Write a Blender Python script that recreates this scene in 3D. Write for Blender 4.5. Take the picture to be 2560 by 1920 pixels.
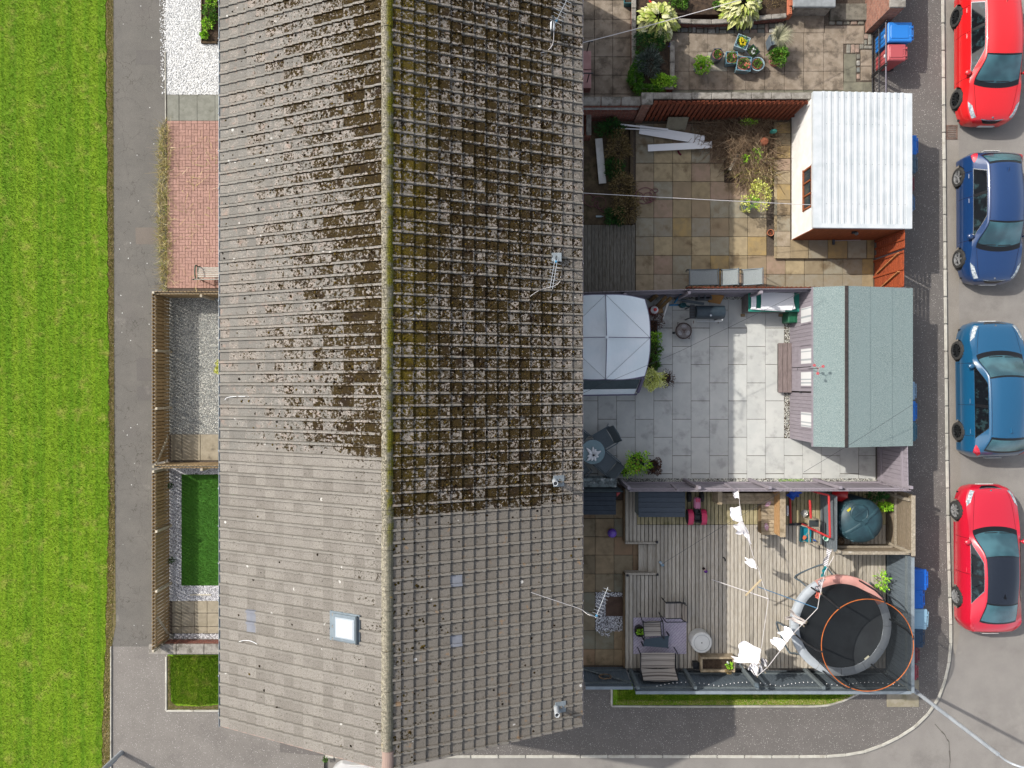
import bpy, math, random
import numpy as np
from mathutils import Vector, Matrix
for _o in list(bpy.data.objects): bpy.data.objects.remove(_o)
sc = bpy.context.scene
CO = sc.collection
R = math.radians
# ------------------------------------------------------------ camera, sky, sun, exposure
H = 23.4                    # drone height, metres
PX = 76.0                   # photograph pixels (2560 wide) per metre on the ground
cam = bpy.data.cameras.new('camera'); camo = bpy.data.objects.new('camera', cam); CO.objects.link(camo)
cam.sensor_width = 36; cam.lens = 36*H/(2560/PX); cam.clip_end = 2000; cam.clip_start = .1
camo.location = (0, 0, H); camo.rotation_euler = (0, 0, 0); sc.camera = camo
ELEV = R(41); SHX, SHY = .885, -.466          # direction the shadows fall
wd = bpy.data.worlds.new('World'); sc.world = wd; wd.use_nodes = True
_nt = wd.node_tree; _bg = _nt.nodes['Background']; _sky = _nt.nodes.new('ShaderNodeTexSky')
_sky.sky_type = 'NISHITA'; _sky.sun_disc = False; _sky.sun_elevation = ELEV
_sky.sun_rotation = math.atan2(-SHX, -SHY); _sky.air_density = 1.0; _sky.dust_density = 3.0; _sky.ozone_density = .6
_hs = _nt.nodes.new('ShaderNodeHueSaturation'); _hs.inputs['Saturation'].default_value = .5     # thin bright haze in the air
_nt.links.new(_sky.outputs[0], _hs.inputs['Color']); _nt.links.new(_hs.outputs[0], _bg.inputs[0]); _bg.inputs[1].default_value = .15
sun = bpy.data.lights.new('sun', 'SUN'); sun.energy = 3.0; sun.angle = R(.6); sun.color = (1, .955, .88)
suno = bpy.data.objects.new('sun', sun); CO.objects.link(suno)
suno.rotation_euler = Vector((SHX*math.cos(ELEV), SHY*math.cos(ELEV), -math.sin(ELEV))).to_track_quat('-Z', 'Y').to_euler()
suno.location = (-20, 10, 30)
vs = sc.view_settings; vs.view_transform = 'Standard'; vs.look = 'None'; vs.exposure = .84; vs.gamma = 1; vs.use_curve_mapping = False
sc.render.engine = 'CYCLES'; sc.cycles.max_bounces = 5; sc.cycles.diffuse_bounces = 3; sc.cycles.glossy_bounces = 3; sc.cycles.transparent_max_bounces = 10
KC = 1.85                   # photograph colour -> base colour
# ------------------------------------------------------------ helpers
def P(px, py, h=0):
    k = (1-h/H)/PX
    return ((px-1280)*k, (960-py)*k)
def P3(px, py, h=0): x, y = P(px, py, h); return (x, y, h)
GAIN = [1.]
def C(hx, k=None):
    hx = hx.lstrip('#'); o = []
    for i in (0, 2, 4):
        s = int(hx[i:i+2], 16)/255
        l = s/12.92 if s <= .04045 else ((s+.055)/1.055)**2.4
        o.append(min(.85, l*GAIN[0]/(k or KC)))
    return (*o, 1)
class NB:
    def __init__(s, name):
        s.m = bpy.data.materials.new(name); s.m.use_nodes = True; s.nt = s.m.node_tree; s.nt.nodes.clear()
        s.out = s.new('OutputMaterial'); s.b = s.new('BsdfPrincipled'); s.nt.links.new(s.b.outputs[0], s.out.inputs[0]); s._p = None
    def new(s, t, **kw):
        n = s.nt.nodes.new('ShaderNode'+t)
        for k, v in kw.items(): setattr(n, k, v)
        return n
    def lk(s, v, sock):
        if isinstance(v, bpy.types.NodeSocket): s.nt.links.new(v, sock)
        else: sock.default_value = v
    def pos(s):
        if s._p is None: s._p = s.new('NewGeometry').outputs['Position']
        return s._p
    def vm(s, a, b, op='MULTIPLY'):
        n = s.new('VectorMath', operation=op); s.lk(a, n.inputs[0]); s.lk(b, n.inputs[1]); return n.outputs[0]
    def xyz(s, v=None):
        n = s.new('SeparateXYZ'); s.lk(v or s.pos(), n.inputs[0]); return n.outputs
    def noise(s, sc=5, det=5, rough=.6, vec=None, dist=0):
        n = s.new('TexNoise'); s.lk(vec or s.pos(), n.inputs['Vector']); n.inputs['Scale'].default_value = sc
        n.inputs['Detail'].default_value = det; n.inputs['Roughness'].default_value = rough; n.inputs['Distortion'].default_value = dist
        return n.outputs[0]
    def voro(s, sc=5, vec=None, feature='F1', out='Distance', rnd=1):
        n = s.new('TexVoronoi', feature=feature); s.lk(vec or s.pos(), n.inputs['Vector']); n.inputs['Scale'].default_value = sc
        n.inputs['Randomness'].default_value = rnd
        return n.outputs[out]
    def math(s, op, a, b=0., c=None):
        n = s.new('Math', operation=op); s.lk(a, n.inputs[0]); s.lk(b, n.inputs[1])
        if c is not None: s.lk(c, n.inputs[2])
        return n.outputs[0]
    def mr(s, v, a, b, c=0., d=1., smooth=True):
        n = s.new('MapRange', interpolation_type='SMOOTHSTEP' if smooth else 'LINEAR')
        for i, q in enumerate((v, a, b, c, d)): s.lk(q, n.inputs[i])
        return n.outputs[0]
    def mix(s, f, a, b, bl='MIX'):
        n = s.new('Mix', data_type='RGBA', blend_type=bl); s.lk(f, n.inputs[0]); s.lk(a, n.inputs[6]); s.lk(b, n.inputs[7]); return n.outputs[2]
    def ramp(s, f, stops, interp='LINEAR'):
        n = s.new('ValToRGB'); cr = n.color_ramp; cr.interpolation = interp
        while len(cr.elements) < len(stops): cr.elements.new(.5)
        for e, (p, c) in zip(cr.elements, stops): e.position = p; e.color = c
        s.lk(f, n.inputs[0]); return n.outputs[0]
    def orand(s): return s.new('ObjectInfo').outputs['Random']
    def irand(s): return s.new('NewGeometry').outputs['Random Per Island']
    def bump(s, h, st=.3, d=.01):
        n = s.new('Bump'); n.inputs['Strength'].default_value = st; n.inputs['Distance'].default_value = d; s.lk(h, n.inputs['Height'])
        s.lk(n.outputs[0], s.b.inputs['Normal'])
    def fin(s, col, rough=.8, spec=.3, metal=0):
        s.lk(col, s.b.inputs['Base Color']); s.lk(rough, s.b.inputs['Roughness']); s.b.inputs['Specular IOR Level'].default_value = spec
        s.b.inputs['Metallic'].default_value = metal; return s.m
def mat(name, col, col2=None, ns=5, rough=.8, bump=0, bs=60, rnd=0, stain=None, speck=None, metal=0, spec=.3, st=None, pal=None, isl=None, coat=0, trans=0, det=5, gain=1.):
    GAIN[0] = gain; b = NB(name); vec = b.vm(b.pos(), st) if st else b.pos()
    c = C(col)
    if pal: c = b.ramp(b.orand(), [(i/len(pal), C(q)) for i, q in enumerate(pal)], 'CONSTANT')
    if isl: c = b.ramp(b.irand(), [(i/max(1, len(isl)-1), C(q)) for i, q in enumerate(isl)])
    if col2: c = b.mix(b.mr(b.noise(ns, det, .62, vec), .35, .65), c, C(col2) if not pal else b.mix(.55, c, C(col2)))
    if stain: c = b.mix(b.math('MULTIPLY', b.mr(b.noise(stain[1], 6, .65, vec if len(stain) > 4 else None), stain[2], stain[3]), .85), c, C(stain[0]))
    if speck: c = b.mix(b.math('MULTIPLY', b.math('LESS_THAN', b.voro(speck[1]), speck[2]), b.math('GREATER_THAN', b.noise(speck[1]*.37, 2), speck[3] if len(speck) > 3 else .45)), c, C(speck[0]))
    if rnd:
        h = b.new('HueSaturation'); b.lk(c, h.inputs['Color']); b.lk(b.mr(b.orand(), 0., 1., 1-rnd, 1+rnd, False), h.inputs['Value'])
        h.inputs['Saturation'].default_value = 1; c = h.outputs[0]
    if bump: b.bump(b.noise(bs, 4, .6, vec), bump, .02)
    b.fin(c, rough, spec, metal)
    if coat: b.b.inputs['Coat Weight'].default_value = coat; b.b.inputs['Coat Roughness'].default_value = .04
    if trans: b.b.inputs['Transmission Weight'].default_value = trans
    GAIN[0] = 1.; return b.m
def wloc(o):
    v = Vector((0, 0, 0))
    while o: v = v+o.location; o = o.parent
    return v
def tag(o, label=None, cat=None, group=None, kind=None):
    for k, v in (('label', label), ('category', cat), ('group', group), ('kind', kind)):
        if v: o[k] = v
    return o
def thing(name, label, cat, loc=(0, 0, 0), group=None, rz=0):
    o = bpy.data.objects.new(name, None); CO.objects.link(o); o.location = loc; o.rotation_euler = (0, 0, rz); o.empty_display_size = .2
    return tag(o, label, cat, group)
def mkmesh(name, v, f, m, smooth=False):
    me = bpy.data.meshes.new(name)
    if isinstance(v, np.ndarray):
        nv = len(v); nf, k = f.shape
        me.vertices.add(nv); me.vertices.foreach_set('co', v.astype(np.float32).ravel())
        me.loops.add(nf*k); me.loops.foreach_set('vertex_index', f.astype(np.int32).ravel())
        me.polygons.add(nf); me.polygons.foreach_set('loop_start', np.arange(0, nf*k, k, dtype=np.int32)); me.polygons.foreach_set('loop_total', np.full(nf, k, dtype=np.int32))
        me.update(calc_edges=True)
    else: me.from_pydata(v, [], f)
    me.polygons.foreach_set('use_smooth', [bool(smooth)]*len(me.polygons))
    if m: me.materials.append(m)
    return me
def ob(name, me, parent=None, loc=(0, 0, 0), rot=None, scale=None):
    o = bpy.data.objects.new(name, me); CO.objects.link(o); o.location = loc
    if rot is not None: o.rotation_euler = rot
    if scale is not None: o.scale = scale
    o.parent = parent; return o
class MB:
    def __init__(s): s.v = []; s.f = []
    def add(s, v, f):
        n = len(s.v); s.v += [tuple(q) for q in v]; s.f += [tuple(i+n for i in q) for q in f]; return s
    def box(s, c, sz, rz=0, b=0, rot=None):
        hx, hy, hz = sz[0]/2, sz[1]/2, sz[2]/2
        if b:
            b = min(b, hx*.9, hy*.9, hz*.9); v = []; 
            for sx in (-1, 1):
                for sy in (-1, 1):
                    for q in (-1, 1):
                        v += [(sx*hx, sy*(hy-b), q*(hz-b)), (sx*(hx-b), sy*hy, q*(hz-b)), (sx*(hx-b), sy*(hy-b), q*hz)]
            I = lambda a, d, e, k: ((a*2+d)*2+e)*3+k
            f = []
            f += [(I(1,0,0,0), I(1,1,0,0), I(1,1,1,0), I(1,0,1,0)), (I(0,0,0,0), I(0,0,1,0), I(0,1,1,0), I(0,1,0,0)),
                  (I(0,1,0,1), I(0,1,1,1), I(1,1,1,1), I(1,1,0,1)), (I(0,0,0,1), I(1,0,0,1), I(1,0,1,1), I(0,0,1,1)),
                  (I(0,0,1,2), I(1,0,1,2), I(1,1,1,2), I(0,1,1,2)), (I(0,0,0,2), I(0,1,0,2), I(1,1,0,2), I(1,0,0,2))]
            for a in (0, 1):
                for d in (0, 1):
                    f += [(I(a,d,0,0), I(a,d,1,0), I(a,d,1,1), I(a,d,0,1)), (I(a,0,d,0), I(a,1,d,0), I(a,1,d,2), I(a,0,d,2)), (I(0,a,d,1), I(1,a,d,1), I(1,a,d,2), I(0,a,d,2))]
                    for e in (0, 1): f.append((I(a,d,e,0), I(a,d,e,1), I(a,d,e,2)))
        else:
            v = [(sx*hx, sy*hy, q*hz) for sx in (-1, 1) for sy in (-1, 1) for q in (-1, 1)]
            f = [(0,1,3,2), (4,6,7,5), (0,4,5,1), (2,3,7,6), (0,2,6,4), (1,5,7,3)]
        M = rot.to_4x4() if rot is not None else Matrix.Rotation(rz, 4, 'Z')
        M = Matrix.Translation(c) @ M
        return s.add([M @ Vector(q) for q in v], f)
    def bar(s, a, b, w, h=None, bv=0):
        a = Vector(a); b = Vector(b); d = b-a
        rot = d.to_track_quat('X', 'Z').to_matrix()
        return s.box((a+b)/2, (d.length, w, h or w), rot=rot, b=bv)
    def prism(s, poly, z0, z1):
        n = len(poly); v = [(x, y, z0) for x, y in poly]+[(x, y, z1) for x, y in poly]
        a = sum(poly[i][0]*poly[(i+1) % n][1]-poly[(i+1) % n][0]*poly[i][1] for i in range(n))
        if a < 0: v = v[:n][::-1]+v[n:][::-1]
        f = [tuple(range(n))[::-1], tuple(range(n, 2*n))]+[(i, (i+1) % n, (i+1) % n+n, i+n) for i in range(n)]
        return s.add(v, f)
    def sheet(s, poly, z):
        n = len(poly); a = sum(poly[i][0]*poly[(i+1) % n][1]-poly[(i+1) % n][0]*poly[i][1] for i in range(n))
        if a < 0: poly = poly[::-1]
        return s.add([(x, y, z) for x, y in poly], [tuple(range(n))])
    def tube(s, pts, r, n=6, cap=True):
        pts = [Vector(p) for p in pts]; v = []; f = []; m = len(pts); prev = None
        for i, p in enumerate(pts):
            d = (pts[min(i+1, m-1)]-pts[max(i-1, 0)]); d = d.normalized() if d.length > 1e-9 else Vector((0, 0, 1))
            if prev is None: a = d.orthogonal().normalized()
            else: a = (prev-d*prev.dot(d)); a = a.normalized() if a.length > 1e-6 else d.orthogonal().normalized()
            prev = a; c = d.cross(a); rr = r[i] if isinstance(r, (list, tuple)) else r
            for k in range(n): t = 2*math.pi*k/n; v.append(p+(a*math.cos(t)+c*math.sin(t))*rr)
        for i in range(m-1):
            for k in range(n): f.append((i*n+k, i*n+(k+1) % n, (i+1)*n+(k+1) % n, (i+1)*n+k))
        if cap: f += [tuple(range(n))[::-1], tuple(range((m-1)*n, m*n))]
        return s.add(v, f)
    def lathe(s, prof, c=(0, 0, 0), n=20, sy=1, axis='Z', rz=0):
        v = []; f = []; m = len(prof)
        for r, z in prof:
            for k in range(n):
                t = 2*math.pi*k/n+rz; q = (r*math.cos(t), r*math.sin(t)*sy, z)
                if axis == 'X': q = (q[2], q[0], q[1])
                v.append((c[0]+q[0], c[1]+q[1], c[2]+q[2]))
        for i in range(m-1):
            for k in range(n): f.append((i*n+k, i*n+(k+1) % n, (i+1)*n+(k+1) % n, (i+1)*n+k))
        if prof[0][0] > 1e-6: f.append(tuple(range(n))[::-1])
        if prof[-1][0] > 1e-6: f.append(tuple(range((m-1)*n, m*n)))
        return s.add(v, f)
    def grid(s, fn, nu, nv):
        v = [fn(i/nu, j/nv) for i in range(nu+1) for j in range(nv+1)]
        return s.add(v, [(i*(nv+1)+j, (i+1)*(nv+1)+j, (i+1)*(nv+1)+j+1, i*(nv+1)+j+1) for i in range(nu) for j in range(nv)])
    def build(s, name, m, parent=None, smooth=False, label=None, cat=None, group=None, kind=None):
        if parent: L = wloc(parent)
        else:
            a = np.array(s.v); L = Vector(((a[:, 0].min()+a[:, 0].max())/2, (a[:, 1].min()+a[:, 1].max())/2, a[:, 2].min()))
        o = ob(name, mkmesh(name, [(x-L.x, y-L.y, z-L.z) for x, y, z in s.v], s.f, m, smooth), parent, (0, 0, 0) if parent else L)
        return tag(o, label, cat, group, kind)
def shade(o, ang=35):
    me = o.data; me.polygons.foreach_set('use_smooth', [True]*len(me.polygons))
    try: me.set_sharp_from_angle(angle=R(ang))
    except Exception: pass
    return o
_cache = {}
def piece(parent, name, sz, c, m, rz=0, b=.006, rot=None):
    key = (round(sz[0], 3), round(sz[1], 3), round(sz[2], 3), m.name, round(b, 4))
    if key not in _cache: _cache[key] = mkmesh(name, *(lambda q: (q.v, q.f))(MB().box((0, 0, 0), sz, b=b)), m)
    L = wloc(parent)
    return ob(name, _cache[key], parent, Vector(c)-L, rot if rot is not None else (0, 0, rz))
def structure(name, poly, z, m, thick=0):
    mb = MB(); pl = [P(x, y, 0) for x, y in poly]
    (mb.prism(pl, z-thick, z) if thick else mb.sheet(pl, z))
    return mb.build(name, m, kind='structure')
def slabs(parent, xe, ye, zt, th, m, gap=.012, jit=.004, skip=None, seed=1, name='paving_slab'):
    rg = random.Random(seed)
    for i in range(len(xe)-1):
        for j in range(len(ye)-1):
            if skip and skip((xe[i]+xe[i+1])/2, (ye[j]+ye[j+1])/2): continue
            slab(parent, xe[i], ye[j], xe[i+1], ye[j+1], zt+rg.uniform(-jit, jit), th, m, gap, rg.uniform(-.004, .004), name)
def slab(parent, x0, y0, x1, y1, zt, th, m, gap=.012, rz=0, name='paving_slab', b=.008):
    a = P(x0, y0, zt); d = P(x1, y1, zt)
    sx = round((d[0]-a[0])/.02)*.02-gap; sy = round((a[1]-d[1])/.02)*.02-gap
    return piece(parent, name, (sx, sy, th), ((a[0]+d[0])/2, (a[1]+d[1])/2, zt-th/2), m, rz, b)
def pbox(mb, x0, y0, x1, y1, z0, z1, b=.01, h=None):
    a = P(x0, y0, z1 if h is None else h); d = P(x1, y1, z1 if h is None else h)
    return mb.box(((a[0]+d[0])/2, (a[1]+d[1])/2, (z0+z1)/2), (d[0]-a[0], a[1]-d[1], z1-z0), b=b)
def inpoly(x, y, poly):
    ins = np.zeros(len(x), bool); n = len(poly)
    for i in range(n):
        x0, y0 = poly[i]; x1, y1 = poly[(i+1) % n]
        c = ((y0 > y) != (y1 > y)) & (x < (x1-x0)*(y-y0)/(y1-y0+1e-12)+x0); ins ^= c
    return ins
def sample(poly, n, seed):
    rs = np.random.RandomState(seed); p = np.array(poly); lo, hi = p.min(0), p.max(0); X = []; Y = []; t = 0
    while t < n:
        x = rs.uniform(lo[0], hi[0], n*2); y = rs.uniform(lo[1], hi[1], n*2); k = inpoly(x, y, poly); X.append(x[k]); Y.append(y[k]); t += k.sum()
    return np.concatenate(X)[:n], np.concatenate(Y)[:n]
def blades(name, polypx, n, hgt, wid, m, z=0, seed=0, parent=None, lean=.6, kind='stuff', hvar=.5, **kw):
    poly = [P(*q) for q in polypx]; x, y = sample(poly, n, seed); rs = np.random.RandomState(seed+7)
    a = rs.uniform(0, 2*np.pi, n); l = hgt*rs.uniform(1-hvar, 1+hvar, n); w = wid*rs.uniform(.6, 1.4, n); t = rs.uniform(0, 2*np.pi, n); le = lean*l*rs.uniform(.3, 1.2, n)
    v = np.empty((n, 3, 3)); v[:, 0] = np.stack([x-np.cos(a)*w, y-np.sin(a)*w, np.full(n, z)], 1); v[:, 1] = np.stack([x+np.cos(a)*w, y+np.sin(a)*w, np.full(n, z)], 1)
    v[:, 2] = np.stack([x+np.cos(t)*le, y+np.sin(t)*le, z+l], 1)
    L = wloc(parent) if parent else Vector((0, 0, 0)); v -= np.array(L)
    o = ob(name, mkmesh(name, v.reshape(-1, 3), np.arange(n*3).reshape(-1, 3), m), parent)
    return tag(o, kind=kind, **kw)
OCT = np.array([[1,0,0],[-1,0,0],[0,1,0],[0,-1,0],[0,0,1],[0,0,-1]], float); OCF = np.array([[0,2,4],[2,1,4],[1,3,4],[3,0,4],[2,0,5],[1,2,5],[3,1,5],[0,3,5]])
def stones(name, polypx, n, sz, m, z=0, seed=0, parent=None, kind='stuff', flat=.6, **kw):
    poly = [P(*q) for q in polypx]; x, y = sample(poly, n, seed); rs = np.random.RandomState(seed+3)
    s = sz*rs.uniform(.5, 1.5, (n, 3)); s[:, 2] *= flat
    v = OCT[None]*s[:, None]+rs.normal(0, .18*sz, (n, 6, 3)); a = rs.uniform(0, 6.3, n); ca, sa = np.cos(a)[:, None], np.sin(a)[:, None]
    vx = v[:, :, 0]*ca-v[:, :, 1]*sa; vy = v[:, :, 0]*sa+v[:, :, 1]*ca
    v = np.stack([vx+x[:, None], vy+y[:, None], v[:, :, 2]+z+rs.uniform(0, sz*.5, n)[:, None]], 2)
    f = (OCF[None]+np.arange(n)[:, None, None]*6).reshape(-1, 3)
    L = wloc(parent) if parent else Vector((0, 0, 0)); v -= np.array(L)
    return tag(ob(name, mkmesh(name, v.reshape(-1, 3), f, m), parent), kind=kind, **kw)
def leafarr(c, r, n, size, seed, shell=.45, up=.6, lw=.5, bend=.25, zmin=None):
    """n leaf shapes (two bent quads each) spread through an ellipsoid; returns verts, faces"""
    rs = np.random.RandomState(seed); d = rs.normal(0, 1, (n, 3)); d /= np.linalg.norm(d, axis=1)[:, None]
    d[:, 2] = np.where(d[:, 2] < -.35, -d[:, 2], d[:, 2])
    lump = 1+.18*np.sin(d[:, 0]*5+seed)+.15*np.sin(d[:, 1]*7+seed*2)
    rad = (shell+(1-shell)*rs.uniform(0, 1, n)**.6)*lump
    p = d*rad[:, None]*np.array(r)[None]+np.array(c)[None]
    if zmin is not None: p[:, 2] = np.maximum(p[:, 2], zmin)
    o = d.copy(); o[:, 2] = o[:, 2]*.5+up*rs.uniform(-.2, .9, n); o += rs.normal(0, .35, (n, 3)); o /= np.linalg.norm(o, axis=1)[:, None]
    q = rs.normal(0, 1, (n, 3)); s = np.cross(o, q); s /= np.linalg.norm(s, axis=1)[:, None]; nn = np.cross(o, s)
    sz = (size*rs.uniform(.6, 1.4, n))[:, None]; w = sz*lw*.5
    v = np.stack([p, p+o*sz*.45+s*w+nn*sz*bend*.3, p+o*sz*.45-s*w+nn*sz*bend*.3, p+o*sz-nn*sz*bend*.4], 1)
    f = np.array([[0, 1, 3], [0, 3, 2]])[None]+np.arange(n)[:, None, None]*4
    return v.reshape(-1, 3), f.reshape(-1, 3)
def foliage(name, parent, c, r, n, size, m, seed=0, **kw):
    v, f = leafarr(c, r, n, size, seed, **kw); v = v-np.array(wloc(parent)); return ob(name, mkmesh(name, v, f, m), parent)
def wig(pts, n, amp, seed=0):
    rg = random.Random(seed); out = []
    for i in range(len(pts)-1):
        a, b = Vector(pts[i]), Vector(pts[i+1])
        for k in range(n): out.append(a.lerp(b, k/n)+Vector((rg.uniform(-1, 1), rg.uniform(-1, 1), rg.uniform(-.3, .3)))*amp*(0 if i == 0 and k == 0 else 1))
    out.append(Vector(pts[-1])); return out
def smoothpts(pts, n=6):
    pts = [Vector(p) for p in pts]; q = [pts[0]]+pts+[pts[-1]]; out = []
    for i in range(1, len(q)-2):
        for k in range(n):
            t = k/n; a, b, c, d = q[i-1], q[i], q[i+1], q[i+2]
            out.append(.5*((2*b)+(c-a)*t+(2*a-5*b+4*c-d)*t*t+(3*b-a-3*c+d)*t**3))
    out.append(pts[-1]); return out
def sag(a, b, s=.1, n=12):
    a, b = Vector(a), Vector(b); return [a.lerp(b, i/n)-Vector((0, 0, 4*s*(i/n)*(1-i/n))) for i in range(n+1)]
# ------------------------------------------------------------ common materials
M = {}
M['white'] = mat('white_plastic', '#f2f3f5', rough=.45, spec=.4, gain=1.3)
M['whitepaint'] = mat('white_paint', '#efeeea', '#d8d6d0', ns=3, rough=.7, gain=1.2)
M['black'] = mat('black_plastic', '#26272b', '#34363a', rough=.5)
M['blackmetal'] = mat('black_metal', '#222328', rough=.45, spec=.5)
M['greymetal'] = mat('grey_metal', '#9aa3a8', '#7d868b', ns=9, rough=.4, metal=.7, spec=.5)
M['alu'] = mat('bright_aluminium', '#d0d5da', rough=.4, metal=.5, spec=.5)
M['rubber'] = mat('tyre_rubber', '#3a3a3a', '#474644', ns=20, rough=.9)
M['soil'] = mat('garden_soil', '#5b4a3b', '#3d3128', ns=9, rough=1, bump=.8, bs=40)
M['concrete'] = mat('weathered_concrete', '#a9a39a', '#8d877e', ns=6, rough=.9, bump=.3, bs=70, stain=('#5f5b50', 3, .5, .7), speck=('#e9e6e0', 22, .16, .55))
M['terracotta'] = mat('terracotta', '#c9825f', '#b06a4a', ns=8, rough=.85)
M['leaf'] = mat('green_leaf', '#4f7d22', isl=['#27490f', '#4a7d1c', '#7aa832'], rough=.6, gain=1.35)
M['leafdark'] = mat('dark_green_leaf', '#2f5a1c', isl=['#173414', '#2b5a20', '#3f7a2c'], rough=.6, gain=1.35)
M['leafbright'] = mat('bright_green_leaf', '#86b52a', isl=['#4f8a14', '#86b92a', '#b5d848'], rough=.6, gain=1.7)
M['leafyellow'] = mat('yellow_green_leaf', '#d2d25c', isl=['#9aa336', '#d6d765', '#eef09c'], rough=.55, gain=1.35)
M['leafred'] = mat('dark_red_leaf', '#5a3a2a', isl=['#33221a', '#5d3b2c', '#7a5238'], rough=.7)
M['leafbrown'] = mat('dead_brown_leaf', '#8f7a4e', isl=['#4d4226', '#8a7544', '#b9a274'], rough=.9)
M['twig'] = mat('dry_twig', '#7a6348', isl=['#5f4c3c', '#947a60', '#b9a286'], rough=.95)
M['stem'] = mat('brown_stem', '#5c4a34', rough=.9)
M['drygrass'] = mat('dry_grass', '#cdb980', isl=['#8a9a3c', '#c4ad6c', '#e8dab0'], rough=.9, gain=1.3)
M['rope'] = mat('line_rope', '#f2ecea', rough=.8)
M['wire'] = mat('dark_wire', '#4a4c50', rough=.7)
# ============================================================ THE SETTING
rg = random.Random(5)
def m_lawn():
    b = NB('mown_lawn'); x, y, z = b.xyz()
    st = b.noise(1.1, 3, .6, b.vm(b.pos(), (3.6, .05, 1)))
    c = b.ramp(b.noise(34, 5, .7), [(.3, C('#547f12')), (.52, C('#88ad20')), (.75, C('#b8cc50'))])
    c = b.mix(b.mr(st, .4, .6), c, b.mix(.45, c, C('#4f8a14')))  # mowing bands tinted in, standing in for the sheen of leaning blades
    c = b.mix(b.math('MULTIPLY', b.mr(b.noise(1.6, 5, .75), .5, .72), .6), c, C('#b9b85c'))
    b.bump(b.noise(80, 3), .6, .03); return b.fin(c, .9, .15)
def m_blade(name, cols, dry):
    b = NB(name); st = b.noise(1.1, 3, .6, b.vm(b.pos(), (3.6, .05, 1)))
    c = b.ramp(b.irand(), [(i/2, C(q)) for i, q in enumerate(cols)])
    c = b.mix(b.mr(st, .4, .6), c, b.mix(.4, c, C(cols[0])))  # same bands in the blade colour; the lean itself is random
    c = b.mix(b.math('MULTIPLY', b.mr(b.noise(1.6, 5, .75), .5, .72), .6), c, C(dry))
    return b.fin(c, .7, .15)
M['lawn'] = m_lawn()
M['blade'] = m_blade('grass_blade', ['#568814', '#90b624', '#c4d85c'], '#cdbf70')
def m_tarmac(name, c1, c2, chip=None, cracks=False, dens=.5, green=False, vs_=26.):
    b = NB(name); c = b.mix(b.mr(b.noise(1.3, 6, .65), .35, .68), C(c1), C(c2))
    c = b.mix(b.math('MULTIPLY', b.mr(b.noise(.55, 5, .7), .5, .72), .4), c, C('#5f5955')); c = b.mix(b.math('MULTIPLY', b.mr(b.noise(.8, 4, .7, b.vm(b.pos(), (1, 1, 3.))), .62, .75), .35), c, C('#c4bcb2'))
    c = b.mix(.35, c, b.ramp(b.noise(150, 2, .7), [(.3, C('#2e2c2b')), (.7, C('#c9c3bd'))]))
    if chip:
        m_ = b.math('LESS_THAN', b.voro(vs_), .2); d = b.math('GREATER_THAN', b.noise(vs_*.8, 2), dens)
        d2 = b.math('GREATER_THAN', b.noise(2.5, 3), .42)
        c = b.mix(b.math('MULTIPLY', b.math('MULTIPLY', m_, d), b.math('MULTIPLY_ADD', d2, .6, .4)), c, C(chip))
    if cracks:
        w = b.vm(b.pos(), b.new('Mix').outputs[1] if 0 else (1, .75, 1))
        n = b.new('TexNoise'); n.inputs['Scale'].default_value = 3.5; n.inputs['Detail'].default_value = 5; b.lk(b.pos(), n.inputs['Vector'])
        wv = b.vm(w, b.vm(n.outputs[1], (.42, .42, .42)), 'ADD')
        e = b.voro(1.35, wv, 'DISTANCE_TO_EDGE'); e2 = b.voro(3.4, wv, 'DISTANCE_TO_EDGE')
        k1 = b.math('MULTIPLY', b.math('LESS_THAN', e, .006), b.math('GREATER_THAN', b.noise(.9, 3), .47))
        k2 = b.math('MULTIPLY', b.math('LESS_THAN', e2, .009), b.math('GREATER_THAN', b.noise(.8, 3, .6, b.vm(b.pos(), (1, 1, 7.))), .53))
        k = b.math('MAXIMUM', k1, k2); c = b.mix(b.math('MULTIPLY', k, .6), c, C('#4a453f'))
        c = b.mix(b.math('MULTIPLY', b.math('LESS_THAN', b.voro(4.2), .07), b.math('GREATER_THAN', b.noise(2, 2), .5)), c, C('#eeeeea'))
    b.bump(b.noise(170, 3), .35, .01); return b.fin(c, .92, .2)
M['oldtar'] = m_tarmac('old_cracked_tarmac', '#5f5d56', '#6e6b63', cracks=True)
M['newtar'] = m_tarmac('pale_chipped_tarmac', '#88827b', '#948e87', chip='#e6e2de', dens=.52)
M['pave'] = m_tarmac('dark_chipped_tarmac', '#625d59', '#706a66', chip='#efe9e3', dens=.5)
M['road'] = m_tarmac('grey_road_asphalt', '#98938d', '#a5a099')
M['patch'] = m_tarmac('patched_tarmac', '#56534f', '#5f5c57')
M['patchb'] = m_tarmac('brown_patched_tarmac', '#7a6d60', '#706457')
M['kerb'] = mat('kerb_concrete', '#d9d5c9', '#c6c2b6', ns=4, rough=.9, bump=.2, bs=90, rnd=.12, stain=('#a39c8e', 3, .52, .72))
M['edge'] = mat('mossy_path_edge', '#8d7d5a', '#6d6a38', ns=14, rough=1, bump=.6, bs=50)
M['base'] = mat('bare_ground', '#8a8378', '#7b7469', ns=2, rough=1)
mb = MB(); mb.sheet([(-200, -200), (200, -200), (200, 200), (-200, 200)], -.16); mb.build('ground', M['base'], kind='structure')
structure('road', [(1000, -2200), (5600, -2200), (5600, 5200), (700, 5200), (700, 1800)], -.1, M['road'])
KL = [(2353, -900), (2357, 0), (2360, 360), (2363, 700), (2368, 1180), (2372, 1400), (2375, 1498), (2377, 1556), (2377, 1614), (2371, 1671), (2357, 1721), (2340, 1761), (2316, 1790), (2285, 1819), (2241, 1847), (2195, 1868), (2146, 1884), (2082, 1891), (1920, 1892), (1600, 1891), (1116, 1892), (812, 1892)]
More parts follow.
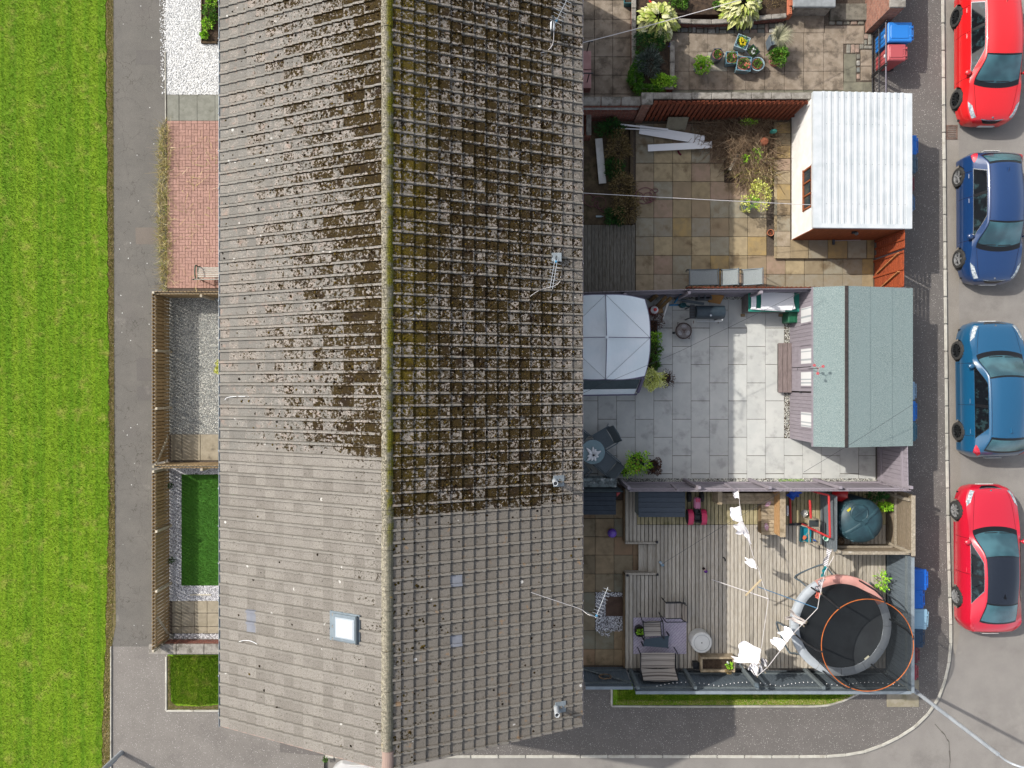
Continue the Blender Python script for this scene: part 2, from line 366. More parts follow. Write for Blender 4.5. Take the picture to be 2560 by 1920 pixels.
pav = structure('pavement', [(560, -2200), (2352, -2200)]+[(x-3, y-2) for x, y in KL]+[(812, 2600), (560, 2600)], 0, M['pave'], .14)
structure('footpath', [(262, -2200), (700, -2200), (700, 1880), (810, 1890), (810, 3600), (262, 3600)], .004, M['newtar'])
op = structure('old_footpath', [(270, -2200), (560, -2200), (560, 1616), (270, 1616)], .008, M['oldtar'])
for nm, poly, mm in (('tarmac_patch', [(341, 125), (412, 126), (410, 183), (397, 184), (390, 163), (340, 161)], 'patch'), ('tarmac_patch', [(339, 569), (412, 568), (410, 610), (340, 611)], 'patchb'),
                     ('tarmac_patch', [(341, 895), (400, 894), (400, 951), (343, 952)], 'patch'), ('tarmac_patch', [(343, 966), (400, 966), (400, 1001), (344, 1001)], 'patch')):
    MB().sheet([P(*q) for q in poly], .012).build(nm, M[mm], op)
LE = [(float(np.interp(y_, [-140, 300, 500, 900, 1250, 1650, 2060], [268, 269, 272, 275, 277, 265, 252]))+rg.uniform(-3.2, 2.2), y_) for y_ in range(-140, 2061, 14)]
lawn = structure('lawn', [(-2500, -2500), (268, -2500)]+[(a-2, c) for a, c in LE]+[(250, 3600), (-2500, 3600)], .03, M['lawn'], .06)
blades('grass', [(-260, -140)]+LE+[(-260, 2060)], 330000, .045, .007, M['blade'], .025, 3, lawn)
structure('verge_edge', [(260, -1400), (284, -1400), (284, 300), (287, 1200), (290, 1560), (276, 1640), (277, 1920), (270, 2500), (240, 2500), (255, 1700), (268, 1250)], .014, M['edge'])
blades('verge_weeds', [(266, -100), (281, -100), (284, 800), (288, 1300), (280, 1620), (274, 1920), (256, 1920), (268, 1500), (273, 900)], 9000, .04, .008, M['drygrass'], .012, 9, label='dry grass and weeds along the lawn edge of the path', category=None) if 0 else None
o = blades('verge_weeds', [(268, -100), (281, -100), (284, 800), (288, 1300), (280, 1620), (274, 1920), (256, 1920), (268, 1500), (273, 900)], 17000, .05, .008, M['drygrass'], .012, 9)
tag(o, 'strip of dry grass and weeds between the lawn and the path', 'weeds')
mb = MB(); pbox(mb, 275, 1616, 278, 2400, -.02, .05, .008); mb.build('path_edging', M['kerb'], kind='structure')
# kerb stones
kr = tag(bpy.data.objects.new('kerb', None), kind='structure'); CO.objects.link(kr)
pts = [Vector((*P(*q), 0)) for q in KL]; seg = []; acc = [0]
for i in range(len(pts)-1): acc.append(acc[-1]+(pts[i+1]-pts[i]).length)
def along(d):
    for i in range(len(pts)-1):
        if d <= acc[i+1]: return pts[i].lerp(pts[i+1], (d-acc[i])/(acc[i+1]-acc[i]))
    return pts[-1]
d = 0
while d < acc[-1]-.3:
    curved = 17 < d < 32
    L = .9 if not (acc[6] < d < acc[17]) else .62
    a, c = along(d), along(d+L); u = c-a
    piece(kr, 'kerb_stone', (round(u.length+(.0 if L < .9 else -.022), 2), .115, .22), ((a+c)/2)+Vector((0, 0, -.1+rg.uniform(-.003, .003))), M['kerb'], math.atan2(u.y, u.x), .018)
    d += L
# low white edgings round the two grass plots
ed = tag(bpy.data.objects.new('plot_edging', None), kind='structure'); CO.objects.link(ed)
def edging(pl, w=.06):
    for i in range(len(pl)-1):
        a, c = Vector((*P(*pl[i]), 0)), Vector((*P(*pl[i+1]), 0)); n = max(1, round((c-a).length/.92))
        for k in range(n):
            p, q = a.lerp(c, k/n), a.lerp(c, (k+1)/n); piece(ed, 'edging_stone', (round((q-p).length-.006, 2), w, .16), (p+q)/2+Vector((0, 0, -.02)), M['kerb'], math.atan2((q-p).y, (q-p).x), .012)
edging([(417, 1640), (417, 1776), (556, 1776)]); edging([(1529, 1716), (1529, 1764), (1700, 1765), (2035, 1765)]); edging([(2035, 1765), (2070, 1762), (2105, 1752), (2135, 1738), (2162, 1724)])
edging([(415, 130), (416, 300)], .04)
pl1 = [(420, 1636), (560, 1636), (560, 1773), (420, 1773)]
g = structure('front_grass_plot', pl1, .02, M['lawn'], .03); blades('grass', [(424, 1640), (560, 1640), (560, 1755), (500, 1763), (432, 1757), (424, 1700)], 22000, .04, .007, M['blade'], .018, 31, g)
stones('soil_margin', [(421, 1640), (426, 1640), (428, 1752), (440, 1764), (500, 1766), (560, 1760), (560, 1772), (421, 1772)], 1500, .02, M['edge'], .022, 35, g)
pl2 = [(1532, 1700), (2170, 1700), (2155, 1728), (2125, 1742), (2100, 1752), (2060, 1761), (1532, 1762)]
g = structure('side_grass_plot', pl2, .02, M['lawn'], .03); blades('grass', [(1540, 1700), (2165, 1700), (2120, 1735), (2070, 1748), (1545, 1752)], 36000, .04, .007, M['blade'], .018, 33, g)
blades('dry_grass', [(1540, 1748), (2070, 1748), (2140, 1732), (2100, 1752), (2060, 1760), (1540, 1760)], 5000, .04, .006, M['drygrass'], .02, 34, g)
# ============================================================ FRONT GARDENS (left)
M['gravelw'] = mat('white_gravel', '#f4f4f2', isl=['#d6d6d4', '#f8f8f6', '#ffffff'], rough=.85, gain=1.15)
M['gravelg'] = mat('grey_gravel', '#c4c4bd', isl=['#7d8488', '#c4c4bb', '#f4f1e6'], rough=.85, gain=1.2)
M['gravelm'] = mat('mixed_white_gravel', '#d6d6da', isl=['#7f7d82', '#d6d4d7', '#ffffff'], rough=.85, gain=1.3)
M['gbase'] = mat('gravel_bed', '#a5a49f', '#777672', ns=40, rough=1)
M['gbasew'] = mat('white_gravel_bed', '#f2f2f0', '#dededb', ns=40, rough=1, gain=1.1)
M['flag'] = mat('grey_paving_flag', '#95958a', '#85857a', ns=5, rough=.9, bump=.2, bs=90, rnd=.06, stain=('#6b6a5c', 4, .55, .75))
M['flagbuff'] = mat('buff_paving_flag', '#b9ae98', '#a79c86', ns=5, rough=.9, bump=.2, bs=90, rnd=.08, stain=('#6f675a', 4, .55, .75))
M['paver'] = mat('red_block_paver', '#bd9588', '#b08a7c', ns=9, rough=.9, bump=.25, bs=120, rnd=.1, stain=('#8a6a5a', 3, .62, .8))
M['joint'] = mat('dark_sandy_joint', '#6f6357', '#5a5046', ns=20, rough=1)
M['turf'] = mat('artificial_turf', '#4a8a22', '#427c1e', ns=3, rough=.8)
M['turfb'] = mat('artificial_turf_blade', '#3d8a1c', isl=['#3a6c12', '#558e26', '#74a640'], rough=.6)
g1 = structure('white_gravel_garden', [(408, -1000), (700, -1000), (700, 237), (417, 237)], .018, M['gbasew'])
stones('gravel', [(409, -120), (560, -120), (560, 236), (418, 236), (413, 120)], 9500, .02, M['gravelw'], .022, 41, g1)
o = stones('spilled_gravel', [(398, -60), (412, -60), (414, 236), (404, 236)], 260, .02, M['gravelw'], .01, 42); tag(o, 'white pebbles spilled onto the old path edge', 'pebbles')
bd = thing('flower_bed', 'brown-edged flower bed with leafy weeds in the white gravel', 'flower bed', P3(522, 40, 0))
mb = MB(); pbox(mb, 502, -200, 505, 107, 0, .12, .004); mb.build('edging_board', M['stem'], bd)
mb = MB(); pbox(mb, 505.5, 103, 541, 107, 0, .12, .004); mb.build('edging_board', M['stem'], bd)
mb = MB(); pbox(mb, 505.5, -200, 545, 102.5, 0, .08, .004); mb.build('soil', M['soil'], bd)
for i, (x, y, r) in enumerate(((518, 60, .17), (524, 30, .2), (530, 5, .16), (512, 88, .1), (520, -20, .2), (533, 45, .12))):
    foliage('foliage', bd, P3(x, y, .14), (r, r*1.1, .12), 260, .07, M['leafbright' if i in (0, 2, 3) else 'leaf'], 60+i)
g2 = structure('front_flagstones', [(416, 237), (700, 237), (700, 302), (416, 302)], .014, M['joint'])
slabs(g2, [417, 448, 493, 538, 580], [237, 302], .04, .05, M['flag'])
g3 = structure('brick_paved_garden', [(416, 302), (700, 302), (700, 740), (416, 740)], .014, M['joint'])
MBk = (.098, .198)
cnt = 0; rest = MB(); x0, y0 = P(419, 303); x1, y1 = P(556, 724)
bx = lambda cx, cy, sx, sy: (piece(g3, 'brick', (sx-.006, sy-.006, .06), (cx, cy, .012+rg.uniform(-.002, .002)), M['paver'], 0, .005) if cnt < 300 else rest.box((cx, cy, .012), (sx-.006, sy-.006, .06), b=.005))
yy = y0; 
for k in range(9): bx(x0+.1+k*.2, y0-.05, .2, .1); cnt += 1
for k in range(int((y0-y1-.1)/.1)): bx(x0+.05, y0-.15-k*.1, .1, .1) if k % 2 == 0 and 0 else (bx(x0+.1, y0-.15-k*.1, .2, .1)); cnt += 1
nx = 9; ny = int((y0-.1-y1)/.2)
for j in range(ny):
    for i in range(8):
        cx = x0+.2+.1+i*.2; cy = y0-.2-j*.2
        if cx > x1+.25: continue
        if (i+j) % 2:
            for q in (-.05, .05): bx(cx+q, cy, .1, .2); cnt += 1
        else:
            for q in (-.05, .05): bx(cx, cy+q, .2, .1); cnt += 1
if rest.v: rest.build('bricks', M['paver'], g3, kind='stuff')
o = blades('dry_grass', [(398, 330), (414, 300), (428, 330), (424, 500), (430, 640), (424, 724), (404, 724), (400, 640), (394, 560), (396, 440)], 2600, .2, .006, M['drygrass'], .01, 51, lean=1.3)
tag(o, 'pale dry grass growing along the edge of the brick paving', 'dry grass')
o = blades('dry_grass', [(424, 330), (550, 340), (550, 560), (520, 724), (430, 720)], 170, .22, .005, M['drygrass'], .045, 52, lean=2.2)
tag(o, 'thin dry grass stalks lying over the red brick paving', 'dry grass')
g4 = structure('grey_gravel_garden', [(420, 738), (700, 738), (700, 1086), (420, 1086)], .012, M['gbase'])
stones('gravel', [(424, 740), (562, 740), (562, 1084), (424, 1084)], 16000, .014, M['gravelg'], .014, 43, g4)
g5 = structure('gate_flagstones', [(420, 1086), (700, 1086), (700, 1160), (420, 1160)], .012, M['joint'])
slabs(g5, [427, 455, 501, 546, 592], [1086, 1151], .035, .05, M['flagbuff'])
g6 = structure('pebble_garden', [(422, 1162), (700, 1162), (700, 1602), (422, 1602)], .012, M['gbase'])
stones('gravel', [(424, 1166), (562, 1166), (562, 1186), (455, 1186), (455, 1464), (562, 1464), (562, 1502), (424, 1502)], 9000, .017, M['gravelm'], .014, 44, g6)
stones('gravel', [(436, 1584), (562, 1584), (562, 1596), (436, 1596)], 900, .017, M['gravelm'], .014, 45, g6)
tf = structure('artificial_lawn', [(455, 1186), (700, 1186), (700, 1463), (455, 1463)], .03, M['turf'], .03)
blades('turf_pile', [(455, 1186), (562, 1186), (562, 1463), (455, 1463)], 42000, .03, .004, M['turfb'], .028, 46, tf, lean=.8)
g7 = structure('front_paving', [(422, 1502), (700, 1502), (700, 1584), (422, 1584)], .016, M['joint'])
slabs(g7, [430, 453, 486, 518, 551, 584], [1502, 1533, 1567, 1584], .04, .05, M['flagbuff'])
mb = MB(); pbox(mb, 474, 1486, 528, 1489, .03, .06); mb.build('timber_batten', mat('pale_batten', '#e6ddc8', rough=.8), None, label='pale wooden batten lying on the white pebbles', cat='batten')
def shrub(name, label, cat, px, py, r, h, m, n=500, leaf=.06, z=0, seed=1, group=None, stems=3, shell=.35, pot=None, **kw):
    t = thing(name, label, cat, P3(px, py, 0), group); t.location.z = z; x, y = P(px, py, z+h*.6)
    t.location.x, t.location.y = x, y
    rx, ry = r if isinstance(r, tuple) else (r, r)
    foliage('foliage', t, (x, y, z+h*.58), (rx, ry, h*.45), n, leaf, m, seed, shell=shell, **kw)
    mb = MB(); q = random.Random(seed)
    for k in range(stems):
        a = q.uniform(0, 6.3); mb.tube([(x+q.uniform(-.02, .02), y+q.uniform(-.02, .02), z), (x+rx*.25*math.cos(a), y+ry*.25*math.sin(a), z+h*.35), (x+rx*.5*math.cos(a), y+ry*.5*math.sin(a), z+h*.75)], [.014, .01, .004], 5)
    mb.build('stem', M['stem'], t); return t
shrub('shrub', 'yellow-green shrub growing against the house wall by grey gravel', 'shrub', 556, 922, (.2, .28), .8, M['leafyellow'], 500, .07, 0, 71)
shrub('small_plant', 'small green plant at the foot of the lower front fence', 'plant', 426, 1214, .06, .15, M['leafdark'], 60, .06, 0, 72)
shrub('small_plant', 'small green plant beside the pebbles near the gate paving', 'plant', 429, 1400, .08, .18, M['leafdark'], 80, .06, 0, 73)
# front fences: two rows of pickets on rails
M['picket'] = mat('weathered_fence_timber', '#c2a880', '#a88e68', ns=6, rough=.9, st=(6, 6, 1.2), rnd=.16, stain=('#cfc3ad', 4, .6, .75))
M['pickettop'] = mat('pale_fence_timber', '#d6cdbb', '#b8ad97', ns=6, rough=.9, rnd=.12)
def picket_fence(label, y0px, y1px, h, side):
    t = thing('picket_fence', label, 'fence', P3(421, (y0px+y1px)/2, 0), 'picket fences along the front path')
    xb = P(421, 0)[0]; a = P(0, y0px)[1]; c = P(0, y1px)[1]
    n = int((a-c)/.115)
    for k in range(n):
        y = a-.06-k*.115
        piece(t, 'picket', (.018, .085, h-.05), (xb-.045, y, .04+(h-.05)/2), M['picket'], 0, .004)
        if k < n-1: piece(t, 'picket', (.018, .085, h-.05), (xb+.045, y-.057, .04+(h-.05)/2), M['picket'], 0, .004)
    for z in (.22, h-.16): piece(t, 'rail', (.05, a-c, .07), (xb, (a+c)/2, z), M['pickettop'], 0, .005)
    m_ = max(2, round((a-c)/1.75))
    for k in range(m_+1): piece(t, 'post', (.075, .075, h+.02), (xb+.1 if 0 < k < m_ else xb, a-(a-c)*k/m_, (h+.02)/2), M['pickettop'], 0, .006)
    return t, xb, a, c
HF = .98
t1, xb, ya, yc = picket_fence('longer slatted timber fence beside grey gravel, with returns to the house', 741, 1158, HF, 1)
def ret(t, y, zt, both=True):
    n = int((P(742, 0)[0]-xb)/.115)
    for k in range(n):
        piece(t, 'picket', (.085, .018, zt-.05), (xb+.07+k*.115, y+.03, .04+(zt-.05)/2), M['picket'], 0, .004)
        if both: piece(t, 'picket', (.085, .018, zt-.05), (xb+.127+k*.115, y-.045, .04+(zt-.05)/2), M['picket'], 0, .004)
    for z in (.2, zt-.14): piece(t, 'rail', (n*.115, .045, .07), (xb+n*.0575, y-.008, z), M['pickettop'], 0, .005)
    piece(t, 'post', (.08, .08, zt), (xb+1.5, y-.1, zt/2), M['pickettop'], 0, .006)
ret(t1, ya, HF); ret(t1, yc, .95)
mb = MB(); mb.bar((xb+.06, P(0, 1090)[1], .15), (xb+.06, P(0, 1150)[1], HF-.1), .04, .07); mb.build('gate_brace', M['pickettop'], t1)
t2, _, _, _ = picket_fence('shorter slatted timber fence beside the artificial lawn, ending at a wall', 1170, 1600, HF, 1)
mb = MB(); mb.bar((xb+.06, P(0, 1520)[1], HF-.1), (xb+.06, P(0, 1580)[1], .15), .04, .07); mb.build('gate_brace', M['pickettop'], t2)
def m_brick(name, c1, c2, sc=9, axis='x'):
    b = NB(name); n = b.new('TexBrick'); n.offset = .5
    x, y, z = b.xyz(); cm = b.new('CombineXYZ'); b.lk(b.math('ADD', x, y), cm.inputs[0]); b.lk(z, cm.inputs[1])
    b.lk(cm.outputs[0], n.inputs['Vector']); n.inputs['Scale'].default_value = 1; n.inputs['Brick Width'].default_value = .225; n.inputs['Row Height'].default_value = .075
    n.inputs['Mortar Size'].default_value = .006; n.inputs['Color1'].default_value = C(c1); n.inputs['Color2'].default_value = C(c2); n.inputs['Mortar'].default_value = C('#a59c92')
    b.bump(n.outputs['Fac'], -.5, .01); c = b.mix(b.mr(b.noise(9, 4), .4, .7), n.outputs['Color'], b.mix(.5, n.outputs['Color'], C('#5a4a44')))
    return b.fin(c, .9, .2)
M['brick'] = m_brick('red_brickwork', '#a8604e', '#8e4c3f'); M['brickl'] = m_brick('buff_red_brickwork', '#b8806c', '#a06a58')
w = thing('garden_wall', 'low brick wall with thick concrete coping between fence and grass plot', 'wall', P3(470, 1606, 0))
mb = MB(); a = P(396, 0)[0]; c = P(742, 0)[0]; yt = P(0, 1597)[1]; mb.box(((a+c)/2, yt-.13, .25), (c-a, .22, .5)); mb.build('brickwork', M['brick'], w)
for k in range(4): piece(w, 'coping_stone', (.88, .32, .09), (a+.42+k*.89, yt-.13, .545), M['concrete'], 0, .012)
# bench by the house
M['benchwood'] = mat('silvered_bench_timber', '#d3cdc2', '#b5aca0', ns=7, st=(1.5, 9, 9), rough=.9, rnd=.12)
M['bgreen'] = mat('dark_green_cast_iron', '#3f5a4a', rough=.6)
t = thing('garden_bench', 'weathered slatted bench with green iron end on brick paving', 'bench', P3(545, 700, 0))
bx0 = P(507, 0)[0]; by = P(0, 700)[1]
for k in range(5): piece(t, 'seat_slat', (1.15, .055, .025), (bx0+.6, by+.05+k*.068, .43), M['benchwood'], 0, .005)
for k in range(3): piece(t, 'back_slat', (1.15, .022, .07), (bx0+.6, by-.05-.02*k, .52+k*.1), M['benchwood'], 0, .005)
for sx in (.03, 1.17):
    mb = MB(); mb.tube(smoothpts([(bx0+sx, by+.36, 0), (bx0+sx, by+.36, .42), (bx0+sx, by, .42), (bx0+sx, by-.1, .8)], 4), .022, 6); mb.tube(smoothpts([(bx0+sx, by-.04, 0), (bx0+sx, by, .42)], 3), .022, 6)
    mb.tube(smoothpts([(bx0+sx, by-.06, .62), (bx0+sx, by+.2, .66), (bx0+sx, by+.38, .6), (bx0+sx, by+.36, .42)], 4), .02, 6); mb.build('end_frame', M['bgreen'], t, smooth=True)
# ============================================================ THE TERRACE
HE, HR = 5.4, 7.47
kE = 1-HE/H; XL = (555-1280)/PX*kE; XR = (1453-1280)/PX*kE; XC = (XL+XR)/2; YB = -(1814-960)/PX*kE; YT = 13.2
SL = (HR-HE)/((XR-XL)/2); TH = math.atan(SL); SLEN = (XR-XL)/2/math.cos(TH)
def rz(x): return HR-abs(x-XC)*SL
def RP(px, py, off=0):
    z = 6.5
    for _ in range(20): x, y = P(px, py, z+off); z = rz(x)
    return Vector((x, y, z+off))
hs = thing('terraced_house', 'long two-storey terrace with mossy grey tiled pitched roof', 'house', (XC, (YB+YT)/2, 0))
M['render'] = mat('roughcast_wall', '#cfc8bb', '#c0b8aa', ns=5, rough=.95, bump=.5, bs=90)
mb = MB(); wx0, wx1, wy0, wy1 = XL+.3, XR-.3, YB+.12, YT-.1
mb.add([(wx0, wy0, 0), (wx1, wy0, 0), (wx1, wy1, 0), (wx0, wy1, 0), (wx0, wy0, rz(wx0)-.16), (wx1, wy0, rz(wx1)-.16), (wx1, wy1, rz(wx1)-.16), (wx0, wy1, rz(wx0)-.16), (XC, wy0, HR-.16), (XC, wy1, HR-.16)],
       [(0, 1, 5, 8, 4), (1, 2, 6, 5), (2, 3, 7, 9, 6), (3, 0, 4, 7), (4, 8, 9, 7), (8, 5, 6, 9)]); mb.build('wall', M['render'], hs)
M['frame'] = mat('white_window_frame', '#f0f0f0', rough=.4); M['pane'] = mat('house_window_glass', '#33424a', rough=.08, spec=.7)
for sd, wx in ((-1, wx0), (1, wx1)):
    for k in range(6):
        for z in (1.0, 3.4):
            y = wy0+1.4+k*2.9; fo = piece(hs, 'window', (.07, 1.25, 1.15), (wx+sd*.02, y, z+.6), M['frame'], 0, .01)
            for q in (-.3, .3): piece(fo, 'pane', (.02, .5, .98), (wx+sd*.055, y+q, z+.6), M['pane'], 0, .003)
def m_roof():
    b = NB('mossy_concrete_tile'); x, y, z = b.xyz(); W = .28
    left = b.math('LESS_THAN', x, XC); dr = b.math('ABSOLUTE', b.math('SUBTRACT', x, XC))
    fy = b.math('FRACT', b.math('DIVIDE', b.math('SUBTRACT', y, YB), W))
    roll = b.math('ADD', b.math('MULTIPLY', left, b.math('GREATER_THAN', fy, .77)), b.math('MULTIPLY', b.math('SUBTRACT', 1., left), b.math('LESS_THAN', fy, .23)))
    cc = b.new('CombineXYZ'); b.lk(b.math('FLOOR', b.math('DIVIDE', b.math('SUBTRACT', y, YB), W)), cc.inputs[0]); b.lk(b.math('FLOOR', b.math('DIVIDE', b.math('SUBTRACT', dr, .01), SLEN/17*math.cos(TH))), cc.inputs[1]); b.lk(left, cc.inputs[2])
    wn = b.new('TexWhiteNoise', noise_dimensions='3D'); b.lk(cc.outputs[0], wn.inputs['Vector']); wr, wc = wn.outputs
    ylim = b.math('ADD', b.math('MULTIPLY', left, P(0, 1128, 6.2)[1]), b.math('MULTIPLY', b.math('SUBTRACT', 1., left), P(0, 1268, 6.2)[1]))
    jl = b.math('MULTIPLY', b.math('SUBTRACT', b.noise(1.2, 2), .5), .7)
    up = b.mr(b.math('SUBTRACT', b.math('ADD', y, jl), ylim), -.12, .12)             # 1 on the old mossy part
    cl = b.ramp(wr, [(0, C('#94918b')), (.5, C('#a4a19a')), (1, C('#aba298'))]); clo = b.ramp(wr, [(0, C('#9d978f')), (.45, C('#aea8a0')), (.8, C('#b6b0a7')), (1, C('#a39d95'))])
    base = b.mix(up, clo, cl)
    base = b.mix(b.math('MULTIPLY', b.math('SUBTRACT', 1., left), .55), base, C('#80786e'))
    base = b.mix(b.mr(b.noise(46, 3, .85), .42, .62, 0., .6), base, C('#6f685f'))
    base = b.mix(b.math('MULTIPLY', b.mr(b.noise(5, 4), .55, .75), b.math('MULTIPLY', up, .5)), base, C('#c9a998'))
    base = b.mix(b.math('MULTIPLY', roll, .3), base, C('#aca89e'))
    speck = b.math('MULTIPLY', b.math('LESS_THAN', b.voro(9), .2), b.math('GREATER_THAN', b.noise(40, 3), .5)); base = b.mix(b.math('MULTIPLY', speck, .6), base, C('#5d564c'))
    lich = b.math('MULTIPLY', b.math('LESS_THAN', b.voro(2.6), .1), b.math('GREATER_THAN', b.voro(2.6, out='Color'), .0)); lm = b.math('MULTIPLY', lich, b.math('GREATER_THAN', b.noise(1.7, 2), .54)); base = b.mix(b.math('MULTIPLY', lm, .9), base, C('#f2efe8'))
    rust = b.math('MULTIPLY', b.mr(b.noise(4.5, 5), .62, .72), b.math('MULTIPLY', b.math('SUBTRACT', 1., up), b.math('SUBTRACT', 1., left))); base = b.mix(b.math('MULTIPLY', rust, .5), base, C('#b98a52'))
    # moss: denser towards the ridge, absent from rolls and from the renewed end
    dl = b.mr(dr, .2, 4.3, .605, .35, False); dR = b.mr(dr, 3.4, 4.5, .575, .455)
    th = b.math('ADD', b.math('MULTIPLY', left, dl), b.math('MULTIPLY', b.math('SUBTRACT', 1., left), dR))
    low = b.mr(dr, .1, 2.2, .40, .27, False)
    th = b.math('ADD', b.math('MULTIPLY', up, th), b.math('MULTIPLY', b.math('SUBTRACT', 1., up), low))
    th = b.math('ADD', th, b.math('MULTIPLY', b.math('SUBTRACT', wr, .5), .15))
    th = b.math('SUBTRACT', th, b.math('MULTIPLY', roll, .105))
    jm = b.math('MULTIPLY', b.mr(b.math('ABSOLUTE', b.math('SUBTRACT', fy, b.math('MULTIPLY_ADD', left, .49, .24))), .0, .05, 1., 0.), .1); th = b.math('ADD', th, jm)
    nn = b.noise(14, 4, .78); mo = b.mr(b.math('SUBTRACT', th, nn), -.015, .03)
    hue = b.ramp(b.noise(75, 3, .85), [(.36, C('#171109')), (.5, C('#352a15')), (.68, C('#75602e'))]); hue = b.mix(b.mr(b.noise(2.2, 3), .5, .7), hue, C('#33271a'))
    yel = b.math('MULTIPLY', b.math('MULTIPLY', b.math('SUBTRACT', 1., left), b.mr(dr, .25, 1.3, 1., 0.)), b.math('MULTIPLY', b.mr(b.noise(3, 4), .3, .6), b.mr(y, -3., 1., .3, 1.)))
    hue = b.mix(b.math('MULTIPLY', yel, .75), hue, b.mix(b.mr(b.noise(50, 3), .35, .65), C('#4a3f10'), C('#8a781e')))
    base = b.mix(.14, base, C('#4f4b45')); df = b.math('SUBTRACT', th, nn); lc = b.math('MULTIPLY', b.mr(df, -.1, -.03), b.math('MULTIPLY', b.mr(b.noise(6, 3, .7), .42, .58), b.math('MULTIPLY', up, .75))); base = b.mix(lc, base, b.mix(b.mr(b.noise(30, 2), .4, .6), C('#d6c6bb'), C('#c2bcb4')))
    col = b.mix(mo, base, hue)
    b.bump(b.math('ADD', b.math('MULTIPLY', b.noise(70, 2, .7), .5), b.math('MULTIPLY', mo, b.math('MULTIPLY_ADD', b.noise(45, 2, .7), 1.6, .7))), .55, .022)
    return b.fin(col, .95, .15)
M['tile'] = m_roof(); M['slate'] = mat('new_blue_grey_tile', '#8f929b', '#858891', ns=5, rough=.6)
GA = SLEN/17; W = .28; TL = GA+.05
prof = [(0, -.012), (.008, 0), (.192, 0), (.198, -.018), (.206, .036), (.262, .036), (.27, -.02), (.279, -.02)]
def tilev():
    v = []
    for xx, lift in ((0, .056), (TL, .014)):
        for t_, hgt in prof: v.append((xx, t_, lift+hgt))
    n = len(prof)
    for t_, hgt in prof: v.append((0, t_, -.004))
    f = [(i, i+n, i+1+n, i+1) for i in range(n-1)]+[(2*n+i, i, i+1, 2*n+i+1) for i in range(n-1)]
    f = [q[::-1] for q in f]
    return np.array(v), np.array(f)
tv, tf_ = tilev(); tme = mkmesh('tile', [tuple(q) for q in tv], [tuple(int(i) for i in q) for q in tf_], M['tile'])
ncol = int((YT-YB)/W); tiles = []
c_, s_ = math.cos(TH), math.sin(TH); rr_ = random.Random(8)
SP = {}
def tkey(px, py, side):
    p = RP(px, py); j = int((p.y-YB)/W); i = int(((p.x-XL) if side < 0 else (XR-p.x))/c_/GA); return (side, i, j)
for q in ((631, 1534, -1), (631, 1566, -1), (1126, 1455, 1), (1126, 1608, 1)): SP[tkey(*q)] = 1
SKY = RP(866, 1567)
for side in (-1, 1):
    for i in range(17):
        for j in range(ncol):
            if side < 0: M3 = Matrix(((c_, 0, -s_), (0, 1, 0), (s_, 0, c_))); o3 = Vector((XL+i*GA*c_, YB+j*W, HE+i*GA*s_))
            else: M3 = Matrix(((-c_, 0, s_), (0, -1, 0), (s_, 0, c_))); o3 = Vector((XR-i*GA*c_, YB+(j+1)*W, HE+i*GA*s_))
            o3 = o3+M3 @ Vector((rr_.uniform(-.006, .006), rr_.uniform(-.002, .002), rr_.uniform(0, .004)))
            M4 = Matrix.Translation(o3) @ (M3 @ Matrix.Rotation(rr_.uniform(-.006, .006), 3, 'Z')).to_4x4()
            ctr = M4 @ Vector((.15, .14, 0)); tiles.append(((ctr-Vector((0, 0, H))).length, M4, (side, i, j)))
tiles.sort(key=lambda q: q[0]); L0 = hs.location; npart = 0; allv = []
for dist, M4, key in tiles:
    if key in SP:
        me = tme.copy(); me.materials[0] = M['slate']; oo = ob('tile', me, hs); oo.matrix_local = Matrix.Translation(-L0+Vector((0, 0, .004))) @ M4; continue
    if npart < 296: oo = ob('tile', tme, hs); oo.matrix_local = Matrix.Translation(-L0) @ M4; npart += 1
    else: m_ = np.array(M4); allv.append(tv @ m_[:3, :3].T+m_[:3, 3]-np.array(L0))
nt_ = len(allv); V = np.concatenate(allv); F = (tf_[None]+(np.arange(nt_)*len(tv))[:, None, None]).reshape(-1, 4)
tag(ob('roof_tiles', mkmesh('roof_tiles', V, F, M['tile']), hs), kind='stuff')
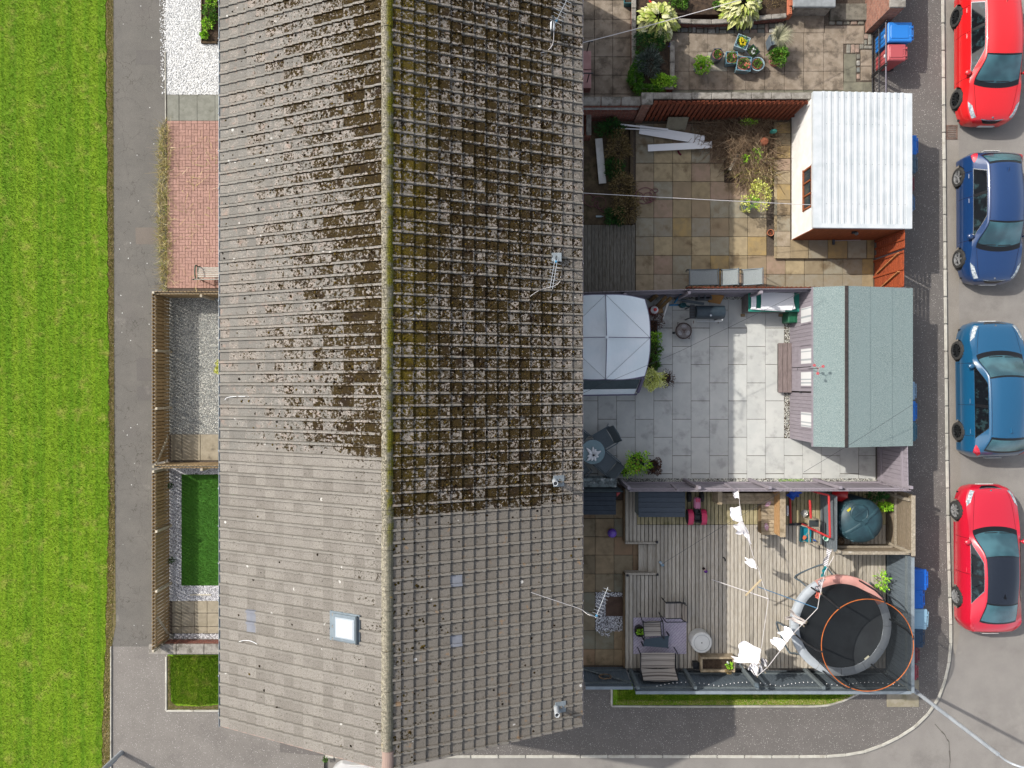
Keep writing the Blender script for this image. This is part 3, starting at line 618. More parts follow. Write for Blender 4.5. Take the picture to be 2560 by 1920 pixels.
# moss clumps standing on the tiles
def moss():
    rs = np.random.RandomState(4); n = 60000; x = rs.uniform(XL, XR, n); y = rs.uniform(YB, YB+19.8, n); dr = np.abs(x-XC); left = x < XC
    yl = np.where(left, P(0, 1128, 6.2)[1], P(0, 1268, 6.2)[1]); up = y > yl+rs.normal(0, .12, n)
    pr = np.where(left, np.clip(.42-.095*dr, .03, 1), np.where(dr > 3.8, .14, .42)); pr = np.where(up, pr, np.where(left, .012, np.clip(.25-.16*dr, .012, 1)))
    fy = ((y-YB)/W) % 1; roll = np.where(left, fy > .75, fy < .25); pr = np.where(roll, pr*.12, pr)
    cl = np.sin(x*9+np.sin(y*5)*2)+np.sin(y*11+np.sin(x*7)*2); pr = pr*np.clip(.7+.5*cl, .05, 1.6)
    k = rs.uniform(0, 1, n) < pr*.62; x, y = x[k], y[k]; n = len(x)
    dd = (dr[k]/c_); fr = ((SLEN-dd)/GA) % 1; z = HR-dr[k]*SL+(.02+.036*(1-fr))/c_
    s = rs.uniform(.012, .034, n); K = 6; v = np.empty((n, K*2+1, 3))
    for q in range(K):
        a = 2*np.pi*q/K+rs.uniform(-.3, .3, n); r1 = s*rs.uniform(.75, 1.3, n)
        sg = np.where(x < XC, 1, -1)*SL
        for lv, (f1, hz) in enumerate(((1., -.004), (.62, .5))):
            vx = np.cos(a)*r1*f1; v[:, lv*K+q, 0] = x+vx; v[:, lv*K+q, 1] = y+np.sin(a)*r1*f1; v[:, lv*K+q, 2] = z+vx*sg+s*hz
    v[:, 2*K] = np.stack([x, y, z+s*.75], 1)
    f = [];
    for q in range(K): r_ = (q+1) % K; f += [[q, r_, K+r_], [q, K+r_, K+q], [K+q, K+r_, 2*K]]
    f = np.array(f)[None]+(np.arange(n)*(2*K+1))[:, None, None]
    v -= np.array(L0)
    b = NB('roof_moss'); h_ = b.ramp(b.irand(), [(0, C('#1c150c')), (.6, C('#382a17')), (1, C('#6e5b2a'))]); xx, yy_, zz = b.xyz()
    yel = b.math('MULTIPLY', b.math('GREATER_THAN', xx, XC), b.mr(b.math('ABSOLUTE', b.math('SUBTRACT', xx, XC)), .3, 1.3, 1., 0.)); yel = b.math('MULTIPLY', yel, b.mr(yy_, -3., 1., .25, 1.))
    b.bump(b.noise(90, 3, .7), .8, .02)
    m_ = b.fin(b.mix(b.math('MULTIPLY', yel, .8), h_, C('#6d5f18')), 1, .05)
    tag(ob('moss', mkmesh('moss', v.reshape(-1, 3), f.reshape(-1, 3), m_, True), hs), kind='stuff')
moss()
# ridge tiles
def m_ridge():
    b = NB('lichened_ridge_tile_shaded_right'); x, y, z = b.xyz(); up = b.mr(y, P(0, 1420, 7)[1], P(0, 1250, 7)[1])
    c = b.mix(b.mr(b.noise(18, 6, .75), .38, .62), C('#c4bca6'), C('#857f73')); c = b.mix(b.math('MULTIPLY', b.mr(b.noise(26, 4, .85), .48, .56), b.math('MULTIPLY_ADD', up, .5, .4)), c, C('#4e4a3a'))
    rt = b.mr(x, XC-.04, XC+.06); c = b.mix(b.math('MULTIPLY', rt, .6), c, C('#6b6a5a')); c = b.mix(b.math('MULTIPLY', b.math('MULTIPLY', rt, up), b.mr(b.noise(2.4, 5, .7), .4, .55)), c, b.mix(b.mr(b.noise(40, 4), .4, .6), C('#54501c'), C('#8d8a26')))  # right half darkened in colour as the side away from the sun, then mossed
    c = b.mix(b.math('MULTIPLY', b.mr(b.noise(7, 4), .66, .72), .8), c, C('#c8a23a')); c = b.mix(b.math('GREATER_THAN', P(0, 1872, 7.4)[1], y), c, C('#b49c90'))
    b.bump(b.noise(60, 5, .7), .7, .02); return b.fin(c, .95, .15)
M['ridge'] = m_ridge(); rp = []
for k in range(9): a = math.pi*k/8; rp.append((-.135*math.cos(a), .118*math.sin(a)))
n = 0; y = YB-.02
rv = [(x, yy, z) for yy in (0, .44) for x, z in rp]; rme = mkmesh('ridge_tile', rv, [(i+1, i, i+9, i+10) for i in range(8)]+[tuple(range(9)), tuple(range(17, 8, -1))], M['ridge'], False)
while y < YT: ob('ridge_tile', rme, hs, Vector((XC+rr_.uniform(-.008, .008), y, HR-.03+rr_.uniform(0, .014)))-L0, (rr_.uniform(-.012, .012), rr_.uniform(-.02, .02), rr_.uniform(-.02, .02))); y += .45
M['gutter'] = mat('pale_grey_gutter', '#c3cad1', '#aab2b9', ns=4, rough=.5); M['gutterw'] = mat('white_gutter', '#e8dfe0', '#cfc0bd', ns=6, rough=.5); M['dark'] = mat('dark_gap', '#2a2724', rough=1)
for sx, gx, mm in ((-1, XL-.035, 'gutter'), (1, XR-.01, 'gutterw')):
    mb = MB(); pr_ = [(-.055, .0), (-.05, -.03), (-.03, -.055), (0, -.063), (.03, -.055), (.05, -.03), (.055, 0)]
    v = [(gx+x, yy, HE-.03+z) for yy in (YB-.05, YT) for x, z in pr_]; mb.add(v, [(i, i+1, i+8, i+7) for i in range(6)])
    mb.tube([(gx+sx*.055, YB-.05, HE-.03), (gx+sx*.055, YT, HE-.03)], .009, 6); mb.build('gutter', M[mm], hs, smooth=True)
    yy = YB
    while yy < YT: piece(hs, 'gutter_bracket', (.03, .04, .06), (gx+sx*.06, yy+.3, HE-.04), M[mm], 0, .006); yy += .95
    mb = MB(); mb.box((gx-sx*.12, (YB+YT)/2, HE-.09), (.03, YT-YB, .2)); mb.build('fascia_board', M['dark'], hs)
for sx in (-1, 1):     # mossy verge mortar along the gable
    mb = MB(); e = (XL if sx < 0 else XR); mb.bar((e, YB+.01, HE-.02), (XC, YB+.01, HR-.02), .06, .07); mb.build('verge', M['ridge'], hs)
# skylight
sk = thing('skylight', 'small grey framed skylight with white blind on left roof slope', 'skylight', SKY); Mr = Matrix(((c_, 0, -s_), (0, 1, 0), (s_, 0, c_)))
def slopebox(t, nm, cx, cy, w_, d_, z0, z1, m_, b_=.01): mb = MB(); mb.box(SKY+Mr @ Vector((cx, cy, (z0+z1)/2)), (w_, d_, z1-z0), rot=Mr, b=b_); return mb.build(nm, m_, t)
M['skyframe'] = mat('grey_aluminium_flashing', '#93a0a8', '#84919a', ns=5, rough=.45, metal=.2)
slopebox(sk, 'flashing', -.0, 0, .85, .68, .0, .075, M['skyframe'])
fr = slopebox(sk, 'frame', .05, 0, .7, .61, .07, .12, M['skyframe']); slopebox(fr, 'inner_frame', .045, 0, .54, .47, .118, .132, mat('pale_inner_frame', '#b9c2ca', rough=.4)); slopebox(fr, 'pane', .05, 0, .44, .4, .128, .138, mat('white_blind_glass', '#e9edf2', rough=.12, spec=.5), .003)
slopebox(fr, 'top_cover', .37, 0, .05, .64, .07, .14, mat('dark_cover', '#4a545a', rough=.5))
# vent pipes on the right slope
M['vent'] = mat('white_vent_pipe', '#d9dee2', rough=.5); M['lead'] = mat('lead_flashing', '#9aa4aa', '#868f95', ns=6, rough=.6)
for px, py in ((1387, 1204), (1391, 1768)):
    p = RP(px+6, py-2); mb = MB(); Mq = Matrix(((-c_, 0, s_), (0, -1, 0), (s_, 0, c_))); mb.box(p+Mq @ Vector((-.02, .0, .05)), (.3, .28, .03), rot=Mq, b=.008); fl = mb.build('vent_flashing', M['lead'], hs)
    x, y, z = p; mb = MB(); mb.lathe([(.062, 0), (.06, .48), (.05, .48), (.05, .3), (.0, .3)], (x-.07, y, z), 16); mb.build('vent_pipe', M['vent'], hs, smooth=False)
    mb = MB(); mb.lathe([(.1, 0), (.085, .06), (.065, .1)], (x-.07, y, z+.02), 16); mb.build('vent_collar', M['lead'], hs)
# television aerials
def aerial(label, a, c, n, ew, mast, twin=False):
    t = thing('television_aerial', label, 'aerial', mast[0]); a, c = Vector(a), Vector(c); d = (c-a).normalized(); s = d.cross(Vector((0, 0, 1))).normalized()
    mb = MB()
    for q in ((-.03, .03) if twin else (0,)): mb.tube([a+s*q, c+s*q], .008, 6)
    mb.build('boom', M['alu'], t)
    for k in range(n):
        p = a.lerp(c, (k+.3)/n); mb = MB(); w_ = ew*(1-.25*k/n); mb.tube([p-s*w_, p+s*w_], .005, 5); mb.build('element', M['alu'], t)
    mb = MB(); p = a.lerp(c, .08); mb.box(p, (.05, .05, .05), b=.01); mb.build('dipole_box', mat('blue_dipole_box', '#4f9ac4', rough=.5), t)
    mb = MB(); mb.tube(mast, .02, 7); mb.build('mast', M['greymetal'], t); return t
p = RP(1378, 90); q = RP(1390, 55)
tA = aerial('television aerial near the eave at the far top end of the roof', P3(1388, 58, 6.6), P3(1428, -22, 6.6), 9, .16, [p, p+Vector((0, 0, .95)), Vector(P3(1388, 58, 6.55))])
mb = MB(); mb.box(p+Vector((.02, .12, .25)), (.12, .22, .12), b=.03); mb.build('bracket_box', M['vent'], tA)
mb = MB(); mb.tube(smoothpts([p+Vector((.05, 0, .3)), p+Vector((.03, -.25, .1)), p+Vector((-.15, -.45, .13)), p+Vector((-.4, -.5, .2))], 6), .008, 5); mb.build('cable', M['rope'], tA)
p = RP(1388, 650)
tB = aerial('twin-boom television aerial at the middle of the right roof slope', P3(1391, 648, 6.5), P3(1378, 722, 6.5), 9, .13, [p, p+Vector((0, 0, .5)), Vector(P3(1391, 646, 6.45))], True)
mb = MB(); mb.box(p+Vector((.03, .05, .1)), (.25, .22, .05), b=.01); mb.build('bracket_plate', M['lead'], tB)
mb = MB(); mb.tube(smoothpts([RP(1402, 690, .08), RP(1400, 703, .08), RP(1385, 715, .08), RP(1350, 725, .08), RP(1325, 741, .1)], 6), .007, 5); mb.build('cable', M['rope'], tB)
e = Vector(P3(1462, 1528, 5.35))
tC = aerial('television aerial hanging out past the eave over gravel square', P3(1489, 1545, 5.75), P3(1520, 1468, 5.75), 10, .13, [e-Vector((.4, 0, .2)), e, Vector(P3(1476, 1536, 5.7)), Vector(P3(1494, 1545, 5.72))])
mb = MB(); mb.tube(smoothpts([RP(1328, 1481, .08), RP(1375, 1497, .09), RP(1420, 1512, .09), RP(1452, 1523, .09), Vector(P3(1468, 1535, 5.5)), Vector(P3(1484, 1541, 5.7))], 6), .008, 5); mb.build('cable', M['rope'], tC)
for i, (pp, lab) in enumerate((([(562, 1000), (568, 994), (590, 991), (622, 991)], 'thin white cable lying near the left eave by grey gravel'), ([(598, 1604), (612, 1601), (628, 1603), (642, 1610)], 'short curved white cable on the lower left roof slope'))):
    mb = MB(); mb.tube(smoothpts([RP(x, y, .09) for x, y in pp], 6), .007, 5); mb.build('cable', M['white'], None, label=lab, cat='cable')
# ============================================================ GARDEN 1 (top): old flags, beds, pots
M['oldflag'] = mat('old_brown_flag', '#aa9c8b', '#938574', ns=3.2, rough=.95, bump=.3, bs=90, rnd=.09, stain=('#6a5f52', 2.6, .46, .66), speck=('#e6dcd0', 24, .13, .6))
M['greyflag'] = mat('old_grey_green_flag', '#8d8a78', '#7a7768', ns=4, rough=.95, bump=.3, bs=90, rnd=.07, stain=('#57554a', 2.6, .5, .72))
M['paleflag'] = mat('pale_clean_flag', '#b9b3a4', '#a8a294', ns=5, rough=.95)
M['sett'] = mat('mixed_stone_sett', '#a09c90', pal=['#a5a196', '#8b887d', '#bcb9b0', '#99978c', '#b49a8a', '#878a86'], col2='#6b695f', ns=9, rough=.9, bump=.3, bs=80)
J = structure('flagged_garden', [(1400, -700), (2186, -700), (2186, 266), (1400, 266)], .006, M['joint'])
slabs(J, [1440, 1486, 1532, 1577], [-95, -47, 1, 48, 95, 142, 188, 235, 266], .035, .05, M['oldflag'], seed=3)
slabs(J, [1674, 1723, 1770, 1818, 1865, 1912, 1961, 2010, 2059, 2109], [82, 130, 178, 225], .035, .05, M['oldflag'], seed=4, skip=lambda x, y: 1770 < x < 1818 and 130 < y < 178)
slab(J, 1770, 130, 1818, 178, .037, .05, M['paleflag'])
slabs(J, [1577, 1625, 1673, 1722, 1770, 1818, 1866, 1913, 1961, 2010, 2059, 2109, 2160, 2184], [225, 268], .034, .05, M['greyflag'], seed=5)
slabs(J, [1965, 2012, 2060], [35, 82], .035, .05, M['oldflag'], seed=6); slabs(J, [2062, 2109, 2160], [64, 110], .035, .05, M['oldflag'], seed=7)
slab(J, 2110, 134, 2141, 205, .035, .05, M['greyflag']); slab(J, 2152, 124, 2181, 165, .036, .05, M['oldflag']); slab(J, 2152, 165, 2181, 202, .034, .05, M['oldflag'])
slab(J, 2109, 205, 2160, 226, .033, .05, M['greyflag']); slab(J, 2160, 205, 2184, 226, .035, .05, M['greyflag']); slab(J, 2062, 110, 2109, 130, .03, .05, M['greyflag'])
def setts(pl):
    for (x0, y0, x1, y1) in pl: slab(J, x0, y0, x1, y1, .045+rg.uniform(-.006, .006), .07, M['sett'], .014, rg.uniform(-.04, .04), 'sett', .016)
q = []; x = 1692
while x < 1960:
    w_ = rg.choice((9, 18, 18, 18)); yo = 56+5*math.sin((x-1690)/90)
    if w_ == 9: q.append((x, yo, x+w_, yo+23))
    else: q += [(x, yo, x+w_, yo+11), (x, yo+12, x+w_, yo+23)]
    x += w_+1
q += [(x_, 52, x_+15, 61) for x_ in (2073, 2092, 2110, 2128, 2146)]+[(2117, 110, 2127, 133), (2128, 110, 2138, 133), (2139, 110, 2149, 132), (2150, 110, 2160, 122), (2161, 84, 2171, 97), (2161, 98, 2169, 112), (2171, 84, 2180, 112), (2161, 113, 2181, 122)]
q += [(2142, y_, 2151, y_+14) for y_ in (134, 150, 167, 184)]+[(1990, 20, 2006, 34), (2008, 21, 2024, 34), (2026, 20, 2042, 34), (2044, 21, 2060, 34)]
setts(q)
# raised bed walls (one thing) and soil
bw = thing('raised_flower_bed', 'raised beds with mossy concrete coping in the flagged garden', 'flower bed', P3(1700, 60, 0))
def coping(parent, pl, w, zt, m, L=.62, th=.07, name='coping_stone', b=.015):
    for i in range(len(pl)-1):
        a, c = Vector((*P(*pl[i], zt), 0)), Vector((*P(*pl[i+1], zt), 0)); n = max(1, round((c-a).length/L))
        for k in range(n):
            p, q_ = a.lerp(c, k/n), a.lerp(c, (k+1)/n); piece(parent, name, (round((q_-p).length-.008, 2), w, th), ((p+q_)/2)+Vector((0, 0, zt-th/2+rg.uniform(-.004, .004))), m, math.atan2((q_-p).y, (q_-p).x), b)
def wallrun(parent, pl, w, z1, m, name='wall'):
    mb = MB()
    for i in range(len(pl)-1):
        a, c = Vector((*P(*pl[i], z1), z1/2)), Vector((*P(*pl[i+1], z1), z1/2)); mb.bar(a, c, w, z1)
    return mb.build(name, m, parent)
for pl in ([(1585, -220), (1585, 212)], [(1586, 217), (1684, 217)], [(1681, 211), (1681, 100)], [(1695, 51), (1730, 53), (1780, 54), (1830, 51), (1880, 46), (1930, 41), (1967, 38)]):
    wallrun(bw, pl, .11, .32, M['brick']); coping(bw, pl, .15, .38, M['concrete'])
mb = MB(); pbox(mb, 1588, -200, 1678, 213, .02, .27, 0); pbox(mb, 1678.5, -200, 1968, 36, .02, .26, 0); mb.build('soil', M['soil'], bw)
o = blades('moss_patch', [(1840, -40), (1966, -40), (1966, 28), (1880, 36)], 2500, .03, .01, M['leafbrown'], .255, 77, bw, kind=None)
def m_hosta():
    b = NB('variegated_hosta_leaf'); t = b.orand(); c = b.ramp(t, [(0, C('#b9c45a')), (.45, C('#dfe08a')), (1, C('#f5f2c4'))]); c = b.mix(b.mr(b.noise(26, 3), .52, .68), c, C('#8fa33c')); return b.fin(c, .5, .35)
M['hosta'] = m_hosta(); M['hostag'] = mat('green_hosta_leaf', '#8aa83c', '#b7c552', ns=20, rough=.5, rnd=.15)
def leafmesh(m, w=.42):
    v = []; n = 5
    for i in range(n+1):
        t = i/n; ww = w*.5*math.sin(math.pi*(.08+.92*t)**.8)*(1 if i < n else 0)
        z = .22*math.sin(t*2.4)-.25*t*t
        v += [(t, -ww, z+.05*(ww > 0)), (t, 0, z-.03), (t, ww, z+.05*(ww > 0))]
    f = []
    for i in range(n):
        for k in (0, 1): f.append((i*3+k, (i+1)*3+k, (i+1)*3+k+1, i*3+k+1))
    return mkmesh('leaf', v, f, m, True)
hl = [leafmesh(M['hosta'], .46), leafmesh(M['hosta'], .36), leafmesh(M['hostag'], .4)]
def hosta(label, px, py, r, z, n, seed):
    t = thing('hosta', label, 'plant', P3(px, py, z+.3), 'pale variegated hostas'); t.location.z = z; q = random.Random(seed)
    for k in range(n):
        u = ((k+.5)/n); a = k*2.399+q.uniform(-.3, .3); rr = r*(.12+.7*u**.6); L = r*(.34+.16*u)*q.uniform(.8, 1.2)
        zz = .42*(1-u)+.06+q.uniform(-.03, .05)
        ob('leaf', hl[2 if q.random() < .16 else k % 2], t, (rr*math.cos(a)*.72, rr*math.sin(a)*.72, zz), (q.uniform(-.3, .3), .28*u+q.uniform(-.3, .2), a+q.uniform(-.4, .4)), (L, L*q.uniform(.85, 1.2), L))
    mb = MB()
    for k in range(9): a = k*.7; mb.tube([(t.location.x, t.location.y, z), (t.location.x+r*.4*math.cos(a), t.location.y+r*.4*math.sin(a), z+.28)], .008, 4)
    mb.build('stem', M['leaf'], t)
hosta('large pale yellow hosta at the corner of the raised bed', 1646, 49, .72, .27, 190, 1)
hosta('pale yellow hosta cut by the top edge of the picture', 1856, 10, .72, .26, 180, 2)
shrub('fern', 'mid-green ferny shrub below the large hosta', 'shrub', 1628, 103, (.52, .34), .4, M['leafdark'], 1500, .055, .26, 81, up=1)
M['lav'] = mat('grey_lavender', '#6d7d70', isl=['#33463c', '#66776a', '#93a096'], rough=.8)
shrub('lavender', 'grey-green lavender bush in the middle of the raised bed', 'shrub', 1624, 156, (.4, .44), .42, M['lav'], 1300, .12, .26, 82, lw=.12, up=1.2)
M['ivy'] = mat('fresh_ivy_leaf', '#5c9a26', isl=['#2c6414', '#55961f', '#86bf3a'], rough=.55)
for i, (px, py, r, lab, mm) in enumerate(((1590, 190, (.22, .55), 'green trailing plant spilling over the left wall of raised bed', 'ivy'), (1656, 203, (.42, .24), 'bright green cushion plant at the foot of raised bed', 'leafbright'), (1618, 224, (.5, .16), 'green trailing plant over the front wall of raised bed', 'ivy'), (1600, 150, (.16, .3), 'small green plant beside the lavender bush', 'ivy'),
                                      (1700, 6, (.3, .22), 'green plant behind the curved bed wall', 'leaf'), (1790, 12, (.1, .09), 'tiny weed in the soil between the hostas', 'leaf'), (1576, 195, (.1, .3), 'green shoots hanging outside the left bed wall', 'ivy'), (1822, 20, (.12, .1), 'small green weed beside the far hosta', 'leaf'))):
    shrub('trailing_plant', lab, 'plant', px, py, r, .3, M[mm], int(1500*r[0]*r[1]*9)+60, .055, .2 if i != 6 else .05, 90+i, stems=2)
M['flower'] = {k: mat(k+'_petal', v, rough=.6) for k, v in (('yellow', '#ffe21c'), ('pink', '#f08a98'), ('red', '#e0231f'), ('white', '#fafafa'), ('coral', '#ff8a7a'), ('magenta', '#e27ac0'), ('blue', '#5b52c8'))}
def blooms(t, c, r, z, n, m, size=.035, seed=0, name='flower'):
    q = random.Random(seed)
    for k in range(n):
        a = q.uniform(0, 6.3); d = r*math.sqrt(q.random()); mb = MB(); x, y = c[0]+d*math.cos(a), c[1]+d*math.sin(a); s_z = size*q.uniform(.8, 1.25)
        pts = [(x, y, z+.012)]; m_ = 5
        for i in range(m_*2):
            b_ = 2*math.pi*i/(m_*2)+a; rr = s_z*(1 if i % 2 == 0 else .62); pts.append((x+rr*math.cos(b_), y+rr*math.sin(b_), z+(.0 if i % 2 else .008)))
        mb.add(pts, [(0, i+1, (i+1) % (2*m_)+1) for i in range(2*m_)]); mb.build(name, m, t)
blooms(bw, P(1676, 112, .4), .06, .36, 5, M['flower']['blue'], .03, 3); blooms(bw, P(1624, 4, .4), .05, .4, 3, M['flower']['red'], .04, 4); blooms(bw, P(1582, 165, .4), .05, .36, 3, M['flower']['blue'], .03, 5)
M['potblue'] = mat('glazed_blue_pot', '#8fbac9', '#7ca9ba', ns=6, rough=.35, spec=.5); M['potdark'] = mat('dark_glazed_pot', '#3d4650', '#4c5762', ns=6, rough=.35, spec=.5); M['potpale'] = mat('pale_blue_pot', '#b5cfd8', rough=.4, spec=.5)
def potpoly(mb, x, y, n, r0, r1, h, rot, wall=.025, z=.036):
    mb.lathe([(r0*.9, 0), (r0, .01), (r1, h), (r1-wall, h), (r1-wall*1.1, h-.07), (0, h-.07)], (x, y, z), n, rz=rot)
def pot(label, px, py, r, h, n, rot, m, leaf, nl, inner=None, bloom=None, fr=.8, lh=.16, off=(0, 0), group='pots on the flagged garden', name='flower_pot', z=.036, leafsz=.05):
    r *= 1.2; x, y = P(px, py, h); t = thing(name, label, 'flower pot', (x, y, z), group); mb = MB(); potpoly(mb, x, y, n, r*.8, r, h, rot, z=z); o = mb.build('pot', m, t)
    if n > 8: shade(o)
    ri = r*.72 if n <= 6 else r*.88
    if inner: mb = MB(); ri = r*(.66 if n == 4 else .74); mb.lathe([(ri*.8, 0), (ri, h-.02), (ri-.015, h-.02), (ri-.02, h-.06), (0, h-.06)], (x, y, z+.012), 18); shade(mb.build('inner_pot', inner, t))
    mb = MB(); mb.lathe([(ri*.9, 0), (ri*.9, .006), (0, .012)], (x, y, z+h-.055), 12); mb.build('soil', M['soil'], t)
    foliage('foliage', t, (x+off[0], y+off[1], z+h+lh*.3), (ri*fr+abs(off[0]), ri*fr+abs(off[1]), lh), nl, leafsz, leaf, int(px), zmin=z+h-.03)
    if bloom: blooms(t, (x+off[0]+bloom[3][0], y+off[1]+bloom[3][1]), bloom[1], z+h+lh*.9, bloom[2], bloom[0], bloom[4] if len(bloom) > 4 else .035, int(py))
    return t
F4 = math.pi/4; pinkrim = mat('pink_plastic_pot', '#cf8f86', rough=.6)
pot('dark hexagonal pot holding a pink pot with one red flower', 1793.6, 137, .185, .34, 6, 0, M['potdark'], M['leaf'], 160, pinkrim, (M['flower']['red'], .03, 2, (.05, -.05)), .8, .06)
pot('square blue pot with pink flowers beside the hexagonal pot', 1829, 145, .225, .34, 4, F4, M['potblue'], M['leaf'], 160, M['terracotta'], (M['flower']['pink'], .05, 6, (.04, .02)), .9, .07)
pot('tilted square pale blue pot full of yellow pansies', 1855, 106, .25, .3, 4, F4-.36, M['potpale'], M['leaf'], 180, M['potblue'], (M['flower']['yellow'], .12, 20, (0, 0), .045), .9, .06)
pot('dark diamond-turned square pot with white flowers', 1881, 130, .21, .32, 4, F4+.72, M['potdark'], M['leafdark'], 160, None, (M['flower']['white'], .09, 9, (0, 0)), .9, .06)
pot('largest square blue pot with coral flowers in front', 1859, 160, .275, .36, 4, F4-.1, M['potblue'], M['leaf'], 220, pinkrim, (M['flower']['coral'], .1, 12, (.1, -.05)), .85, .07)
pot('round pale blue pot with a terracotta lining and green plant', 1893, 161, .19, .3, 20, 0, M['potpale'], M['leaf'], 150, M['terracotta'], None, .8, .07)
pot('pot of leafy yellow-green shrub with magenta flowers', 1751, 165, .16, .3, 18, 0, M['potpale'], M['leafbright'], 900, None, (M['flower']['magenta'], .2, 5, (0, 0), .04), 1.35, .24, (.03, -.02), leafsz=.06)
pot('round pot hidden under a dense rounded green bush', 1942, 145, .18, .3, 18, 0, pinkrim, M['leaf'], 1500, None, None, 1.35, .28, (.03, .02), leafsz=.06)
pot('teal square trough at the top edge beside the bed wall', 1571, -2, .17, .3, 4, F4, mat('teal_trough', '#3f7f86', rough=.5), M['soil'], 10, None, None, .5, .03)
x, y = P(1936, 98, .5); t = thing('ornamental_grass', 'tall grey square planter with a shaggy pale ornamental grass', 'plant', (x, y, .036)); mb = MB(); potpoly(mb, x+.03, y, 4, .19, .24, .48, F4+.2); mb.build('planter', mat('slate_planter', '#7c8a96', '#6b7985', ns=6, rough=.6), t)
q = random.Random(4); mb = MB()
for k in range(420):
    a = q.uniform(0, 6.3); L = q.uniform(.25, .46); d = q.uniform(.02, .1); p0 = Vector((x+.09+d*math.cos(a), y+.02+d*math.sin(a), .5)); dr = Vector((math.cos(a)+.35, math.sin(a)+.05, 0)); w_ = Vector((-dr.y, dr.x, 0)).normalized()*.004
    p1 = p0+dr*L*.4+Vector((0, 0, L*.6)); p2 = p0+dr*L*.85+Vector((0, 0, L*.35)); mb.add([p0-w_, p0+w_, p1+w_, p1-w_, p2], [(0, 1, 2, 3), (3, 2, 4)])
mb.build('grass_blades', mat('pale_festuca', '#b9b79a', isl=['#7f8468', '#bab893', '#d9d5b8'], rough=.8), t)
# pink steps with two handrails
t = thing('door_steps', 'pink painted door steps against the house wall', 'steps', P3(1450, 175, 0)); M['pinkp'] = mat('pink_masonry_paint', '#cfa09c', '#c2948f', ns=4, rough=.8)
a = P(1478, 127, .42); c = P(1478, 174, .42); e = P(1478, 220, .42)
for (u, v_) in ((a[1], c[1]+.012), (c[1]-.012, e[1])): piece(t, 'step', (.75, round(u-v_, 2), .42), (a[0]-.375, (u+v_)/2, .21), M['pinkp'], 0, .01)
for nm, yy, lab in (('handrail', P(0, 104, 1.)[1], 'black metal handrail above the upper end of the pink steps'), ('handrail', P(0, 183, 1.)[1], 'black metal handrail across the lower part of the pink steps')):
    mb = MB(); x1 = P(1483, 0, 1.)[0]; mb.tube([(x1-.75, yy, 1.), (x1, yy, 1.)], .022, 7); mb.tube([(x1-.12, yy, 1.), (x1-.14, yy-.05, .0)], .018, 7); mb.tube([(x1-.7, yy, 1.), (x1-.7, yy, 0)], .018, 7); mb.build('handrail', M['blackmetal'], None, label=lab, cat='handrail', group='handrails by the pink steps')
# concrete bunker and bricks at the top
t = thing('coal_bunker', 'old grey concrete bunker at the top of flagged garden', 'bunker', P3(2040, -60, 0)); mb = MB(); pbox(mb, 1990, -300, 2084, 16, .0, .62, .02); mb.build('bunker_wall', M['concrete'], t); mb = MB(); pbox(mb, 1984, -300, 2090, 17, .62, .72, .02); mb.build('bunker_lid', mat('grey_slab_lid', '#a3a8aa', '#8d9294', ns=5, rough=.9, bump=.2), t)
mb = MB(); pbox(mb, 2076, 8, 2170, 50, .0, .1, .02); mb.build('concrete_slab', mat('mossy_dark_slab', '#8d887c', '#6f6b60', ns=5, rough=.95, bump=.4, stain=('#4d4a40', 3, .45, .65)), None, label='dark mossy concrete slab beside the brick gate wall', cat='slab')
M['brickorange'] = mat('orange_perforated_brick', '#cf7a5a', rough=.9)
for i, (x_, y_, z_) in enumerate(((1978, 5, .40), (1976, 26, .34))):
    t = thing('loose_brick', ('upper' if i == 0 else 'lower')+' orange perforated brick on the end of bed wall', 'brick', P3(x_, y_, z_)); xx, yy = P(x_, y_, z_+.07); piece(t, 'brick_body', (.105, .22, .07), (xx, yy, z_+.035), M['brickorange'], .05, .006)
    for k in (-1, 0, 1): mb = MB(); mb.lathe([(.014, 0), (.0, .002)], (xx, yy+k*.06, z_+.071), 8); mb.build('hole', M['dark'], t)
mb = MB(); pbox(mb, 1969, -20, 1981, 38, .0, .33, .01); mb.build('bed_wall_end', M['brickorange'], bw)
# brick gate wall, iron gate
t = thing('brick_gate_wall', 'brick boundary wall with concrete cap at the top right corner', 'wall', P3(2180, 0, 0)); HW = 1.52; b0 = P(2163, 82); b1 = P(2196, -600)
mb = MB(); mb.box(((b0[0]+b1[0])/2, (b0[1]+b1[1])/2, HW/2), (b1[0]-b0[0], b1[1]-b0[1], HW)); mb.build('brickwork', M['brickl'], t)
for k in range(6): piece(t, 'cap_stone', (b1[0]-b0[0]+.06, .89, .07), ((b0[0]+b1[0])/2, b0[1]+.0+.45+k*.9, HW+.035), M['concrete'], 0, .015)
t = thing('iron_gate', 'black iron bar gates between brick wall and white shed', 'gate', P3(2186, 200, 0)); gx = P(2178, 0)[0]; ya = P(0, 90)[1]; yb = P(0, 296)[1]
for z in (.08, .5, .92):
    mb = MB(); mb.box((gx, (ya+yb)/2, z), (.035, ya-yb, .03), b=.004); mb.build('rail', mat('silvery_rail', '#8b8690', rough=.5, metal=.4) if z > .9 else M['blackmetal'], t)
n = 20; bm_ = None
for k in range(n):
    if bm_ is None: q = MB(); q.tube([(0, 0, 0), (0, 0, .86)], .008, 6); bm_ = mkmesh('bar', q.v, q.f, M['blackmetal'])
    ob('bar', bm_, t, Vector((gx, ya-.06-k*(ya-yb-.1)/n, .07))-t.location)
for y_ in (ya, (ya+yb)/2+.03, (ya+yb)/2-.03, yb): mb = MB(); mb.box((gx, y_, .5), (.045, .04, 1.0), b=.005); mb.build('stile', M['blackmetal'], t)
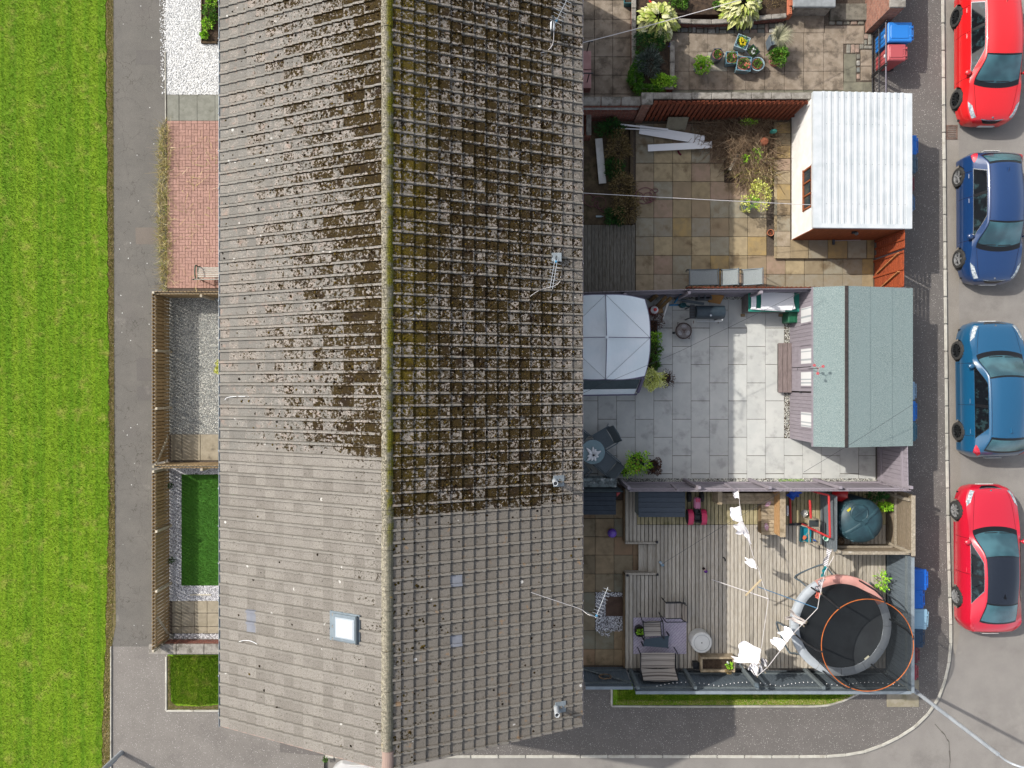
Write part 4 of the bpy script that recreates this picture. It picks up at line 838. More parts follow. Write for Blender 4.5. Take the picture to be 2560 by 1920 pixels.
# ============================================================ WALL, SCREEN BLOCKS, BROWN FENCE between gardens 1 and 2
yb = P(0, 304)[1]; bwt = thing('boundary_wall', 'brick boundary wall with pierced screen blocks and concrete coping', 'wall', P3(1530, 298, 0)); HB = 1.45; xa = P(1400, 0)[0]; xbb = P(1583, 0)[0]
mb = MB(); mb.box(((xa+xbb)/2, yb+.11, .42), (xbb-xa, .2, .84)); mb.build('brickwork', M['brick'], bwt)
M['screen'] = mat('white_screen_block', '#d5d5d2', '#bcbcb8', ns=8, rough=.9); sb = None
for k in range(8):
    if sb is None:
        q = MB(); s_ = .29
        for a_, b_ in (((-1, -1), (1, -1)), ((-1, 1), (1, 1)), ((-1, -1), (-1, 1)), ((1, -1), (1, 1)), ((-1, -1), (1, 1)), ((-1, 1), (1, -1)), ((0, -1), (0, 1)), ((-1, 0), (1, 0))): q.bar((a_[0]*s_/2, 0, a_[1]*s_/2), (b_[0]*s_/2, 0, b_[1]*s_/2), .1, .022)
        sb = mkmesh('screen_block', q.v, q.f, M['screen'])
    ob('screen_block', sb, bwt, Vector((xbb-.15-k*.3, yb+.11, .995))-bwt.location)
mb = MB(); mb.box(((xa+xbb)/2, yb+.11, 1.24), (xbb-xa, .2, .18)); mb.build('top_course', M['brick'], bwt)
for k in range(4): piece(bwt, 'coping_stone', (.6, .26, .08), (xbb-.31-k*.62, yb+.11, HB-.04), M['concrete'], 0, .015)
mb = MB(); mb.box((xbb+.15, yb+.11, .78), (.28, .3, 1.56)); mb.build('pier', M['brickl'], bwt); mb = MB(); mb.box((xbb+.15, yb+.11, 1.6), (.36, .36, .09), b=.02); mb.build('pier_cap', M['concrete'], bwt)
xe = P(1978, 0)[0]; mb = MB(); mb.box(((xbb+.3+xe)/2, yb+.24, .75), (xe-xbb-.3, .12, 1.5)); mb.build('brickwork', M['brick'], bwt)
for k in range(8): piece(bwt, 'coping_stone', (.6, .2, .06), (xbb+.62+k*.612, yb+.22, 1.53+rg.uniform(-.01, .01)), M['concrete'], rg.uniform(-.02, .02), .012)
M['redslat'] = mat('red_brown_fence_board', '#9d5235', '#7e3f2a', ns=5, rough=.85, st=(6, 6, 1), rnd=.16, stain=('#5e4a34', 4, .55, .75))
ft = thing('slatted_fence', 'red-brown vertical slatted fence in front of the boundary wall', 'fence', P3(1790, 306, 0)); x0 = xbb+.35; n = 33
for k in range(n): piece(ft, 'slat', (.1, .02, 1.64), (x0+.06+k*(xe-x0-.1)/n, yb+.005, .86), M['redslat'], 0, .004, (rg.uniform(-.01, .01), rg.uniform(-.012, .012), 0))
for z in (.35, 1.4): piece(ft, 'rail', (xe-x0, .04, .08), ((x0+xe)/2, yb+.045, z), M['redslat'], 0, .004)
# ============================================================ GARDEN 2: sandstone patio
M['sand'] = mat('mixed_sandstone_flag', '#b59f7c', pal=['#b8a582', '#ab9c80', '#bcaa8c', '#aca692', '#b59b86', '#b99f6c', '#a89478', '#b8a994', '#c0ae8a', '#a29a88'], col2='#97876c', ns=3.5, rough=.9, bump=.25, bs=60, rnd=.07, st=(1.1, 1.1, 1), stain=('#7d6a50', 1.6, .52, .7))
S2 = structure('sandstone_patio', [(1400, 300), (2190, 300), (2190, 742), (1400, 742)], .004, M['joint'])
xs = [1589, 1634.5, 1681.6, 1728.8, 1775.7, 1822.6, 1869.7, 1916.9, 1963.6, 2011.2, 2059, 2107.5, 2155.8, 2184]; ys = [262, 309, 360, 407.8, 454, 499, 545, 591.6, 639, 685.6, 733]
slabs(S2, xs, ys, .035, .05, M['sand'], seed=12, skip=lambda x, y: (x > 1935 and y < 640) or (1811 < x < 1935 and y < 455) or y < 300)
structure('garden_dirt', [(1400, 305), (1574, 305), (1574, 562), (1400, 562)], .01, mat('brown_dirt', '#7a6a52', '#5d5040', ns=4, rough=1, bump=.5, stain=('#46452a', 3, .5, .7)))
mb = MB(); pbox(mb, 1811, 300, 1934, 456, .0, .06, 0); mb.build('brush_bed', M['soil'], kind='structure')
st2 = structure('raised_step', [(1937, 300), (2186, 300), (2186, 647), (1937, 647)], .14, M['joint'], .14)
slabs(st2, [1936, 1943, 1976], [305, 333, 364, 396, 427, 460, 500, 538, 578, 616, 646], .165, .05, M['sand'], seed=14); slabs(st2, [1976, 2022, 2070, 2119, 2167, 2186], [599, 646], .165, .05, M['sand'], seed=15)
# white shed
x0, x1 = P(1975, 0)[0], P(2191, 0)[0]; y1, y0 = P(0, 298)[1], P(0, 601)[1]
ws = thing('garden_shed', 'white rendered shed with white ribbed metal roof', 'shed', ((x0+x1)/2, (y0+y1)/2, 0)); M['whrender'] = mat('white_roughcast', '#f6f4f0', '#ebe8e2', ns=3, rough=.95, bump=.5, bs=110, gain=1.35)
hl_, hr_ = 2.0, 1.86; mb = MB(); mb.add([(x0, y0, 0), (x1, y0, 0), (x1, y1, 0), (x0, y1, 0), (x0, y0, hl_), (x1, y0, hr_), (x1, y1, hr_), (x0, y1, hl_)], [(1, 2, 6, 5), (2, 3, 7, 6), (3, 0, 4, 7), (4, 5, 6, 7)]); mb.build('wall', M['whrender'], ws)
M['teak'] = mat('orange_brown_timber', '#b5683a', '#9c5530', ns=5, st=(9, 9, 1), rough=.8)
for k in range(20): piece(ws, 'front_board', ((x1-x0)/20-.006, .025, 1.9), (x0+(k+.5)*(x1-x0)/20, y0-.012, .95), M['teak'], 0, .004)
M['ribroof'] = mat('white_coated_steel', '#dfe3e5', '#d0d6d9', ns=2, rough=.5, spec=.4, stain=('#bfc6c9', 1.2, .55, .8), gain=1.1)
xl_, xr_ = x0-.13, P(2281, 560, 1.97)[0]; yt_, yb_ = y1+.05, y0-.04; sl = (hr_-hl_)/(x1-x0); zf = lambda x: hl_+.06+(x-x0)*sl
mb = MB(); nr = 13; prf = []
for k in range(nr):
    u = xl_+.27+(xr_-xl_-.42)*k/nr; w_ = (xr_-xl_-.42)/nr; prf += [(u, 0), (u+w_*.1, .035), (u+w_*.42, .035), (u+w_*.52, 0), (u+w_*.76, .006)]
prf.append((xr_-.15, 0)); n = len(prf); mb.add([(x, yt_+.02, zf(x)+z) for x, z in prf]+[(x, yb_+.1, zf(x)+z) for x, z in prf], [(i+n, i+1+n, i+1, i) for i in range(n-1)]); mb.build('ribbed_sheet', M['ribroof'], ws)
for nm, (ax, bx_, ay, by_) in (('left_flashing', (xl_, xl_+.27, yb_, yt_)), ('right_flashing', (xr_-.16, xr_, yb_, yt_)), ('front_flashing', (xl_+.27, xr_-.16, yb_, yb_+.13))):
    mb = MB(); mb.add([(ax, ay, zf(ax)+.045), (bx_, ay, zf(bx_)+.045), (bx_, by_, zf(bx_)+.045), (ax, by_, zf(ax)+.045), (ax, ay, zf(ax)-.09), (bx_, ay, zf(bx_)-.09), (bx_, by_, zf(bx_)-.09), (ax, by_, zf(ax)-.09)], [(0, 1, 2, 3), (4, 0, 3, 7), (1, 5, 6, 2), (4, 5, 1, 0), (3, 2, 6, 7), (7, 6, 5, 4)]); mb.build('roof_flashing', M['ribroof'], ws)
mb = MB(); 
for yy in (y1-.1, y1-.9, y1-2.1, y1-3.3):
    for k in range(nr): u = xl_+.27+(xr_-xl_-.42)*(k+.75)/nr; mb.lathe([(.012, 0), (.01, .008), (0, .012)], (u, yy, zf(u)+.004), 6)
mb.build('roof_screws', M['greymetal'], ws)
yw1, yw0 = P(0, 455)[1], P(0, 547)[1]; fo = MB(); wz0, wz1 = 1.12, 1.74
fo.box((x0-.01, (yw0+yw1)/2, wz0), (.07, yw1-yw0+.08, .05)); fo.box((x0-.01, (yw0+yw1)/2, wz1), (.06, yw1-yw0+.08, .05))
for k in range(4): fo.box((x0-.01, yw0+(yw1-yw0)*k/3, (wz0+wz1)/2), (.06, .045, wz1-wz0))
wo = fo.build('window', M['teak'], ws)
for k in range(3): piece(wo, 'pane', (.012, (yw1-yw0)/3-.05, wz1-wz0-.05), (x0-.004, yw0+(yw1-yw0)*(k+.5)/3, (wz0+wz1)/2), M['pane'], 0, .002)
t = thing('security_light', 'small round security camera on the shed front', 'camera', (P(2140, 573, 1.5)[0], y0-.05, 1.5)); mb = MB(); mb.lathe([(.05, 0), (.055, .05), (.03, .09), (0, .09)], (t.location.x, y0-.1, 1.5), 12); mb.build('housing', M['greymetal'], t); mb = MB(); mb.box((t.location.x-.06, y0-.06, 1.5), (.14, .08, .06), b=.01); mb.build('mount', M['black'], t)
t = thing('broom', 'broom lying at the foot of the shed front', 'broom', P3(2100, 602, .19)); a = P3(2151, 600, .22); c = P3(2086, 602, .22); mb = MB(); mb.tube([a, c], .012, 6); mb.build('handle', M['alu'], t); mb = MB(); mb.box((c[0]-.03, c[1], .22), (.07, .26, .08), b=.015); mb.build('broom_head', M['potdark'], t)
# orange gate with horizontal slats
M['orslat'] = mat('orange_red_stained_board', '#b5572f', '#9a4626', ns=6, rough=.8, st=(1, 4, 6), rnd=.12, stain=('#7a3f28', 5, .6, .75))
gx = P(2185, 0)[0]
for lab, ya_, yb_, h_, brace in (('orange-red slatted fence panel between the shed and gate', 602, 648, 1.85, 0), ('orange-red slatted gate with two diagonal braces', 650, 737, 1.8, 1)):
    A, B = P(0, ya_)[1], P(0, yb_)[1]; t = thing('slatted_gate' if brace else 'slatted_fence', lab, 'gate' if brace else 'fence', (gx, (A+B)/2, 0))
    for k in range(14): piece(t, 'slat', (.02, A-B-.02, .098), (gx, (A+B)/2, .09+k*h_/14.2), M['orslat'], 0, .004)
    for y_ in (A-.06, (A+B)/2, B+.06): piece(t, 'upright', (.035, .07, h_), (gx-.03, y_, h_/2+.02), M['orslat'], 0, .005)
    if brace:
        for q in (0, 1): mb = MB(); mb.bar((gx-.055, B+.08+q*(A-B)/2, .3), (gx-.055, B+.08+(q+.75)*(A-B)/2, 1.6), .07, .03); mb.build('brace', mat('pale_brace', '#c98a58', rough=.8), t)
# bed, shrubs, planks
mb = MB(); pbox(mb, 1575, 308, 1584, 560, 0, .2, .012); mb.build('sleeper', mat('old_sleeper', '#6d5f4c', '#54493a', ns=7, rough=.95, st=(6, 1, 6)), None, label='old timber sleeper edging the shrub bed', cat='sleeper')
for i, (px, py, r, h, mm, lab) in enumerate(((1527, 322, (.5, .26), .6, 'leafdark', 'dark green half-shaded shrub beside the brick wall'), (1545, 372, (.4, .62), .65, 'leafbrown', 'brown withered shrub in the upper part of the shrub bed'), (1535, 420, (.32, .4), .5, 'leafdark', 'green grassy shrub beside the white plank'), (1553, 470, (.42, .55), .7, 'leafbrown', 'pale brown withered shrub in the middle of the shrub bed'), (1566, 520, (.42, .5), .75, 'leafbrown', 'large brown dead-headed shrub above the old decking'), (1540, 540, (.3, .3), .5, 'leafdark', 'dark green shrub at the corner of the old decking'))):
    shrub('shrub', lab, 'shrub', px, py, r, h, M[mm], 1100, .09, 0, 120+i, stems=5, lw=.25)
t = thing('white_plank', 'dirty white plank lying along the shrub bed', 'plank', P3(1501, 404, 0)); mb = MB(); a, c = P3(1496, 348, .12), P3(1506, 460, .12); mb.bar(a, c, .24, .05, .008); mb.build('board', M['whitepaint'], t); t.location.z = .06
def flatboard(label, px, py, L, w_, ang, z, m, name='plastic_board', cat='board', th=.03, ny=0): mb = MB(); x, y = P(px, py, z); mb.box((x, y, z), (L, w_, th), rot=(Matrix.Rotation(ang, 3, 'Z') @ Matrix.Rotation(ny, 3, 'Y')), b=.006); return mb.build(name, m, None, label=label, cat=cat)
flatboard('upper white plastic board lying beside the brush pile', 1680, 337, 2.15, .29, R(-9), .2, M['white'], ny=.02); flatboard('lower white plastic board with a notched end by brush pile', 1700, 366, 2.1, .22, R(3), .2, M['white']); flatboard('narrow white plastic trim strip above the white boards', 1605, 317, 1.7, .05, R(-6), .3, M['white'], 'plastic_strip', 'strip', .04); flatboard('second thin white trim strip reaching to the shrub bed', 1592, 323, 1.5, .03, R(-3), .28, M['white'], 'plastic_strip', 'strip', .04)
mb = MB(); a = P3(1692, 316, .35); mb.box((a[0], a[1]+.08, .35), (.66, .04, .55), rot=Matrix.Rotation(-.5, 3, 'X'), b=.01); mb.build('leaning_flagstone', mat('leaning_flag', '#97907c', '#857e6c', ns=4, rough=.9), None, label='grey flagstone leaning against the red-brown fence', cat='flagstone')
def heap(label, name, poly, n, h, m, seed, L=(.25, .7)):
    pl = [P(*q_) for q_ in poly]; X, Y = sample(pl, n, seed); q = random.Random(seed); cx, cy = X.mean(), Y.mean(); sd = max(np.ptp(X), np.ptp(Y))/2; vv = []; ff = []
    for x, y in zip(X, Y):
        d = math.hypot(x-cx, y-cy)/sd; z0 = .06+q.uniform(0, h)*max(.15, 1-d*.9); a = q.uniform(0, 6.3); l = q.uniform(*L); p0 = Vector((x, y, z0)); dr = Vector((math.cos(a), math.sin(a), q.uniform(-.25, .35)))
        b1 = p0+dr*l*.5+Vector((q.uniform(-.06, .06), q.uniform(-.06, .06), .05)); p2 = b1+dr*l*.5+Vector((q.uniform(-.1, .1), q.uniform(-.1, .1), -.06)); w_ = Vector((-dr.y, dr.x, 0)).normalized()*q.uniform(.003, .007); u = Vector((0, 0, .007)); k = len(vv)
        for p in (p0, b1, p2): vv += [p-w_, p+w_, p+u]
        for s_ in (0, 3): ff += [(k+s_, k+s_+1, k+s_+4, k+s_+3), (k+s_+1, k+s_+2, k+s_+5, k+s_+4), (k+s_+2, k+s_, k+s_+3, k+s_+5)]
    a = np.array([tuple(v) for v in vv]); L0_ = Vector((cx, cy, 0)); return tag(ob(name, mkmesh(name, [tuple(v-L0_) for v in vv], ff, m), None, L0_), label, 'brushwood')
heap('tangled heap of dry brown brushwood in the patio corner', 'brushwood_pile', [(1725, 305), (1935, 300), (1935, 440), (1890, 470), (1830, 445), (1812, 400), (1760, 370)], 2600, .5, M['twig'], 5)
heap('pale dry hedge cuttings below the brushwood heap', 'hedge_cuttings', [(1820, 385), (1930, 385), (1930, 465), (1880, 468), (1825, 440)], 900, .3, M['drygrass'], 6, (.15, .4))
for i, (px, py, r, lab) in enumerate(((1890, 390, (.22, .3), 'fresh green weeds growing through the brushwood'), (1862, 398, (.12, .14), 'small green weed beside the pale cuttings'), (1868, 308, (.3, .1), 'green weeds at the foot of the red-brown fence'))): shrub('weeds', lab, 'weeds', px, py, r, .4, M['leafbright'], 160, .06, .02, 140+i)
mb = MB(); mb.lathe([(.04, 0), (.1, .08), (.11, .2), (.07, .28), (0, .3)], P3(1929, 333, .3), 10, sy=.6); mb.build('watering_can', mat('teal_plastic', '#4fa79a', rough=.5), None, label='teal plastic can lying on the brushwood', cat='can')
mb = MB(); mb.lathe([(.1, 0), (.14, .1), (.12, .22), (0, .26)], P3(1906, 358, .25), 12); mb.build('rusty_bucket', mat('rusty_orange', '#a8654a', '#8a5038', ns=8, rough=.9), None, label='rusty orange tub among the brushwood', cat='tub')
flatboard('splintered timber post lying in the pale cuttings', 1834, 405, .6, .09, R(62), .25, mat('bleached_timber', '#b5aa98', '#968b78', ns=7, rough=.9), 'timber_offcut', 'timber', .07)
# hoses
M['hose'] = mat('maroon_hose', '#84505a', rough=.6)
def loops(label, px, py, r, n, seed, m, z=.05, tail=None, name='hose', cat='hose'):
    q = random.Random(seed); pts = []
    for k in range(n*10): a = 2*math.pi*k/10+q.uniform(-.1, .1); rr = r*(.65+.35*math.sin(k*.37+seed)); x, y = P(px+14*math.sin(k*.21), py+8*math.cos(k*.17)); pts.append((x+rr*math.cos(a), y+rr*math.sin(a)*.9, z+.012*(k % 7)/3))
    if tail: pts += [P3(*t_, z) for t_ in tail]
    mb = MB(); mb.tube(smoothpts(pts, 3), .011, 5); mb.build(name, m, None, smooth=True, label=label, cat=cat)
loops('maroon garden hose coiled on the sandstone patio', 1609, 494, .28, 4, 3, M['hose'], .05, [(1625, 478), (1640, 472), (1645, 478), (1635, 482)]); loops('maroon garden hose lying on the dirt by the old decking', 1487, 505, .22, 3, 5, M['hose'], .03, [(1500, 525), (1517, 534)])
t = thing('bottle', 'clear plastic bottle lying near the hose on dirt', 'bottle', P3(1498, 542, .02)); mb = MB(); x, y = P(1498, 542); mb.lathe([(0, -.12), (.035, -.11), (.035, .06), (.014, .1), (.014, .13), (0, .13)], (x, y, .05), 10, axis='X'); mb.build('bottle_body', mat('clear_plastic', '#b9cfd4', rough=.15, spec=.6), t)
# old decking
M['olddeck'] = mat('dark_weathered_deck_board', '#8f8a80', '#6f6a5f', ns=6, rough=.95, st=(10, .7, 1), rnd=.12, stain=('#5b5240', 4, .5, .7, 1))
od = thing('old_decking', 'dark weathered decking platform against the house', 'decking', P3(1500, 640, 0)); 
for k in range(15): slab(od, 1451+k*9.13, 562, 1451+(k+1)*9.13, 732, .16, .03, M['olddeck'], .008, 0, 'deck_board', .004)
mb = MB(); pbox(mb, 1452, 564, 1587, 731, .0, .125, 0); mb.build('subframe', M['dark'], od)
# yellow shrub in silver tub, small pot
x, y = P(1866, 514, .3); t = thing('potted_shrub', 'straggly yellow-leaved shrub in a silver tub', 'potted shrub', (x, y, .036)); mb = MB(); mb.lathe([(.15, 0), (.19, .34), (.17, .34), (.165, .28), (0, .28)], (x, y, .036), 24); shade(mb.build('tub', M['greymetal'], t))
q = random.Random(3)
for k in range(9):
    a = q.uniform(0, 6.3); L = q.uniform(.2, .48); mb = MB(); tip = Vector((x+.12+L*math.cos(a)*.9, y+.08+L*math.sin(a), .75+q.uniform(-.1, .25))); mb.tube([(x, y, .3), (x+.06, y+.03, .5), tip], [.012, .008, .003], 5); mb.build('stem', M['stem'], t); foliage('foliage', t, tip, (.15, .15, .12), 90, .06, M['leafyellow'], 200+k)
foliage('foliage', t, (x+.08, y+.03, .62), (.2, .2, .16), 200, .06, M['leafbright'], 230)
pot('small terracotta pot with orange contents near the step', 1926, 582, .095, .15, 18, 0, M['terracotta'], mat('orange_soil', '#c8541c', rough=.9), 8, None, None, .3, .01, group=None)
# three folding garden chairs against the fence
M['texti'] = mat('grey_woven_sling', '#a3abac', '#8b9395', ns=30, st=(6, 1, 1), rough=.8); M['chairmetal'] = mat('blue_grey_tube', '#6f7d86', rough=.45, metal=.3)
def sling(label, px0, px1, tilt, seed):
    x0, y1 = P(px0, 676, .5); x1, y0 = P(px1, 714, .5); t = thing('folding_chair', label, 'garden chair', ((x0+x1)/2, (y0+y1)/2, .036), 'folded garden chairs by the fence')
    za, zb = .62, .62+tilt; mb = MB(); mb.grid(lambda u, v: (x0+.03+(x1-x0-.06)*u, y1-(y1-y0)*v, za+(zb-za)*u-.03*math.sin(math.pi*u)), 6, 5); mb.build('seat', M['texti'], t)
    for yy in (y1, y0): mb = MB(); mb.tube([(x0, yy, za), (x1, yy, zb)], .014, 6); mb.build('side_rail', M['chairmetal'], t)
    for xx, z in ((x0, za), (x1, zb)): mb = MB(); mb.tube([(xx, y1+.03, z), (xx, y0-.02, z)], .016, 6); mb.tube([(xx, y1+.02, z), (xx+.03, y1+.04, .04)], .013, 6); mb.tube([(xx, y0, z), (xx+.03, y0+.03, .04)], .013, 6); mb.build('leg_frame', M['chairmetal'], t)
    mb = MB(); mb.tube(smoothpts([(x0-.02, y1-.02, za+.02), (x0-.09, y1+.0, za+.08), (x0-.13, y1-.06, za+.06)], 4), .012, 6); mb.build('armrest', M['black'], t)
sling('widest grey folded garden chair, nearest the old decking', 1721, 1791, .1, 1); sling('middle of the three grey folded garden chairs', 1802, 1839, .2, 2); sling('grey folded garden chair nearest the orange gate', 1852, 1896, .3, 3)
# washing lines over gardens 1 and 2
mb = MB(); mb.tube(sag(P3(1452, 108, 3.4), P3(1850, 0, 2.9), .05, 20)+[Vector(P3(2100, -70, 2.4))], .011, 5); mb.build('washing_line', M['rope'], None, label='white washing line crossing above the hosta bed', cat='washing line')
mb = MB(); mb.tube(sag(P3(1450, 482, 3.0), P3(2027, 512, 1.95), .03, 20), .009, 5); mb.build('washing_line', M['rope'], None, label='white washing line from the house to the white shed', cat='washing line')
t = thing('sock', 'dark red sock beside the lower white board', 'sock', P3(1700, 382, .04)); mb = MB(); mb.tube(smoothpts([P3(1695, 377, .05), P3(1698, 383, .06), P3(1703, 387, .05)], 4), [.02]*3 if 0 else .03, 6); mb.build('fabric', mat('dark_red_fabric', '#6d2038', rough=.9), t)
mb = MB(); a = P(1462, 0)[0]; mb.box((a+.05, P(0, 316)[1], .25), (.2, .95, .5)); lw_ = thing('low_wall', 'short low brick wall with grey coping beside the house', 'wall', (a+.05, P(0, 316)[1], 0)); mb.build('brickwork', M['brick'], lw_); piece(lw_, 'coping_stone', (.16, .95, .07), (a+.07, P(0, 316)[1], .54), M['concrete'], 0, .012)
# ============================================================ GARDEN 3: pale porcelain patio
M['porc'] = mat('pale_grey_porcelain', '#dedfda', '#d4d6d2', ns=2.2, rough=.75, bump=.06, bs=60, rnd=.05, stain=('#b3b4b1', 1.7, .5, .72))
M['grout'] = mat('brown_grout', '#5f5347', rough=1)
S3 = structure('porcelain_patio', [(1400, 738), (2190, 738), (2190, 1200), (1400, 1200)], .022, M['grout'])
xe3 = [1449, 1495]+[1495+46.55*k for k in range(1, 16)]
for i in range(len(xe3)-1):
    y = (820.2 if i % 2 == 0 else 775.2)-91*2
    while y < 1199:
        a, c = max(y, 748), min(y+91, 1197)
        if xe3[i+1] > 1962 and xe3[i] < 1975+15: a = max(a, 1095) if xe3[i] > 1958 else a
        elif xe3[i] > 1962: a = max(a, 1050)
        if c-a > 4 and xe3[i] < 2188: slab(S3, xe3[i], a, min(xe3[i+1], 2190), c, .04, .03, M['porc'], .018, 0, 'paving_slab', .003)
        y += 91
o = stones('gravel', [(1960, 745), (1976, 745), (1976, 1095), (1960, 1095)], 1500, .016, M['gravelg'], .03, 61, S3); stones('gravel', [(1530, 1196), (2190, 1196), (2190, 1208), (1530, 1208)], 3600, .016, M['gravelg'], .03, 62, S3); stones('gravel', [(1600, 738), (1880, 736), (1880, 750), (1600, 752)], 1500, .016, M['gravelg'], .03, 63, S3)
blades('moss', [(1945, 1197), (2010, 1197), (2010, 1203), (1945, 1203)], 500, .03, .008, M['leafbright'], .03, 64, S3)
# lilac-grey close-boarded fences
M['lilac'] = mat('lilac_grey_painted_board', '#a8a0a8', '#9c949c', ns=4, rough=.75, st=(5, 5, .8), rnd=.05); M['lilacp'] = mat('lilac_grey_post', '#a49ca4', rough=.75)
def boarded(label, pl, h, m, mp, facing, group=None, w=.14, name='boarded_fence', cap=None, posts=True, hs_=None, th=.02):
    """pl: base polyline in px; vertical boards on rails with posts"""
    a0 = Vector((*P(*pl[0]), 0)); c0 = Vector((*P(*pl[-1]), 0)); t = thing(name, label, 'fence', (a0+c0)/2, group); cnt = 0
    for i in range(len(pl)-1):
        a, c = Vector((*P(*pl[i]), 0)), Vector((*P(*pl[i+1]), 0)); d = c-a; n = max(1, round(d.length/w)); an = math.atan2(d.y, d.x); nrm = Vector((-d.y, d.x, 0)).normalized()*facing
        ha, hc = (hs_[i], hs_[i+1]) if hs_ else (h, h)
        for k in range(n):
            p = a.lerp(c, (k+.5)/n); hh = round((ha+(hc-ha)*(k+.5)/n)/.02)*.02; piece(t, 'board', (d.length/n-.006, th, hh), p+Vector((0, 0, hh/2+.02)), m, an, .004)
        for z in (.3, min(ha, hc)-.25): mb = MB(); mb.bar(a+nrm*.035+Vector((0, 0, z)), c+nrm*.035+Vector((0, 0, z)), .045, .08); mb.build('rail', mp, t)
        if cap: mb = MB(); mb.bar(a+Vector((0, 0, ha+.04)), c+Vector((0, 0, hc+.04)), .09, .035); mb.build('capping', cap, t)
        if posts:
            np_ = max(1, round(d.length/1.9))
            for k in range(np_+(1 if i == len(pl)-2 else 0)): p = a.lerp(c, k/np_)+nrm*.1; hh = ha+(hc-ha)*k/np_; piece(t, 'post', (.09, .09, round(hh+.04, 2)), p+Vector((0, 0, hh/2+.02)), mp, an, .006)
    return t
F23 = boarded('lilac-grey boarded fence between sandstone patio and porcelain patio', [(1396, 747), (1690, 741), (2190, 738)], 1.75, M['lilac'], M['lilacp'], -1, hs_=[1.45, 1.72, 1.78])
M['redtile'] = mat('red_brown_slat_top', '#8a4a32', '#6e3a28', ns=9, rough=.9)
t = thing('slatted_fence', 'red-brown slatted fence backing the lilac-grey fence', 'fence', P3(1800, 737, 0)); x = P(1690, 0)[0]; xe_ = P(2182, 0)[0]
while x < xe_: piece(t, 'slat', (.1, .02, 1.78), (x, P(0, 736)[1], .9), M['redtile'], .3, .004); x += .14
for z in (.4, 1.4): mb = MB(); mb.box(((P(1690, 0)[0]+xe_)/2, P(0, 736)[1]+.03, z), (xe_-P(1690, 0)[0], .03, .08)); mb.build('rail', M['redtile'], t)
F34 = boarded('lilac-grey boarded fence between porcelain patio and timber deck', [(1548, 1206), (2196, 1205)], 1.92, M['lilac'], M['lilacp'], 1, name='boarded_fence')
for k in range(5): x_ = P(1660+k*130, 0)[0]; mb = MB(); mb.bar((x_, P(0, 1200)[1]+.02, 1.0), (x_+.02, P(0, 1204)[1], 1.9), .06, .05); mb.build('strut', M['lilacp'], F34)
F3e = boarded('lilac-grey boarded side fence between felt-roofed shed and deck', [(2192, 1090), (2194, 1205)], 1.8, M['lilac'], M['lilacp'], -1)
# felt-roofed summerhouse
x0, x1 = P(1974, 0)[0], P(2205-14, 0)[0]; y1, y0 = P(0, 741)[1], P(0, 1096)[1]
sh = thing('summerhouse', 'lilac-grey timber summerhouse with green felt roof', 'shed', ((x0+x1)/2, (y0+y1)/2, 0)); hE = 2.02
n = 40
for k in range(n):
    yy = y0+(y1-y0)*(k+.5)/n
    if P(0, 978)[1] < yy < P(0, 862)[1]: continue
    piece(sh, 'wall_board', (.02, (y1-y0)/n-.005, hE), (x0, yy, hE/2+.03), M['lilac'], 0, .004)
dyt, dyb = P(0, 862)[1], P(0, 978)[1]
for q in (0, 1):
    A = dyt-(dyt-dyb)/2*q; B = A-(dyt-dyb)/2; dr = MB(); dr.box((x0+.012, (A+B)/2, 1.0), (.02, A-B-.02, 1.9)); do = dr.build('door', M['lilac'], sh)
    for k in range(8): piece(do, 'door_board', (.015, A-B-.16, .1), (x0-.008, (A+B)/2, .15+k*.108), M['lilac'], 0, .003)
    for y_ in (A-.05, B+.05): piece(do, 'door_stile', (.03, .08, 1.92), (x0-.012, y_, 1.0), M['lilacp'], 0, .004)
M['curtain'] = None
def m_curt():
    b = NB('striped_white_curtain'); x, y, z = b.xyz(); s = b.math('SINE', b.math('MULTIPLY', y, 52.)); s2 = b.math('SINE', b.math('MULTIPLY', y, 19.)); c = b.mix(b.mr(b.math('ADD', s, s2), .5, 1.1), C('#fbfbfb'), C('#c3c9cc')); return b.fin(c, .25, .5)
M['curtain'] = m_curt()
for (a, c) in ((776, 819), (873, 916), (928, 968), (1023, 1065)):
    A, B = P(0, a)[1], P(0, c)[1]; fo = piece(sh, 'window', (.035, A-B, .92), (x0-.016, (A+B)/2, 1.42), M['lilacp'], 0, .006); piece(fo, 'pane', (.012, A-B-.1, .8), (x0-.036, (A+B)/2, 1.42), M['curtain'], 0, .003)
mb = MB(); 
for ya_ in (y0+.015, y1-.015): mb.prism([(0, 0)]*0 or [(x0+.02, ya_-.014), (x1-.02, ya_-.014), (x1-.02, ya_+.014), (x0+.02, ya_+.014)], .02, 1.72)
mb.box((x1, (y0+y1)/2, .85), (.03, y1-y0-.06, 1.66)); mb.build('wall', M['lilac'], sh)
mb = MB(); mb.box((x0-.03, dyb-.02, .95), (.03, .05, .12)); mb.tube([(x0-.05, (dyt+dyb)/2, .9), (x0-.1, (dyt+dyb)/2, .9), (x0-.1, (dyt+dyb)/2-.1, .9)], .01, 5); mb.build('door_handle', M['blackmetal'], sh)
def m_felt():
    b = NB('green_mineral_felt'); c = b.mix(b.mr(b.noise(55, 3, .8), .38, .62), C('#74858a') if 0 else C('#738685'), C('#a9b8b6')); c = b.mix(b.mr(b.noise(1.6, 4, .6, b.vm(b.pos(), (1, .3, 1))), .4, .7), c, b.mix(.5, c, C('#93a5a4'))); b.bump(b.noise(90, 3, .7), .5, .01); return b.fin(c, .95, .15)
M['felt'] = m_felt()
xl, xm, xr = P(2033, 0, 2.02)[0], P(2116, 0, 2.3)[0], P(2282, 0, 1.8)[0]; zt, zl, zr = 2.3, 2.03, 1.8; yt, yb = P(0, 717, 2.1)[1], P(0, 1117, 2.1)[1]
